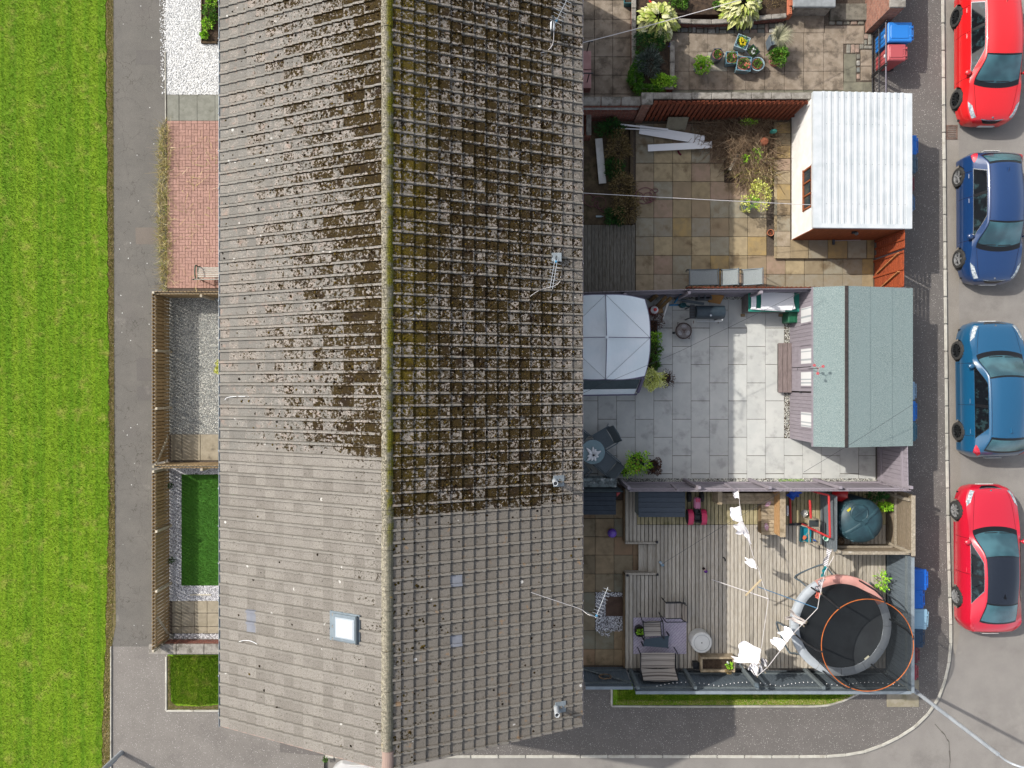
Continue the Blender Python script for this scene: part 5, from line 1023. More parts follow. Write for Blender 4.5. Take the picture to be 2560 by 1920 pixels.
strip = lambda A, B, za, zb, k, n: (A+(B-A)*k/n, za+(zb-za)*k/n)
for A, B, za, zb, n in ((xl, xm, zl, zt, 1), (xm, xr, zt, zr, 3)):
    for k in range(n):
        (ax, az), (bx_, bz) = strip(A, B, za, zb, k, n), strip(A, B, za, zb, k+1, n); bx_ += .03 if 0 < k+1 < n else 0; up = .005*(n-k)
        mb = MB(); mb.add([(ax, yb, az+up), (bx_, yb, bz+up), (bx_, yt, bz+up), (ax, yt, az+up), (ax, yb, az-.05), (bx_, yb, bz-.05), (bx_, yt, bz-.05), (ax, yt, az-.05)], [(0, 1, 2, 3), (4, 0, 3, 7), (1, 5, 6, 2), (4, 5, 1, 0), (3, 2, 6, 7), (7, 6, 5, 4)]); mb.build('felt_strip', M['felt'], sh)
mb = MB(); mb.box((xm, (yt+yb)/2, zt+.012), (.1, yt-yb+.01, .03), b=.008); rc = mb.build('ridge_strip', mat('dark_bitumen_strip', '#4a4240', '#3a3332', ns=9, rough=.95), sh)
mb = MB(); mb.box((xl-.012, (yt+yb)/2, zl-.05), (.02, yt-yb, .1)); mb.build('fascia_board', M['lilac'], sh)
t = thing('doorstep', 'brown timber doorstep in front of the summerhouse doors', 'step', P3(1963, 918, .04)); M['stepw'] = mat('brown_grey_step_board', '#9a8b88', '#877976', ns=5, st=(6, 1, 1), rough=.85)
for k in range(3): slab(t, 1946+k*11.3, 857, 1946+(k+1)*11.3, 982, .24, .04, M['stepw'], .006, 0, 'step_board', .005)
mb = MB(); pbox(mb, 1948, 859, 1978, 980, .04, .195, 0); mb.build('step_frame', M['dark'], t)
x, y = P(2044, 921, 2.5); t = thing('wind_spinner', 'small red three-cup wind spinner over the summerhouse eave', 'wind spinner', (x, y, 1.95)); mb = MB(); mb.tube([(x-.02, y, 1.9), (x, y, 2.55)], .01, 6); mb.build('pole', M['blackmetal'], t)
for k in range(3): a = k*2.094+.4; mb = MB(); mb.tube([(x, y, 2.54), (x+.13*math.cos(a), y+.13*math.sin(a), 2.54)], .007, 5); mb.lathe([(0, -.03), (.035, -.02), (.045, .02), (.03, .03), (0, .0)], (x+.15*math.cos(a), y+.15*math.sin(a), 2.54), 10); mb.build('cup', mat('red_cup', '#d46a70', rough=.6), t)
# gazebo
def m_canvas():
    b = NB('pale_grey_canopy'); c = b.mix(b.mr(b.noise(1.4, 3, .5), .4, .65), C('#e6f0f5', 1.45), C('#f0f6fa', 1.45)); n = b.noise(5, 3, .6, b.vm(b.pos(), (1.2, .5, 1))); b.bump(n, .25, .05); return b.fin(c, .8, .2)
M['canvas'] = m_canvas(); M['trim'] = mat('purple_grey_trim', '#77718a', rough=.8); M['mesh'] = mat('dark_mesh_window', '#4c5a60', '#58666c', ns=3, rough=.7)
zE, zP = 2.0, 2.55; E = lambda px, py: Vector(P3(px, py, zE)); gR, gT, gB = P(1612, 0, zE)[0], P(0, 748, zE)[1], P(0, 940, zE)[1]; pk = Vector(P3(1517, 843, zP)); gL = 2*pk.x-gR
t = thing('gazebo', 'pale grey fabric gazebo with purple trim beside the house', 'gazebo', (pk.x, pk.y, .04))
zM = zE+.3; Gc = [Vector((gL, gT, zE)), Vector((gR, gT, zE)), Vector((gR, gB, zE)), Vector((gL, gB, zE))]
Gm = [Vector((pk.x, gT+.1, zM)), Vector((gR+.1, pk.y, zM)), Vector((pk.x, gB-.1, zM)), Vector((gL-.1, pk.y, zM))]; outd = [Vector((0, 1, 0)), Vector((1, 0, 0)), Vector((0, -1, 0)), Vector((-1, 0, 0))]
def curve(a, c, o, t_): return a.lerp(c, t_)+o*.05*math.sin(math.pi*t_)+Vector((0, 0, .03*math.sin(math.pi*t_)))
for i in range(4):
    m1, m2, c0 = Gm[i], Gm[(i+1) % 4], Gc[(i+1) % 4]; o1, o2 = outd[i], outd[(i+1) % 4]
    def fa(u, v): p = pk.lerp(m1.lerp(m2, v), u); p.z += -.06*math.sin(math.pi*u)*math.sin(math.pi*v)+(.010*math.sin(v*30+u*9)*math.sin(math.pi*u)*(1.6 if i == 2 else .5)); return p
    def fb(u, v):
        e1, e2 = curve(m1, c0, o1, u), curve(m2, c0, o2, u); p = e1.lerp(e2, v); p.z += -.03*math.sin(math.pi*v)*math.sin(math.pi*u); return p
    for f_ in (fa, fb): mb = MB(); mb.grid(f_, 12, 12); mb.build('canopy_panel', M['canvas'], t, smooth=True)
    mb = MB(); mb.tube([fa(1, k/10)+Vector((0, 0, .004)) for k in range(11)], .005, 4); mb.build('roof_seam', M['texti'], t)
    mb = MB(); mb.tube([pk.lerp(m1, k/8)+Vector((0, 0, .012)) for k in range(9)], .011, 5); mb.build('roof_seam', M['trim'], t)
    for (ma, oa) in ((m1, o1), (m2, o2)): mb = MB(); mb.tube([curve(ma, c0, oa, k/10)+Vector((0, 0, -.015)) for k in range(11)], .02, 6); mb.build('edge_trim', M['trim'], t)
    mb = MB(); mb.tube([c0, (c0.x, c0.y, .05)], .02, 7); mb.build('pole', M['greymetal'], t)
vb = lambda x, v, i: Vector((x, gB-.06-(P(0, 940)[1]-P(0, 978)[1])*v*1.05, zE-.03-.72*v))
mb = MB(); mb.add([vb(gL, .08, 0), vb(gR-.13, .08, 0), vb(gR-.17, .62, 0), vb(gL, .68, 0)], [(3, 2, 1, 0)]); mb.build('mesh_window', M['mesh'], t)
mb = MB(); mb.add([vb(gL, .69, 0), vb(gR-.17, .63, 0), vb(gR-.2, .96, 0), vb(gL, 1., 0)], [(3, 2, 1, 0)]); mb.build('side_panel', M['canvas'], t)
mb = MB(); mb.tube([vb(gL, 0, 0), vb(gR-.04, 0, 0), vb(gR-.12, .96, 0), vb(gL, 1.03, 0)], .03, 6); mb.tube([vb(gR-.05, .0, 0), vb(gR-.1, .8, 0)], .06, 6); mb.build('panel_trim', M['trim'], t)
mb = MB(); mb.lathe([(.05, 0), (.05, .02), (0, .03)], pk, 10); mb.build('finial', M['canvas'], t)
# planters along the gazebo
M['slateplant'] = mat('slate_grey_planter', '#7a8088', '#6b7179', ns=5, rough=.6)
t = thing('trough_planter', 'long slate grey planter box along the gazebo side', 'planter', P3(1632, 865, .04)); a, c = P(1616, 800, .32), P(1645, 925, .32)
mb = MB(); mb.box(((a[0]+c[0])/2, (a[1]+c[1])/2, .18), (c[0]-a[0], a[1]-c[1], .28), b=.01); mb.build('box', M['slateplant'], t); mb = MB(); mb.box(((a[0]+c[0])/2, (a[1]+c[1])/2, .322), (c[0]-a[0]-.06, a[1]-c[1]-.06, .01)); mb.build('soil', M['soil'], t)
M['variegated'] = mat('variegated_leaf', '#d8dc84', isl=['#a2ad3e', '#dfe37e', '#f6f6c0'], rough=.55, gain=1.8)
for i, (px, py, r, h, mm, n_, lf, lab) in enumerate(((1638, 804, .27, .45, 'leafred', 900, .04, 'dark clipped shrub at the end of the grey planter'), (1641, 843, .21, .35, 'leafbright', 420, .05, 'bright lime-green plant in the grey planter'), (1637, 875, .28, .35, 'leaf', 500, .08, 'feathery green fern spilling from the grey planter'), (1639, 911, .16, .3, 'leaf', 260, .07, 'small green fern in a square pot'), (1631, 949, (.4, .37), .5, 'variegated', 1700, .06, 'large variegated yellow-green shrub at the gazebo corner'), (1669, 946, (.2, .28), .4, 'leafred', 420, .045, 'dark red-brown shrub beside the variegated shrub'),
                                               (1594, 1158, (.4, .36), .5, 'leafbright', 650, .075, 'lime and red-tinged leafy shrub on the patio edge'), (1636, 1167, (.25, .3), .4, 'leafred', 800, .05, 'dark purple-brown shrub next to the lime shrub'), (1562, 1180, (.14, .14), .35, 'leafbright', 110, .07, 'small red-tipped plant left of the lime shrub'))):
    z = .3 if i < 3 else .22; t = shrub('potted_plant', lab, 'plant', px, py, r, h, M[mm], n_, lf, z, 300+i, stems=4, lw=.3 if i in (2, 3) else .5, up=1.1 if i in (2, 3) else .6)
    if i >= 3: x, y = t.location.x, t.location.y; mb = MB(); rr = (r if not isinstance(r, tuple) else min(r))*.75; mb.lathe([(rr*.75, 0), (rr, .22), (rr-.02, .22), (rr-.02, .18), (0, .18)], (x, y, .042), 4 if i == 3 else 18, rz=F4); mb.build('pot', M['black'], t); t.location.z = .22
blooms(bpy.data.objects['potted_plant.006'], P(1594, 1160, .6), .33, .62, 14, M['flower']['coral'], .025, 9, 'red_leaf_tip')
# barbecue
x0, y1 = P(1744, 762, 1.05); x1, y0 = P(1815, 794, 1.05); t = thing('barbecue', 'large black barrel barbecue with silver front handle', 'barbecue', ((x0+x1)/2, (y0+y1)/2, .04)); M['bbq'] = mat('dark_blue_black_enamel', '#2f3d48', '#394852', ns=9, rough=.45, spec=.4)
mb = MB(); R_ = (y1-y0)/2; cy = (y0+y1)/2; mb.grid(lambda u, v: (x0+(x1-x0)*u, cy-R_*math.cos(math.pi*v), .82+R_*1.05*math.sin(math.pi*v)), 1, 14)
for xx in (x0, x1): mb.add([(xx, cy, .82)]+[(xx, cy-R_*math.cos(math.pi*k/14), .82+R_*1.05*math.sin(math.pi*k/14)) for k in range(15)], [(0, k+1, k+2) for k in range(14)])
lid = mb.build('lid', M['bbq'], t); shade(lid); mb = MB(); mb.lathe([(.035, 0), (.035, .015), (.02, .02), (0, .02)], ((x0+x1)/2-.01, cy-R_*.62, .82+R_*.83), 12); mb.build('thermometer', M['alu'], lid)
mb = MB(); mb.box(((x0+x1)/2, cy, .68), (x1-x0, R_*2, .26), b=.03); mb.build('firebox', M['bbq'], t); mb = MB(); mb.tube([(x0+.02, y0-.0, .8), (x0+.02, y0-.09, .82), (x1-.05, y0-.09, .82), (x1-.05, y0, .8)], .012, 6); mb.build('front_handle', M['alu'], t)
mb = MB(); mb.box((x0-.1, cy, .78), (.17, R_*2.1, .04), b=.01); sf = mb.build('side_shelf', M['blackmetal'], t); mb = MB(); 
for k in range(5): mb.box((x0-.1, y0+.06+k*.09, .81), (.14, .02, .02))
mb.build('shelf_slats', M['bbq'], sf)
for xx in (x0-.15, x1-.08):
    for yy in (y0+.02, y1-.03): mb = MB(); mb.tube([(xx, yy, .7), (xx, yy, .05)], .018, 6); mb.build('leg', M['blackmetal'], t)
for xx in (x0+.0, x1-.1): mb = MB(); mb.tube([(xx, y0-.05, .55), (xx, y0-.14, .55)], .012, 6); mb.build('tool_hook', mat('wood_hook', '#8a6a5a', rough=.8), t)
# fire pit
x, y = P(1709, 827, .36); t = thing('fire_pit', 'round rusty brown fire pit with three-spoked lid', 'fire pit', (x, y, .04)); M['rust'] = mat('brown_iron', '#6b5a56', '#574844', ns=8, rough=.7); mb = MB(); mb.lathe([(.1, 0), (.2, .12), (.265, .26), (.27, .3), (.255, .3), (.24, .27), (.0, .25)], (x, y, .06), 28); shade(mb.build('bowl', M['rust'], t))
mb = MB(); mb.lathe([(.24, .29), (.22, .33), (.1, .36), (0, .37)], (x, y, .06), 28); shade(mb.build('mesh_lid', mat('grey_mesh_lid', '#8a8584', '#77706e', ns=40, rough=.7), t)); 
for k in range(3): a = k*2.094+.5; mb = MB(); mb.bar((x, y, .435), (x+.24*math.cos(a), y+.24*math.sin(a), .365), .045, .02); mb.build('spoke', M['rust'], t)
for k in range(3): a = k*2.094+.5+1.047; mb = MB(); mb.lathe([(.085, 0), (.07, .012), (0, .014)], (x+.135*math.cos(a), y+.135*math.sin(a), .405), 16); mb.build('mesh_opening', mat('pale_mesh_disc', '#a9a8ab', '#8f8d90', ns=30, rough=.6), t)
for a in (2.2, -.9): mb = MB(); mb.tube(smoothpts([(x+.26*math.cos(a-.15), y+.26*math.sin(a-.15), .34), (x+.33*math.cos(a), y+.33*math.sin(a), .34), (x+.26*math.cos(a+.15), y+.26*math.sin(a+.15), .34)], 4), .01, 5); mb.build('handle', M['rust'], t)
mb = MB(); mb.box((x-.3, y-.06, .25), (.09, .07, .04), b=.01); mb.build('vent_slide', M['black'], t)
# storage chest + white slatted lounger on it
t = thing('storage_chest', 'grey storage chest with a green cover at the patio corner', 'chest', P3(1912, 762, .04)); x0, x1 = P(1851, 0)[0], P(1972, 0)[0]; y1, y0 = P(0, 738)[1], P(0, 785)[1]; mb = MB(); mb.box(((x0+x1)/2, (y0+y1)/2-.02, .45), (x1-x0, y1-y0-.06, .68), b=.015); mb.build('chest_body', mat('grey_brown_chest', '#8f8a88', '#7c7674', ns=5, rough=.8), t)
M['greencover'] = mat('green_plastic_cover', '#2f9a86', '#37a590', ns=4, rough=.5); mb = MB(); mb.box(((x0+x1)/2+.01, (y0+y1)/2-.02, .8), (x1-x0+.03, y1-y0-.02, .05), b=.02); mb.build('cover', M['greencover'], t)
for xx in (x0+.05, x1-.3): mb = MB(); mb.box((xx, y0-.05, .09), (.12, .09, .1), b=.01); mb.build('foot_block', mat('timber_block', '#9a8464', rough=.9), t)
t = thing('white_lounger', 'white slatted plastic lounger folded on the green cover', 'lounger', P3(1925, 754, .83)); a = P3(1878, 750, .98); c = P3(1985, 754, .98)
for s in (-.26, .26): mb = MB(); mb.bar((a[0]+.02, a[1]+s, .87), (c[0]-.25, c[1]+s-.02, .9), .05, .04, .01); mb.build('side_rail', M['white'], t)
for k in range(17):
    if k in (2, 3): continue
    u = k/16; x_ = a[0]+.06+(c[0]-a[0]-.16)*u; mb = MB(); mb.grid(lambda p, q: (x_+.031*(2*p-1)*1.3+.05*math.sin(math.pi*q)*u, a[1]-.27+(.54)*q-.05*u, .91+.06*u+.02*math.sin(math.pi*q)), 1, 6); mb.build('slat', M['white'], t)
t = thing('white_lounger', 'second white plastic lounger part under the top one', 'lounger', P3(1950, 740, .83)); mb = MB(); mb.grid(lambda u, v: (P(1945, 0, .9)[0]+.5*u, P(0, 728, .9)[1]-.2*v+.03*math.sin(3*u), .9+.03*math.sin(math.pi*v)), 6, 4); mb.build('backrest', M['white'], t); mb = MB(); mb.bar(P3(1975, 733, .93), P3(1985, 773, .93), .1, .04, .01); mb.build('end_rail', M['white'], t)
x, y = P(1984, 792, .6); t = thing('green_bin', 'dark green plastic box beside the storage chest', 'box', (x, y, .04)); M['gbin'] = mat('dark_green_plastic', '#1f6b4c', rough=.4, spec=.4); mb = MB(); mb.box((x-.02, y, .32), (.3, .36, .56), b=.03); mb.build('box_body', M['gbin'], t); mb = MB(); mb.box((x-.02, y, .62), (.33, .39, .06), b=.025); mb.build('lid', M['gbin'], t); mb = MB(); mb.box((x+.02, y-.08, .655), (.06, .2, .02), b=.005); mb.build('lid_ridge', M['gbin'], t)
# odds and ends by the fence
x, y = P(1636, 775, .5); t = thing('gas_bottle', 'dark red gas bottle with white label by planter', 'gas bottle', (x, y, .04)); M['gasred'] = mat('gas_bottle_red', '#b52a38', rough=.4, spec=.5); mb = MB(); mb.lathe([(.13, 0), (.15, .03), (.15, .4), (.12, .48), (.05, .52), (.04, .58), (0, .58)], (x, y, .04), 22); shade(mb.build('cylinder', M['gasred'], t)); mb = MB(); mb.lathe([(.055, 0), (.055, .05), (.03, .06), (0, .06)], (x+.0, y, .6), 12); mb.build('valve_cap', mat('bright_red_cap', '#f04a4a', rough=.5), t); mb = MB(); mb.lathe([(.125, .47), (.07, .52)], (x, y, .05), 22); mb.build('label_band', M['white'], t)
M['plankw'] = mat('rough_brown_timber', '#93764f', '#7a6040', ns=6, rough=.9, rnd=.15)
for i, (p0, p1, w_, lab) in enumerate((((1625, 752), (1642, 738), .12, 'short brown timber offcut leaning on the lilac fence'), ((1640, 768), (1665, 741), .1, 'brown timber plank leaning left of the split log'), ((1645, 775), (1678, 744), .11, 'split brown log leaning against the fence'), ((1690, 748), (1760, 760), .08, 'blue-grey pole lying behind the barbecue'))):
    mb = MB(); mb.bar(P3(*p0, .12), P3(*p1, .75 if i < 3 else .3), w_, .06, .01); mb.build('timber_plank', M['plankw'] if i < 3 else M['chairmetal'], None, label=lab, cat='plank' if i < 3 else 'pole')
mb = MB(); mb.bar(P3(1657, 795, .08), P3(1672, 748, .6), .06, .1, .01); mb.build('white_plank', M['whitepaint'], None, label='narrow white board leaning beside the gas bottle', cat='board')
mb = MB(); x, y = P(1650, 777, .2); mb.box((x, y, .14), (.19, .15, .2), rz=.1, b=.006); mb.build('cardboard_box', mat('cardboard', '#b0906a', rough=.9), None, label='small cardboard box next to the gas bottle', cat='box')
for p0, p1, lab in (((1686, 757), (1708, 728), 'thin bright blue pole leaning on the fence'), ((1673, 763), (1697, 762), 'blue plastic strip lying beside the watering can')): mb = MB(); mb.bar(P3(*p0, .1), P3(*p1, .9 if p1[1] < 740 else .12), .05, .05, .01); mb.build('blue_pole', mat('bright_blue_plastic', '#2f8fc4', rough=.5), None, label=lab, cat='pole')
x, y = P(1709, 762, .3); t = thing('watering_can', 'dark teal watering can behind the barbecue', 'watering can', (x, y, .04)); M['teal2'] = mat('dark_teal_plastic', '#1f5a62', rough=.5); mb = MB(); mb.lathe([(.1, 0), (.11, .2), (.09, .24), (.05, .25), (.05, .22), (0, .22)], (x, y, .04), 16, sy=.8); mb.build('can_body', M['teal2'], t); mb = MB(); mb.tube([(x+.09, y-.02, .12), (x+.26, y-.05, .28)], [.03, .018], 7); mb.build('spout', M['teal2'], t); mb = MB(); mb.tube(smoothpts([(x-.09, y, .1), (x-.16, y, .2), (x-.05, y, .3), (x+.05, y, .27)], 4), .012, 6); mb.build('handle', M['teal2'], t)
x, y = P(1763, 741, .4); t = thing('concrete_block', 'hollow dark concrete block by the lilac fence', 'block', (x, y, .04)); mb = MB()
for dx in (-.2, 0, .2): mb.box((x+dx, y, .2), (.045, .2, .4))
for dy in (-.085, .085): mb.box((x, y+dy, .2), (.44, .03, .398))
mb.build('block_body', M['slateplant'], t)
mb = MB(); a = P3(1790, 747, .3); mb.box(a, (.42, .03, .34), rot=Matrix.Rotation(-.8, 3, 'X') @ Matrix.Rotation(.2, 3, 'Y')); mb.build('wood_sheet', mat('orange_ply', '#b98a52', rough=.85), None, label='orange-brown plywood sheet leaning by the concrete block', cat='board')
# glass table, ornament, chairs
x, y = P(1482, 1130, .74); t = thing('glass_table', 'round blue glass patio table at the house wall', 'table', (x, y, .04)); M['glass'] = mat('blue_table_glass', '#9cc3cd', rough=.08, spec=.6, trans=.35); mb = MB(); mb.lathe([(0, 0), (.385, 0), (.39, .006), (.385, .012), (0, .012)], (x, y, .73), 40); mb.build('table_top', M['glass'], t); mb = MB(); mb.tube([(x+.385*math.cos(k*math.pi/20), y+.385*math.sin(k*math.pi/20), .73) for k in range(41)], .012, 6); mb.build('rim', M['chairmetal'], t)
for k in range(4): a = k*math.pi/2+.8; mb = MB(); mb.tube([(x+.1*math.cos(a), y+.1*math.sin(a), .72), (x+.3*math.cos(a), y+.3*math.sin(a), .05)], .013, 6); mb.build('leg', M['chairmetal'], t)
ox, oy = P(1484, 1138, .8); t = thing('petal_ornament', 'white ornament of radiating petals on the glass table', 'ornament', (ox, oy, .745))
for k, (a, L) in enumerate(((135, .3), (95, .24), (30, .24), (45, .15), (150, .14), (190, .17), (220, .25), (250, .16), (290, .17), (340, .14), (15, .13), (70, .18))):
    a = R(a); mb = MB(); mb.grid(lambda u, v: (ox+math.cos(a)*(.03+L*u)-math.sin(a)*.045*(2*v-1)*math.sin(math.pi*(.12+.8*u)), oy+math.sin(a)*(.03+L*u)+math.cos(a)*.045*(2*v-1)*math.sin(math.pi*(.12+.8*u)), .77+.05*math.sin(2*u)-.02*abs(2*v-1)+.004*(k % 3)), 6, 4); mb.build('petal', M['white'], t, smooth=True)
mb = MB(); mb.lathe([(.03, 0), (.03, .04), (0, .045)], (ox, oy, .79), 12); mb.build('hub', M['black'], t)
M['slingd'] = mat('dark_grey_sling', '#7f8b92', '#727e85', ns=40, rough=.8)
def armchair(label, px, py, ang, group, fabric, frame, w_=.52, d_=.5, bh=.42, z0=.04, hseat=.42, arms=True, lean=.22, name='patio_chair'):
    """chair facing +Y before turning; back at -Y"""
    t = thing(name, label, 'chair', (*P(px, py, hseat+z0), z0), group); L = Vector(t.location); t.location = (0, 0, 0)
    mb = MB(); mb.grid(lambda u, v: (-w_/2+w_*u, d_/2-d_*v, hseat-.03*math.sin(math.pi*u)-.03*v), 6, 6); mb.build('seat', fabric, t, smooth=True)
    mb = MB(); mb.grid(lambda u, v: (-w_/2+w_*u, -d_/2-lean*v-.03*math.sin(math.pi*u), hseat-.03+bh*v), 6, 6); mb.build('backrest', fabric, t, smooth=True)
    for s in (-1, 1):
        X = s*(w_/2+.012); mb = MB(); mb.tube([(X, d_/2, hseat+.0), (X, -d_/2, hseat-.03), (X, -d_/2-lean, hseat-.03+bh)], .014, 6); mb.build('side_frame', frame, t)
        if arms: X2 = s*(w_/2+.05); mb = MB(); mb.tube(smoothpts([(X2, d_/2+.05, .02), (X2, d_/2+.03, hseat+.18), (X2, d_/2-.05, hseat+.22), (X2, -d_/2-.05, hseat+.2), (X, -d_/2-.1, hseat+.16)], 4), .017, 6); mb.build('armrest', frame, t); mb = MB(); mb.tube([(X2, -d_/2-.02, hseat+.2), (X2, -d_/2-.18, .02)], .014, 6); mb.build('leg', frame, t)
        else:
            for yy in (d_/2, -d_/2): mb = MB(); mb.tube([(X, yy, hseat), (X, yy, .02)], .015, 6); mb.build('leg', frame, t)
    mb = MB(); mb.tube([(-w_/2, -d_/2-lean, hseat-.03+bh), (w_/2, -d_/2-lean, hseat-.03+bh)], .014, 6); mb.build('top_rail', frame, t)
    t.location = L; t.rotation_euler = (0, 0, ang); return t
armchair('dark grey sling chair on the upper right of glass table', 1508, 1099, R(120), 'sling chairs round the glass table', M['slingd'], M['chairmetal'])
armchair('dark grey sling chair on the lower right of glass table', 1515, 1157, R(50), 'sling chairs round the glass table', M['slingd'], M['chairmetal'])
armchair('dark grey sling chair half hidden by the eave above glass table', 1443, 1093, R(-130), 'sling chairs round the glass table', M['slingd'], M['chairmetal'])
armchair('dark grey sling chair half hidden by the eave below glass table', 1446, 1172, R(-50), 'sling chairs round the glass table', M['slingd'], M['chairmetal'])
t = thing('old_shelf', 'weathered shelf with peeling pale paint beside the house', 'shelf', P3(1497, 1208, .04)); M['peel'] = mat('peeling_blue_white_paint', '#9aa9ab', '#5f6668', ns=8, rough=.9, stain=('#e3e6e4', 7, .55, .62)); a = P(1448, 1203, .9); c = P(1541, 1211, .9)
for z in (.3, .9): mb = MB(); mb.box(((a[0]+c[0])/2, (a[1]+c[1])/2, z), (c[0]-a[0], .28, .04), b=.006); mb.build('shelf_board', M['peel'], t)
for x_ in (a[0]+.05, c[0]-.05): mb = MB(); mb.box((x_, (a[1]+c[1])/2, .46), (.04, .26, .86)); mb.build('side_panel', M['peel'], t)
boarded('dark boarded fence behind the weathered shelf by the house', [(1396, 1212), (1541, 1212)], 1.5, mat('dark_teal_board', '#4d5a60', '#434f55', ns=5, rough=.8), M['dark'], -1, posts=False, name='boarded_fence')
for pts_, r_, lab in (([(1440, 990), (1702, 877), (2037, 714)], .006, 'thin dark wire crossing the gazebo and porcelain patio'), ([(2010, 1180), (2160, 1090), (2281, 1012)], .005, 'thin dark wire crossing the felt roof corner'), ([(1655, 1410), (1800, 1320), (1960, 1225)], .005, 'thin dark cord crossing above the timber deck')):
    mb = MB(); mb.tube([P3(*q_, 3.4 if i_ == 0 else 2.7) for i_, q_ in enumerate(pts_)], r_, 4); mb.build('wire', M['wire'], None, label=lab, cat='wire')
# ============================================================ GARDEN 4: timber deck
DZ = .35
M['deck'] = mat('silvered_deck_board', '#d8d0c2', '#beb4a3', ns=5, rough=.9, st=(14, .8, 1), rnd=.15, bump=.15, bs=40, stain=('#a3957e', 2.2, .52, .75, 1)); M['deckgreen'] = mat('mossy_deck_board', '#cdbf9a', '#ada27a', ns=5, rough=.95, st=(9, .9, 1), rnd=.12, stain=('#8f8a58', 1.6, .5, .7))
S4 = structure('brown_flag_path', [(1400, 1212), (1606, 1212), (1606, 1668), (1400, 1668)], .006, M['joint'])
M['brownflag'] = mat('brown_sandstone_flag', '#a39378', pal=['#a8987c', '#9a8a70', '#b09a7a', '#94907c', '#a5876a'], col2='#8a7a60', ns=3.5, rough=.9, bump=.25, bs=60, rnd=.06, stain=('#6e6048', 1.8, .52, .7))
slabs(S4, [1441, 1454.5-8, 1488, 1535, 1582, 1605], [1250, 1296, 1342, 1388, 1434.6, 1481, 1529, 1576, 1623, 1664], .035, .05, M['brownflag'], seed=21, skip=lambda x, y: 1491 < x < 1561 and 1481 < y < 1576)
stones('gravel', [(1489, 1481), (1562, 1481), (1562, 1577), (1489, 1577)], 2300, .018, M['gravelm'], .03, 65, S4); stones('gravel', [(1495, 1577), (1530, 1577), (1522, 1592), (1505, 1590)], 60, .018, M['gravelm'], .04, 66, S4)
slab(S4, 1514, 1492, 1561, 1541, .06, .06, mat('dark_brown_slab', '#6d5648', '#5d493d', ns=5, rough=.9))
dk = thing('timber_deck', 'large silvery timber deck of long boards', 'decking', P3(1880, 1450, 0))
bw_ = 9.73; x = 1563.; k = 0
while x < 2206:
    cuts = [1216, 1312, 1672]
    top = 1222
    segs = [(top, 1312), (1312, 1671)] if x > 1590 else [(top, 1671)]
    if 1590 < x+5 < 1643: segs = [(top, 1312), (1312, 1356), (1438, 1671)]
    if x+5 < 1590: segs = [(top, 1356), (1434, 1671)]
    if x > 2046 and 0: pass
    for a, c in segs: slab(dk, x, a, x+bw_, c, DZ+rg.uniform(-.003, .003), .03, M['deckgreen'] if c <= 1312 and x > 1590 else M['deck'], .014, rg.uniform(-.0008, .0008), 'deck_board', .004)
    x += bw_; k += 1
mb = MB(); pbox(mb, 1646, 1216, 2204, 1670, .0, DZ-.034, 0, DZ); pbox(mb, 1565, 1216, 1645.5, 1355, .0, DZ-.034, 0, DZ); pbox(mb, 1565, 1436, 1645.5, 1670, .0, DZ-.034, 0, DZ); mb.build('subframe', M['dark'], dk)
M['deckside'] = mat('brown_deck_fascia', '#9a8263', '#846d50', ns=5, rough=.9, st=(1, 1, 6))
for (a, c) in ((1222, 1356), (1436, 1671)):
    p, q = P(1562, a, DZ), P(1562, c, DZ); piece(dk, 'fascia_board', (.025, p[1]-q[1], DZ-.02), (p[0]-.012, (p[1]+q[1])/2, DZ/2-.012), M['deckside'], 0, .004)
for y_ in (1357, 1434): p, q = P(1563, y_, DZ), P(1643, y_, DZ); piece(dk, 'step_edging', (q[0]-p[0], .06, DZ+.06), ((p[0]+q[0])/2, p[1], (DZ+.06)/2), M['deck'], 0, .006)
for i, (a, c, z) in enumerate(((1596, 1620, .13), (1620, 1644, .24))):
    for j in range(2): slab(dk, a+j*12, 1361, a+(j+1)*12, 1431, z, .03, M['deck'], .008, 0, 'step_board', .004)
    mb = MB(); pbox(mb, a+1, 1362, c-1, 1430, 0, z-.032, 0, z); mb.build('step_frame', M['dark'], dk)
mb = MB(); 
for px, py in ((1569, 1439), (1644, 1437), (1643, 1356)): x_, y_ = P(px, py, DZ+.1); mb.box((x_, y_, DZ+.04), (.07, .07, .12), b=.008)
mb.build('post_cap', M['blackmetal'], dk)
# dark blue-grey boundary fences
M['slatef'] = mat('blue_grey_fence_board', '#77838c', '#6a7680', ns=5, rough=.8, st=(6, 6, 1), rnd=.06, stain=('#8f9aa0', 3, .6, .8)); M['slatep'] = mat('weathered_slate_post', '#7d878b', '#6d7679', ns=6, rough=.85, st=(4, 4, 1)); M['slatecap'] = mat('pale_slate_capping', '#9aa5ad', '#8b969e', ns=5, rough=.8)
FS = boarded('blue-grey boarded fence along the foot of the timber deck', [(1567, 1676), (2206, 1676)], 1.64, M['slatef'], M['slatep'], 1, cap=M['slatecap'], posts=False)
for px in (1572, 1705, 1849, 2003): x_, y_ = P(px, 1664); piece(FS, 'post', (.1, .1, 1.72), (x_, y_, .86), M['slatep'], 0, .008)
FE = boarded('blue-grey boarded fence between the deck and the pavement', [(2209, 1362), (2209, 1676)], 1.66, M['slatef'], M['slatep'], -1, cap=M['slatecap'], posts=False)
for py in (1530,): x_, y_ = P(2204, py); piece(FE, 'post', (.09, .09, 1.7), (x_, y_, .85), M['slatep'], 0, .008)
GT = boarded('blue-grey boarded side gate hung with a wreath', [(1452, 1668), (1562, 1668)], 1.55, M['slatef'], M['slatep'], 1, name='garden_gate', cap=M['slatecap'], posts=False); GT['category'] = 'gate'
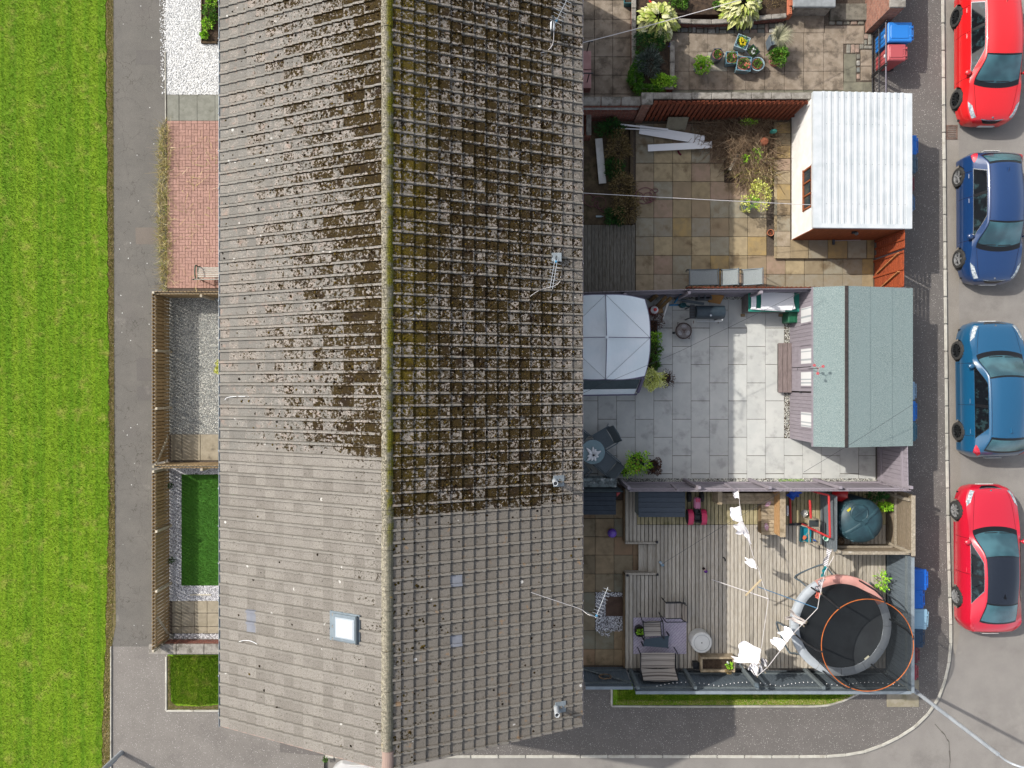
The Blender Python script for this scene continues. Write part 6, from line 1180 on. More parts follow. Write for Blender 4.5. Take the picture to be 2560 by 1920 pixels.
a, c = P(1456, 1662), P(1558, 1662); mb = MB(); mb.bar((*a, .3), (*c, 1.35), .03, .08); mb.build('brace', M['slatep'], GT)
x_, y_ = P(1514, 1693, 1.1); t = thing('wreath', 'brown twig wreath hanging on the side gate', 'wreath', (x_, P(0, 1666)[1]+.06, 1.1)); mb = MB()
for s in range(3): mb.tube([(x_+.19*math.cos(q*.35+s), P(0, 1666)[1]+.07+.012*math.sin(q*2+s), .98+.17*math.sin(q*.35+s)) for q in range(19)], .018, 5)
mb.build('twigs', M['twig'], t)
t = thing('string_lights', 'string of tiny lights along the inside of the deck fence', 'string lights', (*P(1850, 1672), 1.2)); pts = []
for s in range(4):
    a_, b_ = 1620+s*145, 1765+s*145
    for k in range(14): u = k/14; pts.append((*P(a_+(b_-a_)*u, 1673)[:1], P(0, 1673)[1]+.06, 1.45-.28*math.sin(math.pi*u)))
mb = MB(); mb.tube(pts, .003, 4); mb.build('cord', M['wire'], t); mb = MB()
for p in pts: mb.lathe([(0, -.018), (.017, 0), (0, .018)], p, 6)
mb.build('bulbs', M['white'], t)
# storage boxes with plank lids
M['navy'] = mat('dark_blue_grey_lid_board', '#56606c', '#4c5661', ns=5, st=(1, 8, 1), rough=.7, rnd=.05); M['navy2'] = mat('dark_navy_lid_board', '#424d59', '#3a444f', ns=5, rough=.7, rnd=.05)
def sbox(label, x0, y0, x1, y1, z0, z1, n, lidm, bodym):
    t = thing('storage_box', label, 'storage box', (*P((x0+x1)/2, (y0+y1)/2, z1), z0)); a, c = P(x0, y0, z1), P(x1, y1, z1)
    mb = MB(); mb.box(((a[0]+c[0])/2, (a[1]+c[1])/2, (z0+z1-.04)/2), (c[0]-a[0]-.05, a[1]-c[1]-.05, z1-z0-.04)); mb.build('box_body', bodym, t)
    for k in range(n): piece(t, 'lid_board', (c[0]-a[0], (a[1]-c[1])/n-.006, .03), ((a[0]+c[0])/2, a[1]-(a[1]-c[1])*(k+.5)/n, z1-.015), lidm, 0, .005)
sbox('dark planked storage box against the house', 1438, 1229, 1540, 1287, .035, .95, 5, M['navy2'], M['dark']); sbox('storage box with dark planked lid on the deck', 1596, 1230, 1713, 1293, DZ, DZ+.8, 5, M['navy'], mat('pale_grey_box_panel', '#9aa5a4', rough=.7))
t = thing('red_toy', 'red plastic toy behind the dark storage box', 'toy', P3(1547, 1232, .04)); mb = MB(); mb.add([P3(1541, 1224, .5), P3(1555, 1228, .5), P3(1542, 1242, .4), P3(1543, 1230, .04), P3(1550, 1232, .04), P3(1543, 1238, .04)], [(2, 1, 0), (0, 1, 4, 3), (1, 2, 5, 4), (2, 0, 3, 5)]); mb.build('toy_body', mat('red_plastic', '#d6232a', rough=.4, spec=.5), t)
# toy tractor
tx, ty = P(1741, 1272, DZ+.3); t = thing('toy_tractor', 'pink ride-on toy tractor with big rear wheels', 'toy tractor', (0, 0, 0)); M['tpink'] = mat('light_pink_plastic', '#d98aae', rough=.4, spec=.5); M['tmag'] = mat('magenta_pink_plastic', '#e03a6a', rough=.4, spec=.5)
mb = MB(); mb.box((0, .2, .38), (.2, .36, .2), b=.04); mb.build('bonnet', M['tpink'], t); mb = MB(); mb.box((-.035, .3, .485), (.05, .12, .012), b=.004); mb.box((.035, .3, .485), (.05, .12, .012), b=.004); mb.build('grille', M['tmag'], t)
mb = MB(); mb.box((0, -.08, .25), (.16, .6, .14), b=.03); mb.build('chassis', M['black'], t); mb = MB(); mb.box((0, -.26, .42), (.22, .2, .06), b=.03); mb.box((0, -.37, .5), (.22, .05, .16), b=.02); mb.build('seat', M['black'], t)
mb = MB(); mb.tube([(.08*math.cos(q*math.pi/8), -.05+.08*math.sin(q*math.pi/8)*.9, .52+.03*math.sin(q*math.pi/8)) for q in range(17)], .014, 6); mb.tube([(0, -.05, .52), (0, .03, .42)], .015, 6); mb.build('steering_wheel', M['black'], t)
def wheel(t, c, r, w_, tyre, rim, name='wheel', nsp=0):
    q = MB(); q.lathe([(r*.62, -w_/2), (r*.92, -w_/2), (r, -w_*.35), (r, w_*.35), (r*.92, w_/2), (r*.62, w_/2)], c, 24, axis='X'); o = q.build(name, tyre, t); shade(o)
    q = MB(); q.lathe([(0, -w_*.42), (r*.64, -w_*.46), (r*.64, w_*.46), (0, w_*.42)], c, 20, axis='X'); q.build('rim', rim, o); return o
for s in (-1, 1):
    wheel(t, (s*.21, -.26, .24), .24, .15, M['rubber'], M['tmag']); wheel(t, (s*.2, .36, .16), .16, .1, M['rubber'], M['tmag'])
    mb = MB(); mb.grid(lambda u, v: (s*.21+.085*(2*v-1), -.26+.265*math.cos(R(20)+R(150)*u), .24+.265*math.sin(R(20)+R(150)*u)), 8, 1); mb.build('mudguard', M['tmag'], t)
t.location = (tx, ty, DZ)
# corner bench
M['benchb'] = mat('bench_board', '#cbb99c', '#b3a084', ns=5, rough=.9, st=(2, 2, 1), rnd=.12, stain=('#857458', 3, .52, .72)); cb = thing('corner_bench', 'timber corner bench with high back at the deck fence', 'bench', P3(1900, 1290, DZ)); zs = DZ+.42
for k in range(3): slab(cb, 1800, 1233+k*9, 1941, 1233+(k+1)*9, zs, .03, M['benchb'], .008, 0, 'seat_board', .005)
for k in range(8): slab(cb, 1904, 1261+k*9.6, 1941, 1261+(k+1)*9.6, zs, .03, M['benchb'], .008, 0, 'seat_board', .005)
mb = MB(); pbox(mb, 1803, 1234, 1940, 1258, DZ, zs-.035, 0, zs); pbox(mb, 1906, 1259, 1940, 1336, DZ, zs-.035, 0, zs); mb.build('bench_base', M['deckside'], cb)
a, c = P(1950, 1226, DZ+.95), P(1964, 1343, DZ+.95); piece(cb, 'backrest_top', (c[0]-a[0], a[1]-c[1], .035), ((a[0]+c[0])/2, (a[1]+c[1])/2, DZ+.95), M['benchb'], 0, .005); lm = mat('fresh_orange_timber', '#cfa577', '#bb9160', ns=5, rough=.85, st=(2, 2, 6))
for k in range(4): piece(cb, 'back_board', (.025, a[1]-c[1]-.02, .13), (a[0]+.02, (a[1]+c[1])/2, DZ+.35+k*.145), lm, 0, .005)
mb = MB(); b_ = P(1797, 1226, DZ+.7); pbox(mb, 1795, 1228, 1806, 1262, DZ, DZ+.7, .006); mb.build('end_panel', M['benchb'], cb); p, q = P(1806, 1224, DZ+.8), P(1950, 1230, DZ+.8); piece(cb, 'back_board', (q[0]-p[0], .04, .3), ((p[0]+q[0])/2, p[1]+.02, DZ+.66), M['benchb'], 0, .006)
M['fpink'] = mat('pale_pink_rubber', '#e6b8cc', rough=.7)
for i, (px, py, an, lab) in enumerate(((1919.5, 1260, R(40), 'pale pink flip-flop lying upper on the corner bench'), (1916, 1317, R(98), 'pale pink flip-flop lying lower on the corner bench'))):
    x_, y_ = P(px, py, zs); mb = MB(); ca, sa = math.cos(an), math.sin(an); pl = []
    for q in range(16): u = 2*math.pi*q/16; r_ = .12*math.cos(u); s_ = (.05+.012*math.cos(u)-.014*math.cos(2*u))*math.sin(u); pl.append((x_+r_*ca-s_*sa, y_+r_*sa+s_*ca))
    mb.prism(pl, zs+.002, zs+.022); t = thing('flip_flop', lab, 'flip-flop', (x_, y_, zs), 'flip-flops on the bench'); mb.build('sole', M['fpink'], t); mb = MB(); mb.tube(smoothpts([(x_+.02*ca-.045*sa, y_+.02*sa+.045*ca, zs+.02), (x_+.06*ca, y_+.06*sa, zs+.05), (x_+.02*ca+.045*sa, y_+.02*sa-.045*ca, zs+.02)], 4), .008, 5); mb.build('strap', M['white'], t)
# oil tank and its timber enclosure
M['tank'] = mat('dark_teal_tank_plastic', '#2c464f', '#365760', ns=3, rough=.5, spec=.35); tcx, tcy = P(2153, 1302, 1.25); t = thing('oil_tank', 'dark teal domed oil tank with cross ribs and round lid', 'oil tank', (tcx, tcy, .0)); mb = MB(); R0 = .71
mb.lathe([(R0*.94, 0), (R0, .1), (R0, 1.1), (R0*.97, 1.2), (R0*.9, 1.27), (R0*.6, 1.36), (R0*.3, 1.4), (0, 1.41)], (tcx, tcy, .02), 44); shade(mb.build('tank_body', M['tank'], t), 50)
zt_ = lambda r: .02+float(np.interp(r, [0, .3*R0, .6*R0, .9*R0, .97*R0], [1.41, 1.4, 1.36, 1.27, 1.2]))
for an in (R(37), R(-55), R(217)):
    mb = MB(); n = 10; 
    mb.grid(lambda u, v: (tcx+math.cos(an)*(.12+.56*u)-math.sin(an)*.05*(2*v-1), tcy+math.sin(an)*(.12+.56*u)+math.cos(an)*.05*(2*v-1), zt_(.12+.56*u)+.028-(.028 if v in (0, 1) else 0)), n, 4); mb.build('rib', M['tank'], t)
lx, ly = tcx-.13, tcy+.27; mb = MB(); mb.lathe([(.27, 0), (.275, .06), (.25, .085), (.235, .07), (.0, .08)], (lx, ly, 1.36), 30); lo = mb.build('inspection_lid', M['tank'], t); shade(lo)
mb = MB(); mb.box((lx, ly, 1.45), (.4, .04, .02), rz=.6, b=.005); mb.box((lx, ly, 1.451), (.04, .4, .02), rz=.6, b=.005); mb.build('lid_ribs', M['tank'], lo); mb = MB(); mb.box((lx+.16, ly-.24, 1.42), (.16, .16, .09), rz=.6, b=.015); mb.build('hasp', M['tank'], t)
for k in range(9): an = R(120+k*16); mb = MB(); mb.box((tcx+.66*math.cos(an), tcy+.66*math.sin(an), 1.2), (.1, .09, .12), rz=an, b=.012); mb.build('lug', M['tank'], t)
mb = MB(); mb.box((tcx-.42, tcy+.36, 1.34), (.14, .07, .006), rz=.7); mb.build('yellow_label', mat('yellow_sticker', '#e6d83a', rough=.5), t)
M['enc'] = mat('weathered_pale_rail', '#b7ab98', '#9a8f7c', ns=6, rough=.9, st=(3, 3, 1), rnd=.12, stain=('#d6cfc0', 4, .56, .72)); M['encin'] = mat('brown_enclosure_board', '#9a8b78', '#84765f', ns=6, rough=.95, st=(2, 2, 8), rnd=.12); M['encw'] = mat('blue_grey_enclosure_board', '#7a8288', '#6c747a', ns=6, rough=.9, st=(2, 2, 8), rnd=.1, stain=('#9aa0a2', 4, .58, .75))
EN = thing('tank_enclosure', 'weathered slatted timber enclosure round the oil tank', 'enclosure', P3(2130, 1300, 0)); hN = 1.5; ex0, ex1 = P(2040, 0)[0], P(2205, 0)[0]; ey1, ey0 = P(0, 1222)[1], P(0, 1355)[1]
for k in range(13): piece(EN, 'side_board', (.025, ey1-ey0, .098), (ex0, (ey1+ey0)/2, .1+k*.113), M['encw'], 0, .004)
for k in range(12): piece(EN, 'front_board', (ex1-ex0, .025, .105), ((ex0+ex1)/2, ey0, .1+k*.12), M['encin'], 0, .004)
for k in range(13): piece(EN, 'outer_board', (.025, P(0, 1216)[1]-ey0, .11), (ex1+.06, (P(0, 1216)[1]+ey0)/2, .1+k*.125), M['encin'], 0, .004)
for (x_, y_) in ((ex0+.04, ey0+.05), (ex1-.0, ey0+.06), (ex1, ey1-.1)): piece(EN, 'post', (.09, .09, 1.62), (x_, y_, .81), M['enc'], 0, .006)
piece(EN, 'top_rail', (ex1-ex0+.1, .1, .04), ((ex0+ex1)/2, ey0+.0, hN+.03), M['enc'], 0, .006); piece(EN, 'top_rail', (.12, ey1-ey0+.1, .04), (ex1+.06, (ey1+ey0)/2, 1.72), M['enc'], 0, .006); piece(EN, 'mid_rail', (.06, ey1-ey0, .09), (ex1+.01, (ey1+ey0)/2, .8), M['enc'], 0, .006); piece(EN, 'mid_rail', (ex1-ex0-.3, .06, .09), ((ex0+ex1)/2, ey0+.05, .9), M['enc'], 0, .006)
for i, (px, py, r, lab) in enumerate(((2190, 1236, (.3, .16), 'dark leafy bush behind the oil tank'), (2212, 1266, (.14, .12), 'fresh green leaves growing beside the oil tank'), (2200, 1449, (.16, .32), 'lime-green climbing weed between deck and pavement fence'))): shrub('weeds', lab, 'weeds', px, py, r, .7 if i != 2 else .9, M['leafdark' if i == 0 else 'leafbright'], 260 if i != 2 else 160, .09, .1, 400+i)
# children's things on the deck
M['redp'] = mat('red_painted_bar', '#d8413f', rough=.5)
t = thing('play_gym', 'red painted tubular play frame beside the tank enclosure', 'play frame', P3(2020, 1300, DZ)); 
for a, c in (((1975, 1244, .1), (1977, 1308, .1)), ((2024.5, 1250, .9), (2027, 1296, .9))): mb = MB(); mb.bar((*P(a[0], a[1], DZ+a[2]), DZ+a[2]), (*P(c[0], c[1], DZ+c[2]), DZ+c[2]), .06, .06, .01); mb.build('bar', M['redp'], t)
zz = DZ+1.2; pl = [P3(2042, 1231, zz), P3(2072, 1238, zz), P3(2075, 1344, zz), P3(2042, 1328, zz)]
for i in range(3): mb = MB(); mb.bar(pl[i], pl[i+1], .06, .05, .01); mb.build('bar', M['redp'], t)
for p in (pl[0], pl[3]): mb = MB(); mb.bar(p, (p[0], p[1], DZ), .05, .05); mb.build('leg', M['redp'], t)
mb = MB(); mb.bar(P3(1972, 1311, DZ+.06), P3(2014, 1309, DZ+.06), .07, .05); mb.build('base_bar', M['black'], t)
t = thing('play_table', 'small wooden play table with a black board panel', 'play table', P3(2040, 1335, DZ)); zz = DZ+.55
for a, c in (((2021, 1299), (2023, 1362)), ((2048, 1301), (2048, 1362)), ((2021, 1299), (2052, 1299)), ((2003, 1313), (2022, 1319)), ((2022, 1319), (2052, 1334)), ((2022, 1319), (2048, 1319)), ((2026, 1358), (2058, 1364))): mb = MB(); mb.bar(P3(*a, zz), P3(*c, zz), .035, .035, .005); mb.build('frame_bar', M['enc'], t)
for q in ((2023, 1300), (2048, 1300), (2023, 1360), (2048, 1360)): x_, y_ = P(*q, zz); mb = MB(); mb.bar((x_, y_, DZ), (x_, y_, zz), .03); mb.build('leg', M['enc'], t)
mb = MB(); pbox(mb, 2023, 1301, 2047, 1317, zz+.0, zz+.03, .004); mb.build('board_panel', mat('dark_slate_panel', '#3f4648', '#363c3e', ns=9, rough=.6), t)
mb = MB(); mb.bar(P3(2057, 1304, zz), P3(2057, 1364, zz), .05, .05); mb.build('dark_leg_bar', M['black'], t)
x_, y_ = P(2015, 1336, DZ+.12); t = thing('toy_tray', 'turquoise plastic tray holding toy spades', 'tray', (x_, y_, DZ)); M['turq'] = mat('turquoise_plastic', '#189bb0', rough=.4, spec=.4); mb = MB(); mb.box((x_, y_, DZ+.02), (.3, .46, .03), rz=-.06, b=.01)
for s in (-1, 1): mb.box((x_+s*.155, y_+s*.0, DZ+.07), (.02, .48, .13), rz=-.06, b=.006); mb.box((x_, y_+s*.235, DZ+.069), (.3, .02, .13), rz=-.06, b=.006)
mb.build('tray_body', M['turq'], t)
for i, (px, py, an, hx, lab) in enumerate(((2013, 1340, R(60), '#f08055', 'toy spade with orange blade in the turquoise tray'), (2033, 1349, R(-35), '#1f6fd0', 'toy spade with small blue blade beside the tray'))):
    x_, y_ = P(px, py, DZ+.12); t = thing('toy_spade', lab, 'toy spade', (x_, y_, DZ+.1)); d = Vector((math.cos(an), math.sin(an), 0)); b0 = Vector((x_, y_, DZ+.13)); mb = MB(); s = 1 if i == 0 else -1; mb.tube([b0, b0+d*.2*s+Vector((0, 0, .06))], .011, 6); mb.build('handle', M['enc'], t); mb = MB(); m_ = Vector((-d.y, d.x, 0)); sz = .06 if i == 0 else .035
    base = b0 if i == 0 else b0+d*.0; mb.add([base+m_*sz, base-m_*sz, base-d*s*.1-m_*sz*.8, base-d*s*.13, base-d*s*.1+m_*sz*.8], [(0, 1, 2, 3, 4)]); mb.build('blade', mat('spade_plastic_%d' % i, hx, rough=.5), t)
x_, y_ = P(2052, 1340, DZ+.3); t = thing('toy_bucket', 'mint and white toy bucket on the play table', 'toy bucket', (x_, y_, DZ+.55)); mb = MB(); mb.lathe([(.06, 0), (.085, .13), (.078, .13), (.06, .05), (0, .05)], (x_, y_, DZ+.56), 16); mb.build('bucket_body', mat('mint_plastic', '#d2f0e6', rough=.5), t); mb = MB(); mb.lathe([(.055, 0), (0, .01)], (x_, y_, DZ+.63), 14); mb.build('bucket_contents', mat('green_plastic', '#1f9a78', rough=.5), t)
x_, y_ = P(1982, 1237, DZ+.3); t = thing('blue_bag', 'bright blue carrier bag hanging by the fence', 'bag', (x_, y_, DZ)); mb = MB(); mb.grid(lambda u, v: (x_-.2+.4*u+.03*math.sin(9*v), y_+.13-.3*v*(1-.4*abs(2*u-1))+.02*math.sin(11*u), DZ+.5-.25*v+.05*math.sin(8*u+5*v)), 8, 6); mb.build('bag_body', mat('blue_bag_plastic', '#1353c8', '#1a62da', ns=6, rough=.4, stain=('#a9c4ee', 9, .66, .7)), t, smooth=True)
x_, y_ = P(2011, 1283, DZ+.1); t = thing('glass_bowl', 'clear glass bowl standing on the mossy deck boards', 'bowl', (x_, y_, DZ)); mb = MB(); mb.lathe([(.05, 0), (.1, .05), (.115, .1), (.105, .1), (.09, .05), (0, .02)], (x_, y_, DZ+.005), 20); mb.build('bowl_body', mat('clear_glass', '#c9ccc8', '#8d8a84', ns=18, rough=.1, spec=.7), t, smooth=True)
x_, y_ = P(1967, 1276, DZ+.3); mb = MB(); mb.box((x_, y_, DZ+.25), (.05, .34, .3), b=.02); mb.build('white_case', M['white'], None, label='white and blue plastic case behind the bench back', cat='case')
x_, y_ = P(2098, 1237, .9); t = thing('red_sledge', 'bright red plastic sledge behind the oil tank', 'sledge', (x_, y_, .3)); mb = MB(); mb.grid(lambda u, v: (x_-.24+.5*u, y_+.16-.36*v, .9+.1*(2*u-1)**2-.08*math.sin(math.pi*v)), 8, 6); mb.build('sledge_body', mat('shiny_red_plastic', '#e0181c', rough=.35, spec=.5), t, smooth=True)
x_, y_ = P(2083, 1259, .7); t = thing('grey_bag', 'dark grey plastic sack beside the oil tank', 'sack', (x_, y_, .2)); v_, f_ = None, None; mb = MB(); mb.lathe([(.02, 0), (.15, .08), (.17, .3), (.1, .48), (.03, .55), (0, .55)], (x_, y_, .2), 12, sy=1.4); mb.build('sack_body', mat('grey_sack', '#5f6a72', '#4a545b', ns=9, rough=.5), t, smooth=True)
x_, y_ = P(2101, 1353, .6); t = thing('twig_ball', 'brown wicker ball in the enclosure corner', 'ball', (x_, y_, .4)); mb = MB(); q = random.Random(2)
for k in range(14): ax = Vector((q.uniform(-1, 1), q.uniform(-1, 1), q.uniform(-1, 1))).normalized(); a = ax.orthogonal().normalized(); b_ = ax.cross(a); mb.tube([Vector((x_, y_, .6))+(a*math.cos(s)+b_*math.sin(s))*.12 for s in [i*.52 for i in range(13)]], .01, 4)
mb.build('wicker', M['twig'], t)
# rug, wicker seats, low table, pouf, trough
def m_rug():
    b = NB('lilac_patterned_rug'); n = b.new('TexBrick'); x, y, z = b.xyz(); cm = b.new('CombineXYZ'); b.lk(b.math('ADD', x, y), cm.inputs[0]); b.lk(b.math('SUBTRACT', x, y), cm.inputs[1]); b.lk(cm.outputs[0], n.inputs['Vector']); n.inputs['Scale'].default_value = 1; n.inputs['Brick Width'].default_value = .3; n.inputs['Row Height'].default_value = .1; n.inputs['Mortar Size'].default_value = .01
    n.inputs['Color1'].default_value = C('#ded4e4'); n.inputs['Color2'].default_value = C('#d4cadb'); n.inputs['Mortar'].default_value = C('#a89cb2'); c = b.mix(b.mr(b.noise(3, 4), .4, .65), n.outputs[0], b.mix(.4, n.outputs[0], C('#dcd5e2'))); return b.fin(c, .9, .1)
mb = MB(); pbox(mb, 1583.5, 1544, 1716, 1635, DZ+.004, DZ+.014, .003); mb.build('rug', m_rug(), None, label='pale lilac patterned rug on the timber deck', cat='rug')
def m_wick(name, ax):
    b = NB(name); x, y, z = b.xyz(); u = y if ax else x; v = x if ax else y
    s = b.math('SINE', b.math('MULTIPLY', u, 120.)); s2 = b.math('SINE', b.math('MULTIPLY', v, 300.)); s3 = b.math('SINE', b.math('MULTIPLY', u, 34.))
    c = b.mix(b.mr(b.math('ADD', s, b.math('MULTIPLY', s3, .8)), .2, 1.2), C('#cfc5ba'), C('#7d746d')); c = b.mix(b.mr(s2, .4, 1., 0., .35), c, C('#8f867d')); b.bump(s, .3, .005); return b.fin(c, .85, .2)
M['wick'] = m_wick('grey_wicker_weave', 1); M['wickv'] = m_wick('grey_wicker_weave_upright', 0)
armchair('grey wicker armchair turned sideways at the rug top', 1683, 1526, R(90), 'wicker seats round the rug', M['wickv'], M['blackmetal'], .5, .48, .42, DZ, .38, True, .12, 'wicker_chair')
armchair('grey wicker armchair facing the low dark table', 1631, 1573, R(184), 'wicker seats round the rug', M['wick'], M['blackmetal'], .52, .46, .42, DZ, .38, True, .12, 'wicker_chair')
armchair('grey wicker two-seat sofa at the deck fence', 1645, 1652, R(0), 'wicker seats round the rug', M['wick'], M['blackmetal'], 1.08, .5, .48, DZ, .38, True, .2, 'wicker_sofa')
t = thing('low_table', 'low dark teal table top tilted on the rug', 'table', (*P(1641, 1606, DZ+.35), DZ)); pl = [P(1609, 1599, DZ+.36), P(1672.5, 1589, DZ+.36), P(1670, 1620, DZ+.36), P(1608.5, 1615, DZ+.36)]; mb = MB(); mb.prism(pl, DZ+.34, DZ+.36); mb.build('table_top', mat('dark_teal_glass', '#3b4d58', rough=.2, spec=.5), t)
for x_, y_ in pl: mb = MB(); mb.bar((x_, y_, DZ), (x_, y_, DZ+.37), .035); mb.build('leg', M['blackmetal'], t)
pot('black round pot with a small lime plant on the rug corner', 1595, 1569, .15, .26, 22, 0, M['black'], M['leafbright'], 120, None, None, .55, .08, group=None, z=DZ+.016)
x_, y_ = P(1754.5, 1607, DZ+.42); t = thing('round_fire_table', 'round white drum table with ring line and centre dot', 'table', (x_, y_, DZ)); M['cream'] = mat('cream_white_drum', '#f6f5ef', '#eceae2', ns=3, rough=.5); mb = MB(); mb.lathe([(.3, 0), (.33, .02), (.335, .36), (.33, .4), (.31, .42), (.24, .425), (.0, .425)], (x_, y_, DZ), 44); shade(mb.build('drum', M['cream'], t)); mb = MB(); mb.tube([(x_+.245*math.cos(k*math.pi/24), y_+.245*math.sin(k*math.pi/24), DZ+.426) for k in range(49)], .005, 5); mb.build('ring', M['greymetal'], t); mb = MB(); mb.lathe([(.02, 0), (.018, .012), (0, .014)], (x_, y_, DZ+.425), 12); mb.build('knob', M['black'], t)
t = thing('planter_trough', 'timber planter trough with bare soil at the deck fence', 'planter', P3(1795, 1661, DZ)); zz = DZ+.34
for a, c in (((1752, 1643), (1838, 1648)), ((1752, 1676), (1838, 1681))): mb = MB(); pbox(mb, a[0], a[1], c[0], c[1], DZ, zz, .006); mb.build('side_board', M['benchb'], t)
for a, c in (((1752, 1648.5), (1757, 1675.5)), ((1833, 1648.5), (1838, 1675.5))): mb = MB(); pbox(mb, a[0], a[1], c[0], c[1], DZ, zz-.003, .006); mb.build('end_board', M['benchb'], t)
mb = MB(); pbox(mb, 1757.5, 1649, 1832.5, 1675, DZ, zz-.09, 0, zz); mb.build('soil', M['soil'], t); foliage('foliage', t, P3(1824, 1663, zz), (.08, .12, .07), 120, .06, M['leafbright'], 55); blooms(t, P(1817, 1655, zz), .04, zz+.05, 4, M['flower']['white'], .03, 4); foliage('foliage', t, P3(1822, 1678, zz), (.09, .07, .06), 80, .06, M['leafbrown'], 56)
mb = MB(); x_, y_ = P(1741, 1665, DZ+.25); t = thing('black_cube_pot', 'empty black square pot beside the planter trough', 'pot', (x_, y_, DZ)); potpoly(mb, x_, y_, 4, .12, .14, .24, F4, .02, DZ); mb.build('pot', M['slateplant'] if 0 else M['black'], t)
x_, y_ = P(1529.7, 1332, .15); t = thing('purple_ball', 'purple ball with green spots on the brown flags', 'ball', (x_, y_, .04)); mb = MB(); mb.lathe([(.15*math.sin(math.pi*k/14), .15-.15*math.cos(math.pi*k/14)) for k in range(15)], (x_, y_, .04), 24); mb.build('ball_skin', mat('purple_ball_rubber', '#7a52c8', '#8a62d6', ns=3, rough=.35, spec=.5, stain=('#3f8a9a', 9, .6, .64)), t, smooth=True)
for nm, px, py, cols, lab in (('doll', 1761, 1425, ('#3a2a2a', '#7a3fa0', '#d9b8b0'), 'tiny doll in purple lying on the deck'), ('plush_toy', 1652.7, 1409, ('#bcd2e0', '#9ab6c8', '#e6eef2'), 'small pale blue plush toy by the deck steps')):
    x_, y_ = P(px, py, DZ); t = thing(nm, lab, 'toy', (x_, y_, DZ))
    for i, (dx, dy, r_) in enumerate(((-.04, .06, .05), (.03, -.03, .06), (0, .015, .045))): mb = MB(); mb.lathe([(r_*math.sin(math.pi*k/8), r_-r_*math.cos(math.pi*k/8)) for k in range(9)], (x_+dx, y_+dy, DZ), 12, sy=.8); mb.build(('head', 'torso', 'limbs')[i], mat(nm+str(i), cols[i], rough=.8), t, smooth=True)
mb = MB(); mb.tube(smoothpts([P3(1808, 1393, DZ+.02), P3(1812, 1397, DZ+.03), P3(1813, 1402, DZ+.02)], 5), .022, 7); mb.build('sock', M['black'], None, smooth=True, label='small black sock lying on the deck boards', cat='sock')
# ------------------------------------------------------------ trampoline
tx, ty = 780/PX, -573/PX; tr = thing('trampoline', 'round trampoline with grey and coral pad and black safety net', 'trampoline', (tx, ty, DZ)); zm = 1.2; r0, r1 = 1.31, 1.57
M['tmat'] = mat('black_jump_mat', '#2e3236', '#353a3e', ns=2, rough=.85); M['padg'] = mat('pale_grey_pad', '#ccd3d9', '#bec6cd', ns=2.5, rough=.6); M['padc'] = mat('coral_pink_pad', '#f2b8ac', '#e6a69a', ns=2.5, rough=.6); M['oring'] = mat('orange_ring_sleeve', '#dd7a34', '#b8602a', ns=6, rough=.6)
mb = MB(); mb.grid(lambda u, v: (tx+r0*1.03*u*math.cos(2*math.pi*v), ty+r0*1.03*u*math.sin(2*math.pi*v), zm-.03-.05*(1-u*u)), 8, 48); mb.build('jump_mat', M['tmat'], tr, smooth=True)
for k in range(12):
    a0, a1 = R(30*k), R(30*k+29.7); cor = 40 < 30*k+15 < 125; mb = MB()
    mb.grid(lambda u, v: (tx+(r0+(r1-r0)*v)*math.cos(a0+(a1-a0)*u+(R(1) if 0 else 0)*0), ty+(r0+(r1-r0)*v)*math.sin(a0+(a1-a0)*u), zm+.035*math.sin(math.pi*v)+.01+(.006*math.sin(u*9+k))), 8, 6); mb.grid(lambda u, v: (tx+r1*math.cos(a0+(a1-a0)*u), ty+r1*math.sin(a0+(a1-a0)*u), zm+.01-.12*v), 8, 1); mb.build('pad', M['padc' if cor else 'padg'], tr, smooth=True)
mb = MB(); mb.tube([(tx+1.5*math.cos(k*math.pi/32), ty+1.5*math.sin(k*math.pi/32), zm-.05) for k in range(65)], .03, 7); mb.build('frame_ring', M['greymetal'], tr)
for k in range(4):
    a = R(15+90*k+8); mb = MB(); d = .32; p = lambda s, r_, z: (tx+r_*math.cos(a+s), ty+r_*math.sin(a+s), z); mb.tube(smoothpts([p(-.3, 1.5, zm-.08), p(-.3, 1.62, DZ+.35), p(-.28, 1.72, DZ+.03), p(.28, 1.72, DZ+.03), p(.3, 1.62, DZ+.35), p(.3, 1.5, zm-.08)], 4), .025, 7); mb.build('leg', M['chairmetal'], tr)
zn, rn = 2.86, 1.33
def m_net():
    b = NB('black_safety_net'); tb = b.new('BsdfTransparent'); mx = b.new('MixShader'); b.fin(C('#2c3034'), .9, .1); mx.inputs[0].default_value = .58; b.nt.links.new(tb.outputs[0], mx.inputs[1]); b.nt.links.new(b.b.outputs[0], mx.inputs[2]); b.nt.links.new(mx.outputs[0], b.out.inputs[0]); return b.m
mb = MB(); mb.grid(lambda u, v: (tx+(1.3+(rn-1.3)*v+.03*math.sin(math.pi*v)*math.cos(6*2*math.pi*u))*math.cos(2*math.pi*u), ty+(1.3+(rn-1.3)*v+.03*math.sin(math.pi*v)*math.cos(6*2*math.pi*u))*math.sin(2*math.pi*u), zm+.03+(zn-zm-.03)*v), 72, 6); mb.build('safety_net', m_net(), tr, smooth=True)
mb = MB(); mb.tube([(tx+rn*math.cos(k*math.pi/36), ty+rn*math.sin(k*math.pi/36), zn) for k in range(73)], .013, 7); mb.build('top_ring', M['oring'], tr)
for k in range(6): a = R(60*k+8); mb = MB(); mb.tube([(tx+1.52*math.cos(a), ty+1.52*math.sin(a), zm-.1), (tx+1.5*math.cos(a), ty+1.5*math.sin(a), 2.2), (tx+1.42*math.cos(a), ty+1.42*math.sin(a), 2.7), (tx+rn*math.cos(a), ty+rn*math.sin(a), zn+.02)], .026, 7); mb.build('net_pole', M['black'], tr)
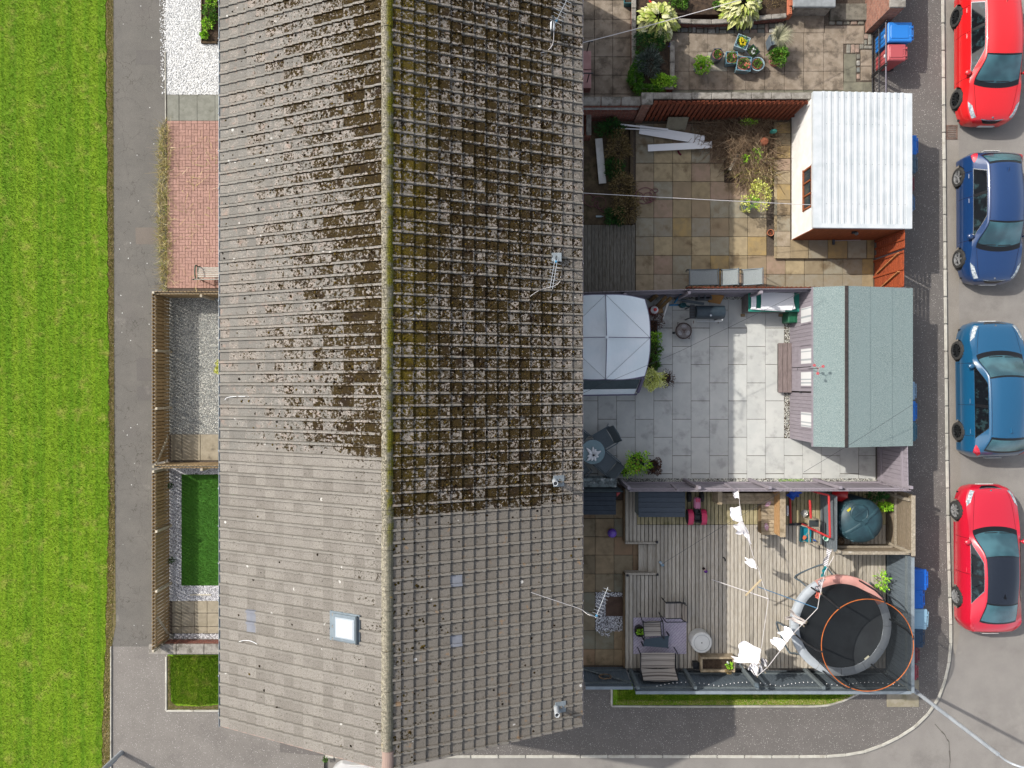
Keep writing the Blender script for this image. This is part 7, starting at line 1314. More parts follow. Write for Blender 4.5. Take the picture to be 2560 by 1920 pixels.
mb = MB(); q = P(2170, 1647, 1.25); mb.box((q[0], q[1], zm+.0), (.17, .09, .01), rz=.7); mb.build('label_patch', mat('cream_label', '#c9c6ae', rough=.7), tr)
# ------------------------------------------------------------ washing line with clothes
def cloth(label, l0, l1, f0, f1, z1, m, seed, z0=2.03, cat='laundry', name='laundry', nu=14, nv=14, jag=.05, group='white washing on the line'):
    a, b_ = Vector(P3(*l0, z0)), Vector(P3(*l1, z0)); c, d = Vector(P3(*f0, z1)), Vector(P3(*f1, z1)); q = random.Random(seed); ph = [q.uniform(0, 6) for _ in range(6)]
    def fn(u, v):
        top = a.lerp(b_, u); bot = c.lerp(d, u); out = bot-top; e = 1+jag*1.3*(math.sin(u*5+ph[0])+.35*math.sin(u*12+ph[1]))*v
        p = top+out*v*e; p.z += .07*math.sin(u*9+ph[2])*v+.03*math.sin(v*5+u*6+ph[3])-.1*math.sin(math.pi*v)
        n_ = (b_-a).normalized(); return p+n_*(.04*math.sin(v*7+ph[4])*v)
    mb = MB(); mb.grid(fn, nu, nv); t = thing(name, label, cat, (*((a+b_)/2).xy, min(z1, z0)), group); mb.build('fabric', m, t, smooth=True); mb = MB()
    for p in (a, b_): mb.box(p+Vector((0, 0, .03)), (.015, .03, .08))
    mb.build('peg', M['enc'], t); return t
M['cwhite'] = mat('white_cotton', '#f7f6fa', '#ecebf0', ns=5, rough=.9, gain=1.4); M['cgrey'] = mat('off_white_cotton', '#e6e3e6', '#d8d5da', ns=5, rough=.9, gain=1.25); M['cbeige'] = mat('pale_beige_cotton', '#d9cfca', rough=.9)
def m_stripe(name, c1, c2, fr, ax):
    b = NB(name); x, y, z = b.xyz(); s = b.math('SINE', b.math('MULTIPLY', b.math('ADD', b.math('MULTIPLY', x, ax[0]), b.math('MULTIPLY', y, ax[1])), fr)); return b.fin(b.mix(b.mr(s, .2, .5), C(c1), C(c2)), .9, .1)
M['cstripe'] = m_stripe('striped_cotton', '#f4f2f4', '#6a656c', 75., (1, .35)); M['czebra'] = m_stripe('zebra_stripe_cotton', '#f2f0f2', '#8a868c', 110., (.5, 1)); M['cfloral'] = mat('dark_floral_cotton', '#e6e0e2', '#2e2c44', ns=26, rough=.9); M['cteal'] = mat('teal_cotton', '#1d8f9a', rough=.8); M['ccoral'] = mat('coral_cotton', '#e87a68', rough=.8)
LZ = 2.05; WL = [(1846, 1225), (1852, 1290), (1868, 1340), (1886, 1400), (1897, 1425), (1903, 1449), (1921, 1497), (1903, 1623), (1893, 1690)]; W2 = [(1893, 1690), (1919, 1668), (1985, 1582), (2044, 1521), (2048, 1496), (2062, 1430), (2085, 1390)]
t = thing('washing_line', 'rope washing line strung round the deck from a corner pole', 'washing line', P3(1893, 1704, DZ))
mb = MB(); mb.tube([P3(*q, LZ) for q in WL], .008, 5); mb.build('rope', M['rope'], t); mb = MB(); mb.tube([P3(*q, LZ) for q in W2], .009, 5); mb.build('rope', M['rope'], t)
x_, y_ = P(1891, 1712, 2.05); mb = MB(); mb.tube([(x_, y_, DZ), (x_+.0, y_, 2.05)], .035, 8); mb.build('pole', M['slatep'], t); mb = MB(); mb.lathe([(.04, 0), (.07, .06), (.08, .16), (.03, .26), (0, .27)], (x_, y_, 1.95), 10); mb.build('pole_cap', M['chairmetal'], t)
for p0, p1, m_, r_, lab in (((1780, 1449), (1921, 1497), M['rope'], .014, 'long white clothes prop leaning over the deck'), ((1895, 1467), (2044, 1521), mat('blue_prop', '#4f82a8', rough=.5), .013, 'long blue clothes prop reaching to the trampoline')): mb = MB(); mb.tube([P3(*p0, DZ+.02), P3(*p1, LZ)], r_, 7); mb.build('clothes_prop', m_, None, label=lab, cat='clothes prop')
mb = MB(); mb.bar(P3(1864, 1489, 1.7), P3(1903, 1449, LZ), .05, .025, .005); mb.build('wooden_prop', mat('pale_pine', '#e6cfa6', rough=.8), None, label='short pale pine stick hanging from the washing line', cat='stick')
cloth('small white garment at the top end of washing line', (1846, 1228), (1848, 1246), (1834, 1232), (1835, 1246), 1.85, M['cwhite'], 1, jag=.12)
cloth('large white shirt on the upper washing line', (1850, 1265), (1858, 1303), (1824, 1274), (1832, 1306), 1.6, M['cwhite'], 2); cloth('off-white blouse below the large white shirt', (1858, 1304), (1874, 1336), (1836, 1312), (1842, 1338), 1.65, M['cgrey'], 3); cloth('thin white sleeve-like garment below the off-white blouse', (1872, 1334), (1879, 1362), (1856, 1330), (1872, 1352), 1.9, M['cwhite'], 4, jag=.02); cloth('white garment hanging above the clothes prop', (1884, 1398), (1893, 1424), (1864, 1398), (1866, 1412), 1.7, M['cwhite'], 5)
cloth('largest white sheet-like shirt near the deck fence', (1902, 1622), (1898, 1652), (1846, 1600), (1852, 1650), 1.6, M['cwhite'], 6, jag=.06); cloth('white trouser leg trailing from the large shirt', (1899, 1650), (1896, 1660), (1830, 1644), (1836, 1657), 1.5, M['cwhite'], 7, jag=.02); cloth('black-striped white top at the pole end of line', (1899, 1655), (1912, 1680), (1868, 1668), (1888, 1690), 1.7, M['cstripe'], 8, group='striped washing on the line'); cloth('white vest beside the striped top', (1895, 1668), (1892, 1690), (1880, 1656), (1882, 1672), 1.85, M['cwhite'], 12); cloth('striped sleeve piece above the pole', (1917, 1650), (1917, 1668), (1903, 1648), (1905, 1668), 1.9, M['cstripe'], 13, group='striped washing on the line')
cloth('left white towel on the slanting line', (1950, 1628), (1966, 1608), (1924, 1600), (1946, 1590), 1.7, M['cwhite'], 9, jag=.05); cloth('right white towel on the slanting line', (1967, 1606), (1986, 1584), (1945, 1580), (1970, 1566), 1.7, M['cwhite'], 10, jag=.04)
cloth('pale beige trousers pegged near the trampoline', (2008, 1564), (2013, 1556), (1962, 1548), (1968, 1540), 1.7, M['cbeige'], 11, jag=.01, group=None); cloth('second pale beige trouser leg above the first', (2013, 1557), (2015, 1553), (1970, 1530), (1976, 1526), 1.75, M['cbeige'], 14, jag=.01, group=None)
cloth('dark floral garment over the coral pad', (2052, 1480), (2062, 1448), (2040, 1470), (2050, 1450), 1.9, M['cfloral'], 15, group=None); cloth('coral pink pouch at the end of washing line', (2046, 1498), (2052, 1483), (2038, 1492), (2043, 1484), 2.0, M['ccoral'], 16, group=None); cloth('teal garment above the dark floral garment', (2061, 1441), (2068, 1417), (2055, 1440), (2061, 1416), 2.0, M['cteal'], 17, jag=.01, group=None); cloth('zebra striped garment by the tank enclosure', (2067, 1416), (2080, 1374), (2056, 1412), (2070, 1376), 1.95, M['czebra'], 18, jag=.03, group=None)
# ============================================================ STREET: bins, lamps, drain, cars
def wheelie(label, px, py, w_, d_, h, rz_, hx, sticker=None, group='wheelie bins on the pavement', tilt=0):
    """px, py: centre of the lid in the photograph; the handle is at local +X"""
    cx, cy = P(px, py, h); cx = max(cx, (12.02 if py > 300 and py < 1200 else 12.28 if py > 1200 else 11.86)+d_/2); t = thing('wheelie_bin', label, 'bin', (0, 0, 0), group); m = MATBIN.get(hx) or MATBIN.setdefault(hx, mat('bin_plastic_'+hx[1:], hx, rough=.45, spec=.4))
    mb = MB(); b = .82; hb = h-.1; mb.add([(-d_/2*b, -w_/2*b, .06), (d_/2*b*.9, -w_/2*b, .06), (d_/2*b*.9, w_/2*b, .06), (-d_/2*b, w_/2*b, .06), (-d_/2, -w_/2, hb), (d_/2*.95, -w_/2, hb), (d_/2*.95, w_/2, hb), (-d_/2, w_/2, hb)], [(3, 2, 1, 0), (0, 1, 5, 4), (1, 2, 6, 5), (2, 3, 7, 6), (3, 0, 4, 7)]); body = mb.build('bin_body', m, t)
    mb = MB(); mb.box((0, 0, hb-.02), (d_*1.04, w_*1.05, .05), b=.015); mb.build('rim', m, t)
    mb = MB(); mb.box((-.01, 0, hb+.035), (d_*1.05, w_*1.06, .06), b=.025); lid = mb.build('lid', m, t); shade(lid); mb = MB(); mb.box((-.03, 0, hb+.07), (d_*.78, w_*.74, .03), b=.014); mb.box((-d_*.42, 0, hb+.05), (.05, w_*.6, .06), b=.012); mb.build('lid_panel', m, lid)
    for s in (-1, 1): mb = MB(); mb.box((d_*.46, s*w_*.24, hb+.065), (.12, .05, .03), b=.008); mb.build('hinge', m, lid)
    mb = MB(); X = d_/2+.06; mb.tube([(d_/2-.02, -w_*.4, hb-.03), (X, -w_*.4, hb), (X, w_*.4, hb), (d_/2-.02, w_*.4, hb-.03)], .016, 7); mb.build('handle', m, t)
    for s in (-1, 1): wo = MB(); wo.lathe([(.06, -.02), (.1, -.025), (.1, .025), (.06, .02)], (0, 0, 0), 16, axis='X'); v = [(d_/2*.86+y_, s*w_*.36+x_, .1+z_) for x_, y_, z_ in wo.v]; q = MB(); q.add(v, wo.f); q.build('wheel', M['rubber'], t)
    if sticker: mb = MB(); mb.box((-d_/2*.94-.006, 0, h*.7), (.006, .1, .12), rot=Matrix.Rotation(-.06, 3, 'Y')); mb.build('sticker', M['white'], t)
    t.location = (cx, cy, .004); t.rotation_euler = (0, 0, rz_); return t
MATBIN = {}
wheelie('bright blue wheelie bin by the iron gate', 2247, 78, .58, .72, 1.07, 0, '#2a86e0', 1)
wheelie('faded pink-red wheelie bin by the iron gate', 2245, 129, .48, .54, 1.0, 0, '#c25a5e', 1)
ws_ = [(2258, 361, .58, .72, '#1f7fe6', 'bright blue wheelie bin behind the white shed'), (2259, 408, .56, .7, '#4d6a80', 'grey-blue wheelie bin behind the white shed'), (2262, 458, .5, .6, '#8a3a4c', 'maroon wheelie bin behind the white shed'), (2260, 506, .52, .62, '#5b7fa8', 'slate blue wheelie bin nearest the orange gate')]
for x, y, w_, d_, hx, lab in ws_: wheelie(lab, x-4, y, w_, d_, 1.05, 0, hx)
for x, y, w_, d_, hx, lab in ((2262, 977, .54, .66, '#9cc0dc', 'pale blue wheelie bin behind the summerhouse'), (2263, 1028, .6, .68, '#1f86ec', 'bright blue wheelie bin behind the summerhouse'), (2266, 1079, .58, .68, '#4a7f94', 'teal-blue wheelie bin behind the summerhouse')): wheelie(lab, x-2, y, w_, d_, 1.06, 0, hx)
for x, y, w_, d_, hx, lab, r_ in ((2290, 1451, .62, .72, '#1a72e0', 'large bright blue wheelie bin beside the deck fence', 0), (2279, 1500, .56, .66, '#1b78e4', 'second bright blue wheelie bin beside the deck fence', .04), (2290, 1549, .6, .74, '#9cc4dc', 'pale blue wheelie bin beside the trampoline', -.05), (2275, 1597, .56, .66, '#2f4a66', 'navy wheelie bin beside the trampoline', 0), (2272, 1640, .48, .5, '#7a3a44', 'dark maroon wheelie bin beside the trampoline', 0), (2271, 1683, .46, .46, '#b04652', 'red wheelie bin nearest the street lamp', 0)): wheelie(lab, x, y, w_, d_, 1.06, r_, hx)
# street lamps
M['galv'] = mat('galvanised_steel', '#cfd6dd', '#bcc4cc', ns=4, rough=.5, metal=.25, spec=.4)
def lamp(label, px, py, h, top, arm):
    x, y = P(px, py); t = thing('street_lamp', label, 'street lamp', (x, y, 0)); mb = MB(); mb.tube([(x, y, 0), (x, y, 1.2)], .075, 12); mb.build('base_column', M['galv'], t); mb = MB(); mb.tube([(x, y, 1.2), (x, y, h)], [.058, .05], 12); mb.build('column', M['galv'], t)
    a = Vector(arm).normalized(); b0 = Vector((x, y, h)); mb = MB(); mb.tube(smoothpts([b0, b0+Vector((0, 0, .35)), b0+a*.25+Vector((0, 0, .6)), b0+a*1.0+Vector((0, 0, .7))], 5), .028, 8); mb.build('bracket_arm', M['galv'], t)
    e = b0+a*1.25+Vector((0, 0, .7)); mb = MB(); mb.box(e, (.62, .24, .1), rz=math.atan2(a.y, a.x), b=.04); mb.build('lantern', M['galv'], t); mb = MB(); mb.box(e-Vector((0, 0, .06)), (.5, .18, .03), rz=math.atan2(a.y, a.x), b=.01); mb.build('lens', M['white'], t); mb = MB(); mb.box((x+.08, y, .6), (.02, .1, .4), b=.005); mb.build('service_door', M['galv'], t); return t
lamp('tall pale street lamp at the pavement corner by the deck', 2241, 1692, 4.9, None, (1, -.1, 0)); lamp('street lamp beside the lawn at the bottom left corner', 304, 1881, 4.9, None, (-1, -.3, 0))
mb = MB(); pbox(mb, 2218, 1700, 2298, 1768, -.02, .03, .012); mb.build('corner_slab', mat('mossy_pale_slab', '#b3aa98', '#a0977f', ns=3, rough=.95, bump=.3, stain=('#7d7a5c', 2.5, .52, .72)), kind='structure')
t = thing('drain_grate', 'rusty iron drain grate at the kerb by the red hatchback', 'drain grate', (*P(2379, 331), -.1)); x0, y1 = P(2365, 313, -.1); x1, y0 = P(2393, 349, -.1); M['iron'] = mat('rusty_cast_iron', '#8d7468', '#6f5a50', ns=9, rough=.85)
mb = MB(); mb.box(((x0+x1)/2, (y0+y1)/2, -.097), (x1-x0, y1-y0, .004)); mb.build('pit', M['dark'], t)
for s in (0, 1): mb = MB(); mb.box((x0+.02+s*(x1-x0-.04), (y0+y1)/2, -.088), (.04, y1-y0, .02)); mb.build('frame', M['iron'], t); mb = MB(); mb.box(((x0+x1)/2, y0+.015+s*(y1-y0-.03), -.0885), (x1-x0-.08, .03, .02)); mb.build('frame', M['iron'], t)
for k in range(7): piece(t, 'bar', (x1-x0-.08, .03, .018), ((x0+x1)/2, y0+.06+k*(y1-y0-.12)/6, -.088), M['iron'], 0, .004)
MB().sheet([P(2366, -800), P(2400, -800), P(2402, 700), P(2406, 1200), P(2408, 1560), P(2392, 1650), P(2385, 1600), P(2380, 1200), P(2372, 700)], -.095).build('gutter_strip', m_tarmac('brownish_channel_tarmac', '#a8a095', '#9f978b'), kind='structure')
o = structure('road_repair', [(2400, 1420), (2700, 1420), (2700, 1590), (2404, 1590)], -.0945, m_tarmac('darker_road_patch', '#a39d97', '#98928c'))
cr = [(2341, 1813), (2358, 1832), (2366, 1840), (2372, 1852), (2377, 1858), (2378, 1880), (2380, 1905), (2378, 1925)]; mb = MB()
for i in range(len(cr)-1): a, c = Vector((*P(*cr[i]), -.094)), Vector((*P(*cr[i+1]), -.094)); d = (c-a).normalized(); n_ = Vector((-d.y, d.x, 0))*(.012+.012*(i % 2)); mb.add([a-n_, a+n_, c+n_*.7, c-n_*.7], [(3, 2, 1, 0)])
mb.build('road_crack', mat('dark_sealed_crack', '#6a655f', rough=1), bpy.data.objects['road'])
# cars
M['glasscar'] = None
def m_glass():
    b = NB('tinted_car_glass'); c = b.mix(b.mr(b.noise(1.6, 2, .5), .35, .7), C('#2c525c'), C('#4a7983')); b.fin(c, .06, .6); b.b.inputs['Coat Weight'].default_value = .6; b.b.inputs['Coat Roughness'].default_value = .02; return b.m
def m_glassd(): 
    b = NB('dark_side_glass'); c = b.mix(b.mr(b.noise(4, 3, .6), .5, .7), C('#14181c'), C('#31484c')); b.fin(c, .06, .6); return b.m
M['glasscar'] = m_glass(); M['glassside'] = m_glassd(); M['blacktrim'] = mat('black_gloss_trim', '#16171a', rough=.3, spec=.5); M['chrome'] = mat('chrome', '#b9bec4', rough=.25, metal=.8, spec=.6); M['alloy'] = mat('silver_alloy', '#d4d5d6', rough=.3, metal=.6, spec=.5); M['alloyd'] = mat('dark_alloy', '#3c3f42', rough=.3, metal=.6, spec=.5); M['headl'] = mat('headlamp_lens', '#dfe6ea', '#8d989e', ns=14, rough=.1, spec=.7); M['tail'] = mat('red_tail_lamp', '#d01830', '#e84050', ns=12, rough=.12, spec=.6); M['shut'] = mat('panel_gap', '#2a1416', rough=.9); M['plate'] = mat('number_plate', '#f0f0ec', rough=.4)
def paint(name, hx, hx2=None):
    b = NB(name); c = C(hx); b.fin(c, .38, .5, .0); b.b.inputs['Coat Weight'].default_value = 1; b.b.inputs['Coat Roughness'].default_value = .06
    n = b.noise(900, 1); b.lk(b.mr(n, .3, .7, .33, .46), b.b.inputs['Roughness']); return b.m
def pchip(xs, ys):
    xs, ys = np.array(xs, float), np.array(ys, float); h = np.diff(xs); dl = np.diff(ys)/h; m = np.zeros(len(xs))
    for i in range(1, len(xs)-1): m[i] = 0 if dl[i-1]*dl[i] <= 0 else 2/(1/dl[i-1]+1/dl[i])
    m[0], m[-1] = dl[0], dl[-1]
    def f(x):
        x = min(max(x, xs[0]), xs[-1]); i = min(int(np.searchsorted(xs, x, 'right'))-1, len(xs)-2); i = max(i, 0); t = (x-xs[i])/h[i]
        return (2*t**3-3*t*t+1)*ys[i]+(t**3-2*t*t+t)*h[i]*m[i]+(-2*t**3+3*t*t)*ys[i+1]+(t**3-t*t)*h[i]*m[i+1]
    return f
def car(label, x, yfront, facing, L, W, Hh, wb, fo, st, col, roofcol=None, wheelm=None, kind='hatch', rzx=0, spokes=5, group='cars parked along the kerb', z=-.1):
    """local +Y is the front; st: stations (y from the front bumper back, z centre, z edge, half width top, z belt, half width belt, half width max)"""
    t = thing('parked_car', label, 'car', (0, 0, 0), group); ys = [-s[0] for s in st][::-1]; F = [pchip(ys, [s[i] for s in st][::-1]) for i in range(1, 7)]
    zs_ = pchip(ys, [(.34 if i in (0, len(st)-1) else .2) for i in range(len(st))])
    def ring(y):
        zc, ze, wr, zb, wbt, wm = (f(y) for f in F); zs = zs_(y)
        return [(0, zc), (wr*.55, zc-.22*(zc-ze)), (wr, ze), (wbt, zb), (wm, (zb+zs)*.5+.04), (wm*.965, zs)]
    def S(y, v):
        r = ring(y); s = 1 if v >= 0 else -1; v = min(abs(v), 4.9999); i = int(v); f = v-i
        a, b_, c, d = r[max(i-1, 0)] if i > 0 else (-r[1][0], r[1][1]), r[i], r[i+1], r[min(i+2, 5)]
        if i == 2: a = (2*b_[0]-c[0], 2*b_[1]-c[1]); d = (2*c[0]-b_[0], 2*c[1]-b_[1])
        if i == 1: d = (c[0]+(c[0]-b_[0])*.6, c[1]+(c[1]-b_[1])*.6-.02)
        if i == 3: a = (b_[0]-.02, b_[1]+.06)
        q = [.5*((2*b_[k])+(c[k]-a[k])*f+(2*a[k]-5*b_[k]+4*c[k]-d[k])*f*f+(3*b_[k]-a[k]-3*c[k]+d[k])*f**3) for k in (0, 1)]
        return Vector((s*q[0], y, q[1]))
    def Nn(y, v):
        e = .01; a = S(y+e, v)-S(y-e, v); b_ = S(y, v+.02)-S(y, v-.02); n = b_.cross(a); n.normalize()
        c = S(y, v)-Vector((0, y, .5)); return n if n.dot(c) > 0 else -n
    def patch(nm, cor, m, off=.006, nu=10, nv=10, par=None, bow=(0, 0)):
        (a, b_, c, d) = cor; mb = MB()
        def fn(u, w_):
            p = [a[k]*(1-u)*(1-w_)+b_[k]*u*(1-w_)+c[k]*u*w_+d[k]*(1-u)*w_ for k in (0, 1)]; p[0] += (bow[0]*(1-w_)+bow[1]*w_)*4*u*(1-u)
            return S(p[0], p[1])+Nn(p[0], p[1])*off
        mb.grid(fn, nu, nv); return mb.build(nm, m, par or t, smooth=True)
    y0, y1 = ys[0], ys[-1]; ny = 130; vv = [i*.1 for i in range(-50, 51)]; pts = []; wc = [(-fo, .31), (-fo-wb, .31)]; RA = .37
    mb = MB(); gy = [y0+(y1-y0)*i/ny for i in range(ny+1)]; mb.v = [tuple(S(y, v)) for y in gy for v in vv]; nvv = len(vv)
    for i in range(ny):
        for j in range(nvv-1):
            q = (i*nvv+j, (i+1)*nvv+j, (i+1)*nvv+j+1, i*nvv+j+1); cx = sum(abs(mb.v[k][0]) for k in q)/4; cy = sum(mb.v[k][1] for k in q)/4; cz = sum(mb.v[k][2] for k in q)/4
            if cx > .5 and any((cy-a)**2+(cz-b_)**2 < RA*RA for a, b_ in wc): continue
            mb.f.append(q)
    mb.f.append(tuple(range(nvv))[::-1]); mb.f.append(tuple(ny*nvv+j for j in range(nvv)))
    body = mb.build('body', col, t); shade(body, 50)
    mb = MB(); mb.box((0, (y0+y1)/2, .26), (W*.86, L*.9, .1)); mb.build('underbody', M['black'], t)
    K = {k: st[i][0] for k, i in (('cowl', 4), ('roof0', 5), ('roof1', 7), ('deck', 8))}; cw, rf, rr, dk_ = -K['cowl'], -K['roof0'], -K['roof1'], -K['deck']
    # glass
    patch('windscreen_surround', ((cw+.05, -1.93), (cw+.05, 1.93), (rf-.02, 1.9), (rf-.02, -1.9)), M['blacktrim'], .004, 16, 10, bow=(.13, .06)); wsn = patch('windscreen', ((cw-.1, -1.82), (cw-.1, 1.82), (rf+.03, 1.84), (rf+.03, -1.84)), M['glasscar'], .009, 16, 10, bow=(.13, .06))
    patch('rear_window_surround', ((rr-.03, -1.86), (rr-.03, 1.86), (dk_+.02, 1.9), (dk_+.02, -1.9)), M['blacktrim'], .004, 16, 10, bow=(-.04, -.08)); patch('rear_window', ((rr-.1, -1.76), (rr-.1, 1.76), (dk_+.08, 1.8), (dk_+.08, -1.8)), M['glasscar'], .009, 16, 10, bow=(-.04, -.08))
    if roofcol: patch('roof_panel', ((rf+.02, -1.84), (rf+.02, 1.84), (rr-.05, 1.82), (rr-.05, -1.82)), roofcol, .0065, 14, 14, bow=(.05, -.04))
    for s in (-1, 1):
        f0, f1, r0_, r1_ = cw-.12, rf-.02, (rr if kind != 'coupe' else rr-.18), (rr+.15 if kind != 'coupe' else rr+.3)
        if kind == 'suv': r0_, r1_ = rr-.1, rr+.25
        patch('side_window_surround', ((f0-.02, s*2.945), (r0_+.0, s*2.945), (r1_-.01, s*2.1), (f1-.13, s*2.1)), M['chrome'] if kind in ('coupe', 'hatch') else M['blacktrim'], .004, 14, 5); sw = patch('side_window', ((f0-.07, s*2.91), (r0_+.03, s*2.91), (r1_+.015, s*2.13), (f1-.155, s*2.13)), M['glassside'], .009, 14, 5)
        ym = (f1+r1_)/2-.05; patch('window_pillar', ((ym+.04, s*2.92), (ym-.05, s*2.92), (ym-.09, s*2.12), (ym+.0, s*2.12)), M['blacktrim'], .012, 2, 4)
        for yy in ([ym, cw-.2] if kind == 'coupe' else [ym, cw-.2, r0_+.08]): patch('door_gap', ((yy+.006, s*3.0), (yy-.006, s*3.0), (yy-.006, s*4.6), (yy+.006, s*4.6)), M['shut'], .003, 1, 8)
        for yy in ([ym+.12] if kind == 'coupe' else [ym+.12, r0_+.22]): dhx = S(yy, s*3.35)+Nn(yy, s*3.35)*.02; mb = MB(); mb.box(dhx, (.03, .16, .025), b=.01); mb.build('door_handle', col, t)
        patch('headlamp', ((-.52, s*2.1), (-.17, s*1.75), (-.15, s*2.6), (-.66, s*2.95)), M['headl'], .008, 8, 8)
        yb_ = -L; patch('tail_lamp', ((yb_+.46, s*2.85), (yb_+.13, s*2.0), (yb_+.07, s*2.5), (yb_+.22, s*3.2)), M['tail'], .007, 6, 6)
        mp = S(cw-.3, s*2.95); mb = MB(); mb.lathe([(.0, -.1), (.05, -.08), (.075, 0), (.06, .07), (0, .1)], (0, 0, 0), 12, axis='X'); v = [(mp.x+s*.11+a, mp.y+b_*1.2, mp.z+.06+c) for a, b_, c in mb.v]; q = MB(); q.add(v, mb.f); q.tube([mp, (mp.x+s*.06, mp.y, mp.z+.04)], .03, 6); q.build('wing_mirror', col, t, smooth=True)
        patch('bonnet_gap', ((-.2, s*1.62), (-.2, s*1.65), (cw+.08, s*1.85), (cw+.08, s*1.82)), M['shut'], .003, 1, 12)
        patch('roof_gap', ((rf-.05, s*1.80), (rf-.05, s*1.83), (rr+.02, s*1.83), (rr+.02, s*1.80)), M['shut'], .003, 1, 12) if not roofcol else None
        for (wy, wz) in wc:
            Rw = .315; wx = s*(W/2-.1); o = MB(); o.lathe([(.2, -.1), (Rw*.93, -.1), (Rw, -.06), (Rw, .06), (Rw*.93, .1), (Rw*.7, .105), (.2, .0)] if s > 0 else [(.2, 0), (Rw*.7, -.105), (Rw*.93, -.1), (Rw, -.06), (Rw, .06), (Rw*.93, .1), (.2, .1)], (wx, wy, wz), 30, axis='X'); wo = o.build('wheel', M['rubber'], t); shade(wo)
            o = MB(); o.lathe([(Rw*.72, .0), (Rw*.72, .085), (Rw*.66, .09), (Rw*.6, .02), (0, .02)] if s > 0 else [(0, -.02), (Rw*.6, -.02), (Rw*.66, -.09), (Rw*.72, -.085), (Rw*.72, 0)], (wx, wy, wz), 26, axis='X'); o.build('rim', wheelm if wheelm is M['alloyd'] else M['alloy'], wo); o = MB(); o.lathe([(Rw*.63, .024), (0, .026)] if s > 0 else [(0, -.026), (Rw*.63, -.024)], (wx, wy, wz), 20, axis='X'); o.build('brake_well', M['black'], wo)
            o = MB()
            for k in range(spokes): a = 2*math.pi*k/spokes+.3; o.bar((wx+s*.07, wy, wz), (wx+s*.075, wy+Rw*.66*math.cos(a), wz+Rw*.66*math.sin(a)), .045, .03)
            o.build('spoke', wheelm or M['alloy'], wo)
            o = MB(); o.grid(lambda u, w_: (s*(W/2-.32+.27*w_), wy+RA*math.cos(math.pi*u), wz+RA*math.sin(math.pi*u)), 12, 1); o.build('wheel_arch', M['black'], t)
    g0 = (-.02 if kind != 'coupe' else -.03); patch('grille', ((-.1, -1.2), (-.1, 1.2), (-.035, .9), (-.035, -.9)), M['blacktrim'], .008, 8, 3, bow=(.03, .01)); patch('grille_trim', ((-.125, -1.25), (-.125, 1.25), (-.105, 1.2), (-.105, -1.2)), M['chrome'], .01, 8, 1, bow=(.03, .03))
    mb = MB(); mb.box((0, .012, .42), (.52, .02, .11), b=.004); mb.build('number_plate', M['plate'], t); mb = MB(); mb.box((0, -L-.012, .62), (.52, .02, .11), b=.004); mb.build('number_plate', M['plate'], t)
    bd = S(-.16, 0); mb = MB(); mb.lathe([(.035, 0), (.03, .01), (0, .012)], (0, -.16, bd.z), 14); mb.build('badge', M['chrome'], t)
    mb = MB(); mb.tube([S(cw-.02, -.9)+Vector((0, 0, .02)), S(cw-.0, .1)+Vector((0, 0, .025))], .012, 5); mb.tube([S(cw-.02, .3)+Vector((0, 0, .02)), S(cw-.03, 1.4)+Vector((0, 0, .025))], .012, 5); mb.build('wiper', M['black'], t)
    af = S(rr+.2, 0); mb = MB(); mb.add([(af.x-.025, af.y-.1, af.z), (af.x+.025, af.y-.1, af.z), (af.x, af.y+.1, af.z), (af.x, af.y-.09, af.z+.07)], [(0, 3, 2), (1, 2, 3), (0, 1, 3)]); mb.build('roof_aerial', col if kind != 'coupe' else M['blacktrim'], t)
    t.location = (x, yfront, z); t.rotation_euler = (0, 0, (math.pi if facing < 0 else 0)+rzx); return t
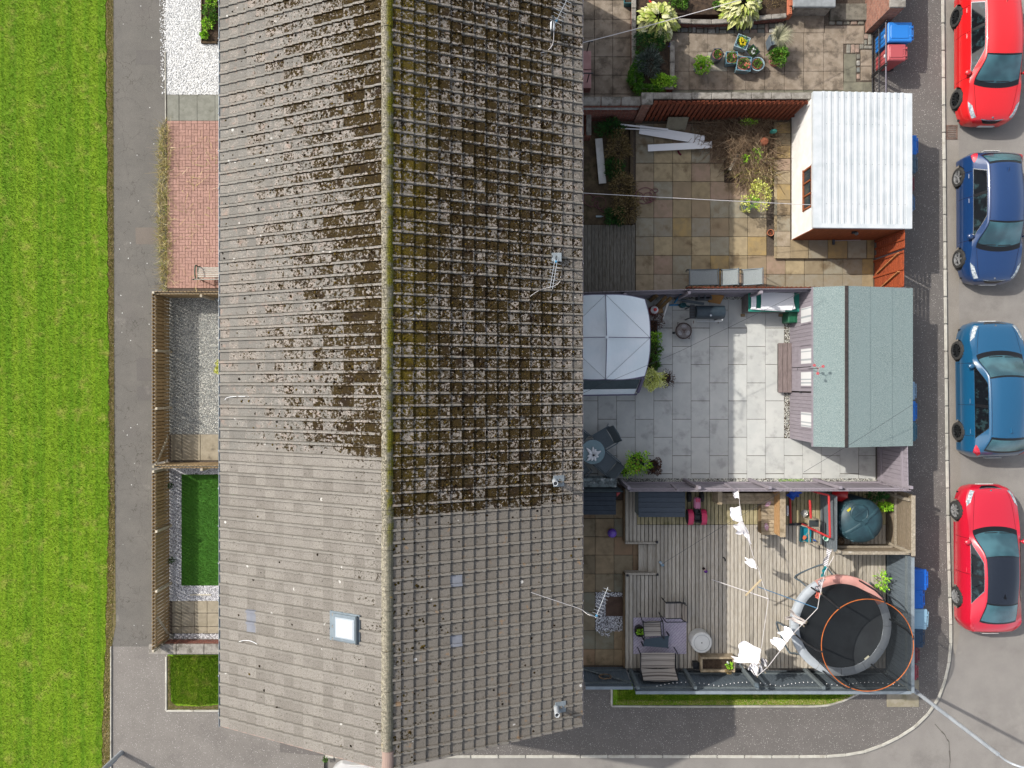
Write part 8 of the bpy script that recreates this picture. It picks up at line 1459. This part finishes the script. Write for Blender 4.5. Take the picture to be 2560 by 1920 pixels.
def stations(L, W, Hh, hood, kind):
    w = W/2; B = .93 if kind != 'suv' else 1.02
    if kind == 'hatch': k = (.24, .30, .95, 1.75, 3.35, 3.85, 4.05)
    elif kind == 'suv': k = (.22, .28, 1.0, 1.7, 3.45, 3.85, 4.2)
    else: k = (.26, .36, 1.25, 2.1, 3.0, 3.9, 4.5)
    sc_ = L/(4.4 if kind != 'coupe' else 4.75)
    S_ = [(0, .5, .49, w*.38, .47, w*.46, w*.5), (.1*sc_, hood-.2, hood-.23, w*.58, hood-.28, w*.68, w*.73), (.3*sc_, hood-.1, hood-.14, w*.70, hood-.2, w*.83, w*.89), (.65*sc_, hood-.03, hood-.08, w*.76, hood-.13, w*.91, w*.98)]
    if kind == 'coupe': seq = [(1.45, hood+.04, hood, .8, .0), (2.2, Hh-.03, Hh-.13, .60, 0), (2.75, Hh, Hh-.1, .585, 0), (3.55, Hh-.06, Hh-.16, .575, 0), (4.3, B+.1, B+.05, .66, 0)]
    elif kind == 'suv': seq = [(1.15, hood+.05, hood, .80, 0), (1.85, Hh-.04, Hh-.14, .64, 0), (2.5, Hh, Hh-.1, .64, 0), (3.65, Hh-.07, Hh-.17, .60, 0), (4.15, B+.16, B+.1, .70, 0)]
    else: seq = [(1.2, hood+.05, hood, .80, 0), (1.95, Hh-.04, Hh-.14, .62, 0), (2.5, Hh, Hh-.1, .62, 0), (3.75, Hh-.08, Hh-.17, .585, 0), (4.18, B+.16, B+.08, .70, 0)]
    for y, zc, ze, wr, _ in seq: S_.append((y*sc_, zc, ze, w*wr, B-.03 if y < 1.6 else B, w*.90, w))
    S_[-1] = (min(S_[-1][0], L-.22),)+S_[-1][1:]; S_ += [(L-.1, B-.06, B-.12, w*.66, B-.18, w*.76, w*.82), (L, .6, .58, w*.48, .52, w*.58, w*.63)]
    return S_
car('bright red hatchback with black wheels facing down the street', 15.36, 8.36, -1, 4.4, 1.82, 1.46, 2.68, .92, stations(4.4, 1.82, 1.46, .93, 'hatch'), paint('bright_red_paint', '#f01018'), None, M['alloyd'], 'hatch', 0, 10)
car('dark blue hatchback with silver wheels facing down the street', 15.42, 3.22, -1, 4.25, 1.78, 1.46, 2.66, .86, stations(4.25, 1.78, 1.46, .93, 'hatch'), paint('royal_blue_paint', '#083a70'), None, M['alloy'], 'hatch', .004, 5)
car('teal blue crossover with dark wheels facing up the street', 15.4, 2.02, 1, 4.38, 1.86, 1.54, 2.63, .92, stations(4.38, 1.86, 1.54, 1.0, 'suv'), paint('teal_blue_paint', '#0b5a84'), None, M['alloyd'], 'suv', .012, 10)
car('crimson coupe with black glass roof facing up the street', 15.32, -3.25, 1, 4.74, 1.8, 1.39, 2.8, .86, stations(4.74, 1.8, 1.39, .9, 'coupe'), paint('crimson_red_paint', '#dc1434'), mat('black_glass_roof', '#232a36', rough=.12, spec=.6), M['alloy'], 'coupe', .008, 7)
car('white car parked under the gable, only its rear corner showing', -4.95, -12.25-4.2, -1, 4.2, 1.75, 1.48, 2.6, .86, stations(4.2, 1.75, 1.48, .93, 'hatch'), paint('white_paint_car', '#f2f3f5'), None, M['alloy'], 'hatch', 0, 5, group=None)
shrub('weed_tuft', 'green weed tuft at the path edge beside the white car', 'weeds', 813, 1899, .08, .12, M['leaf'], 80, .05, 0, 500)
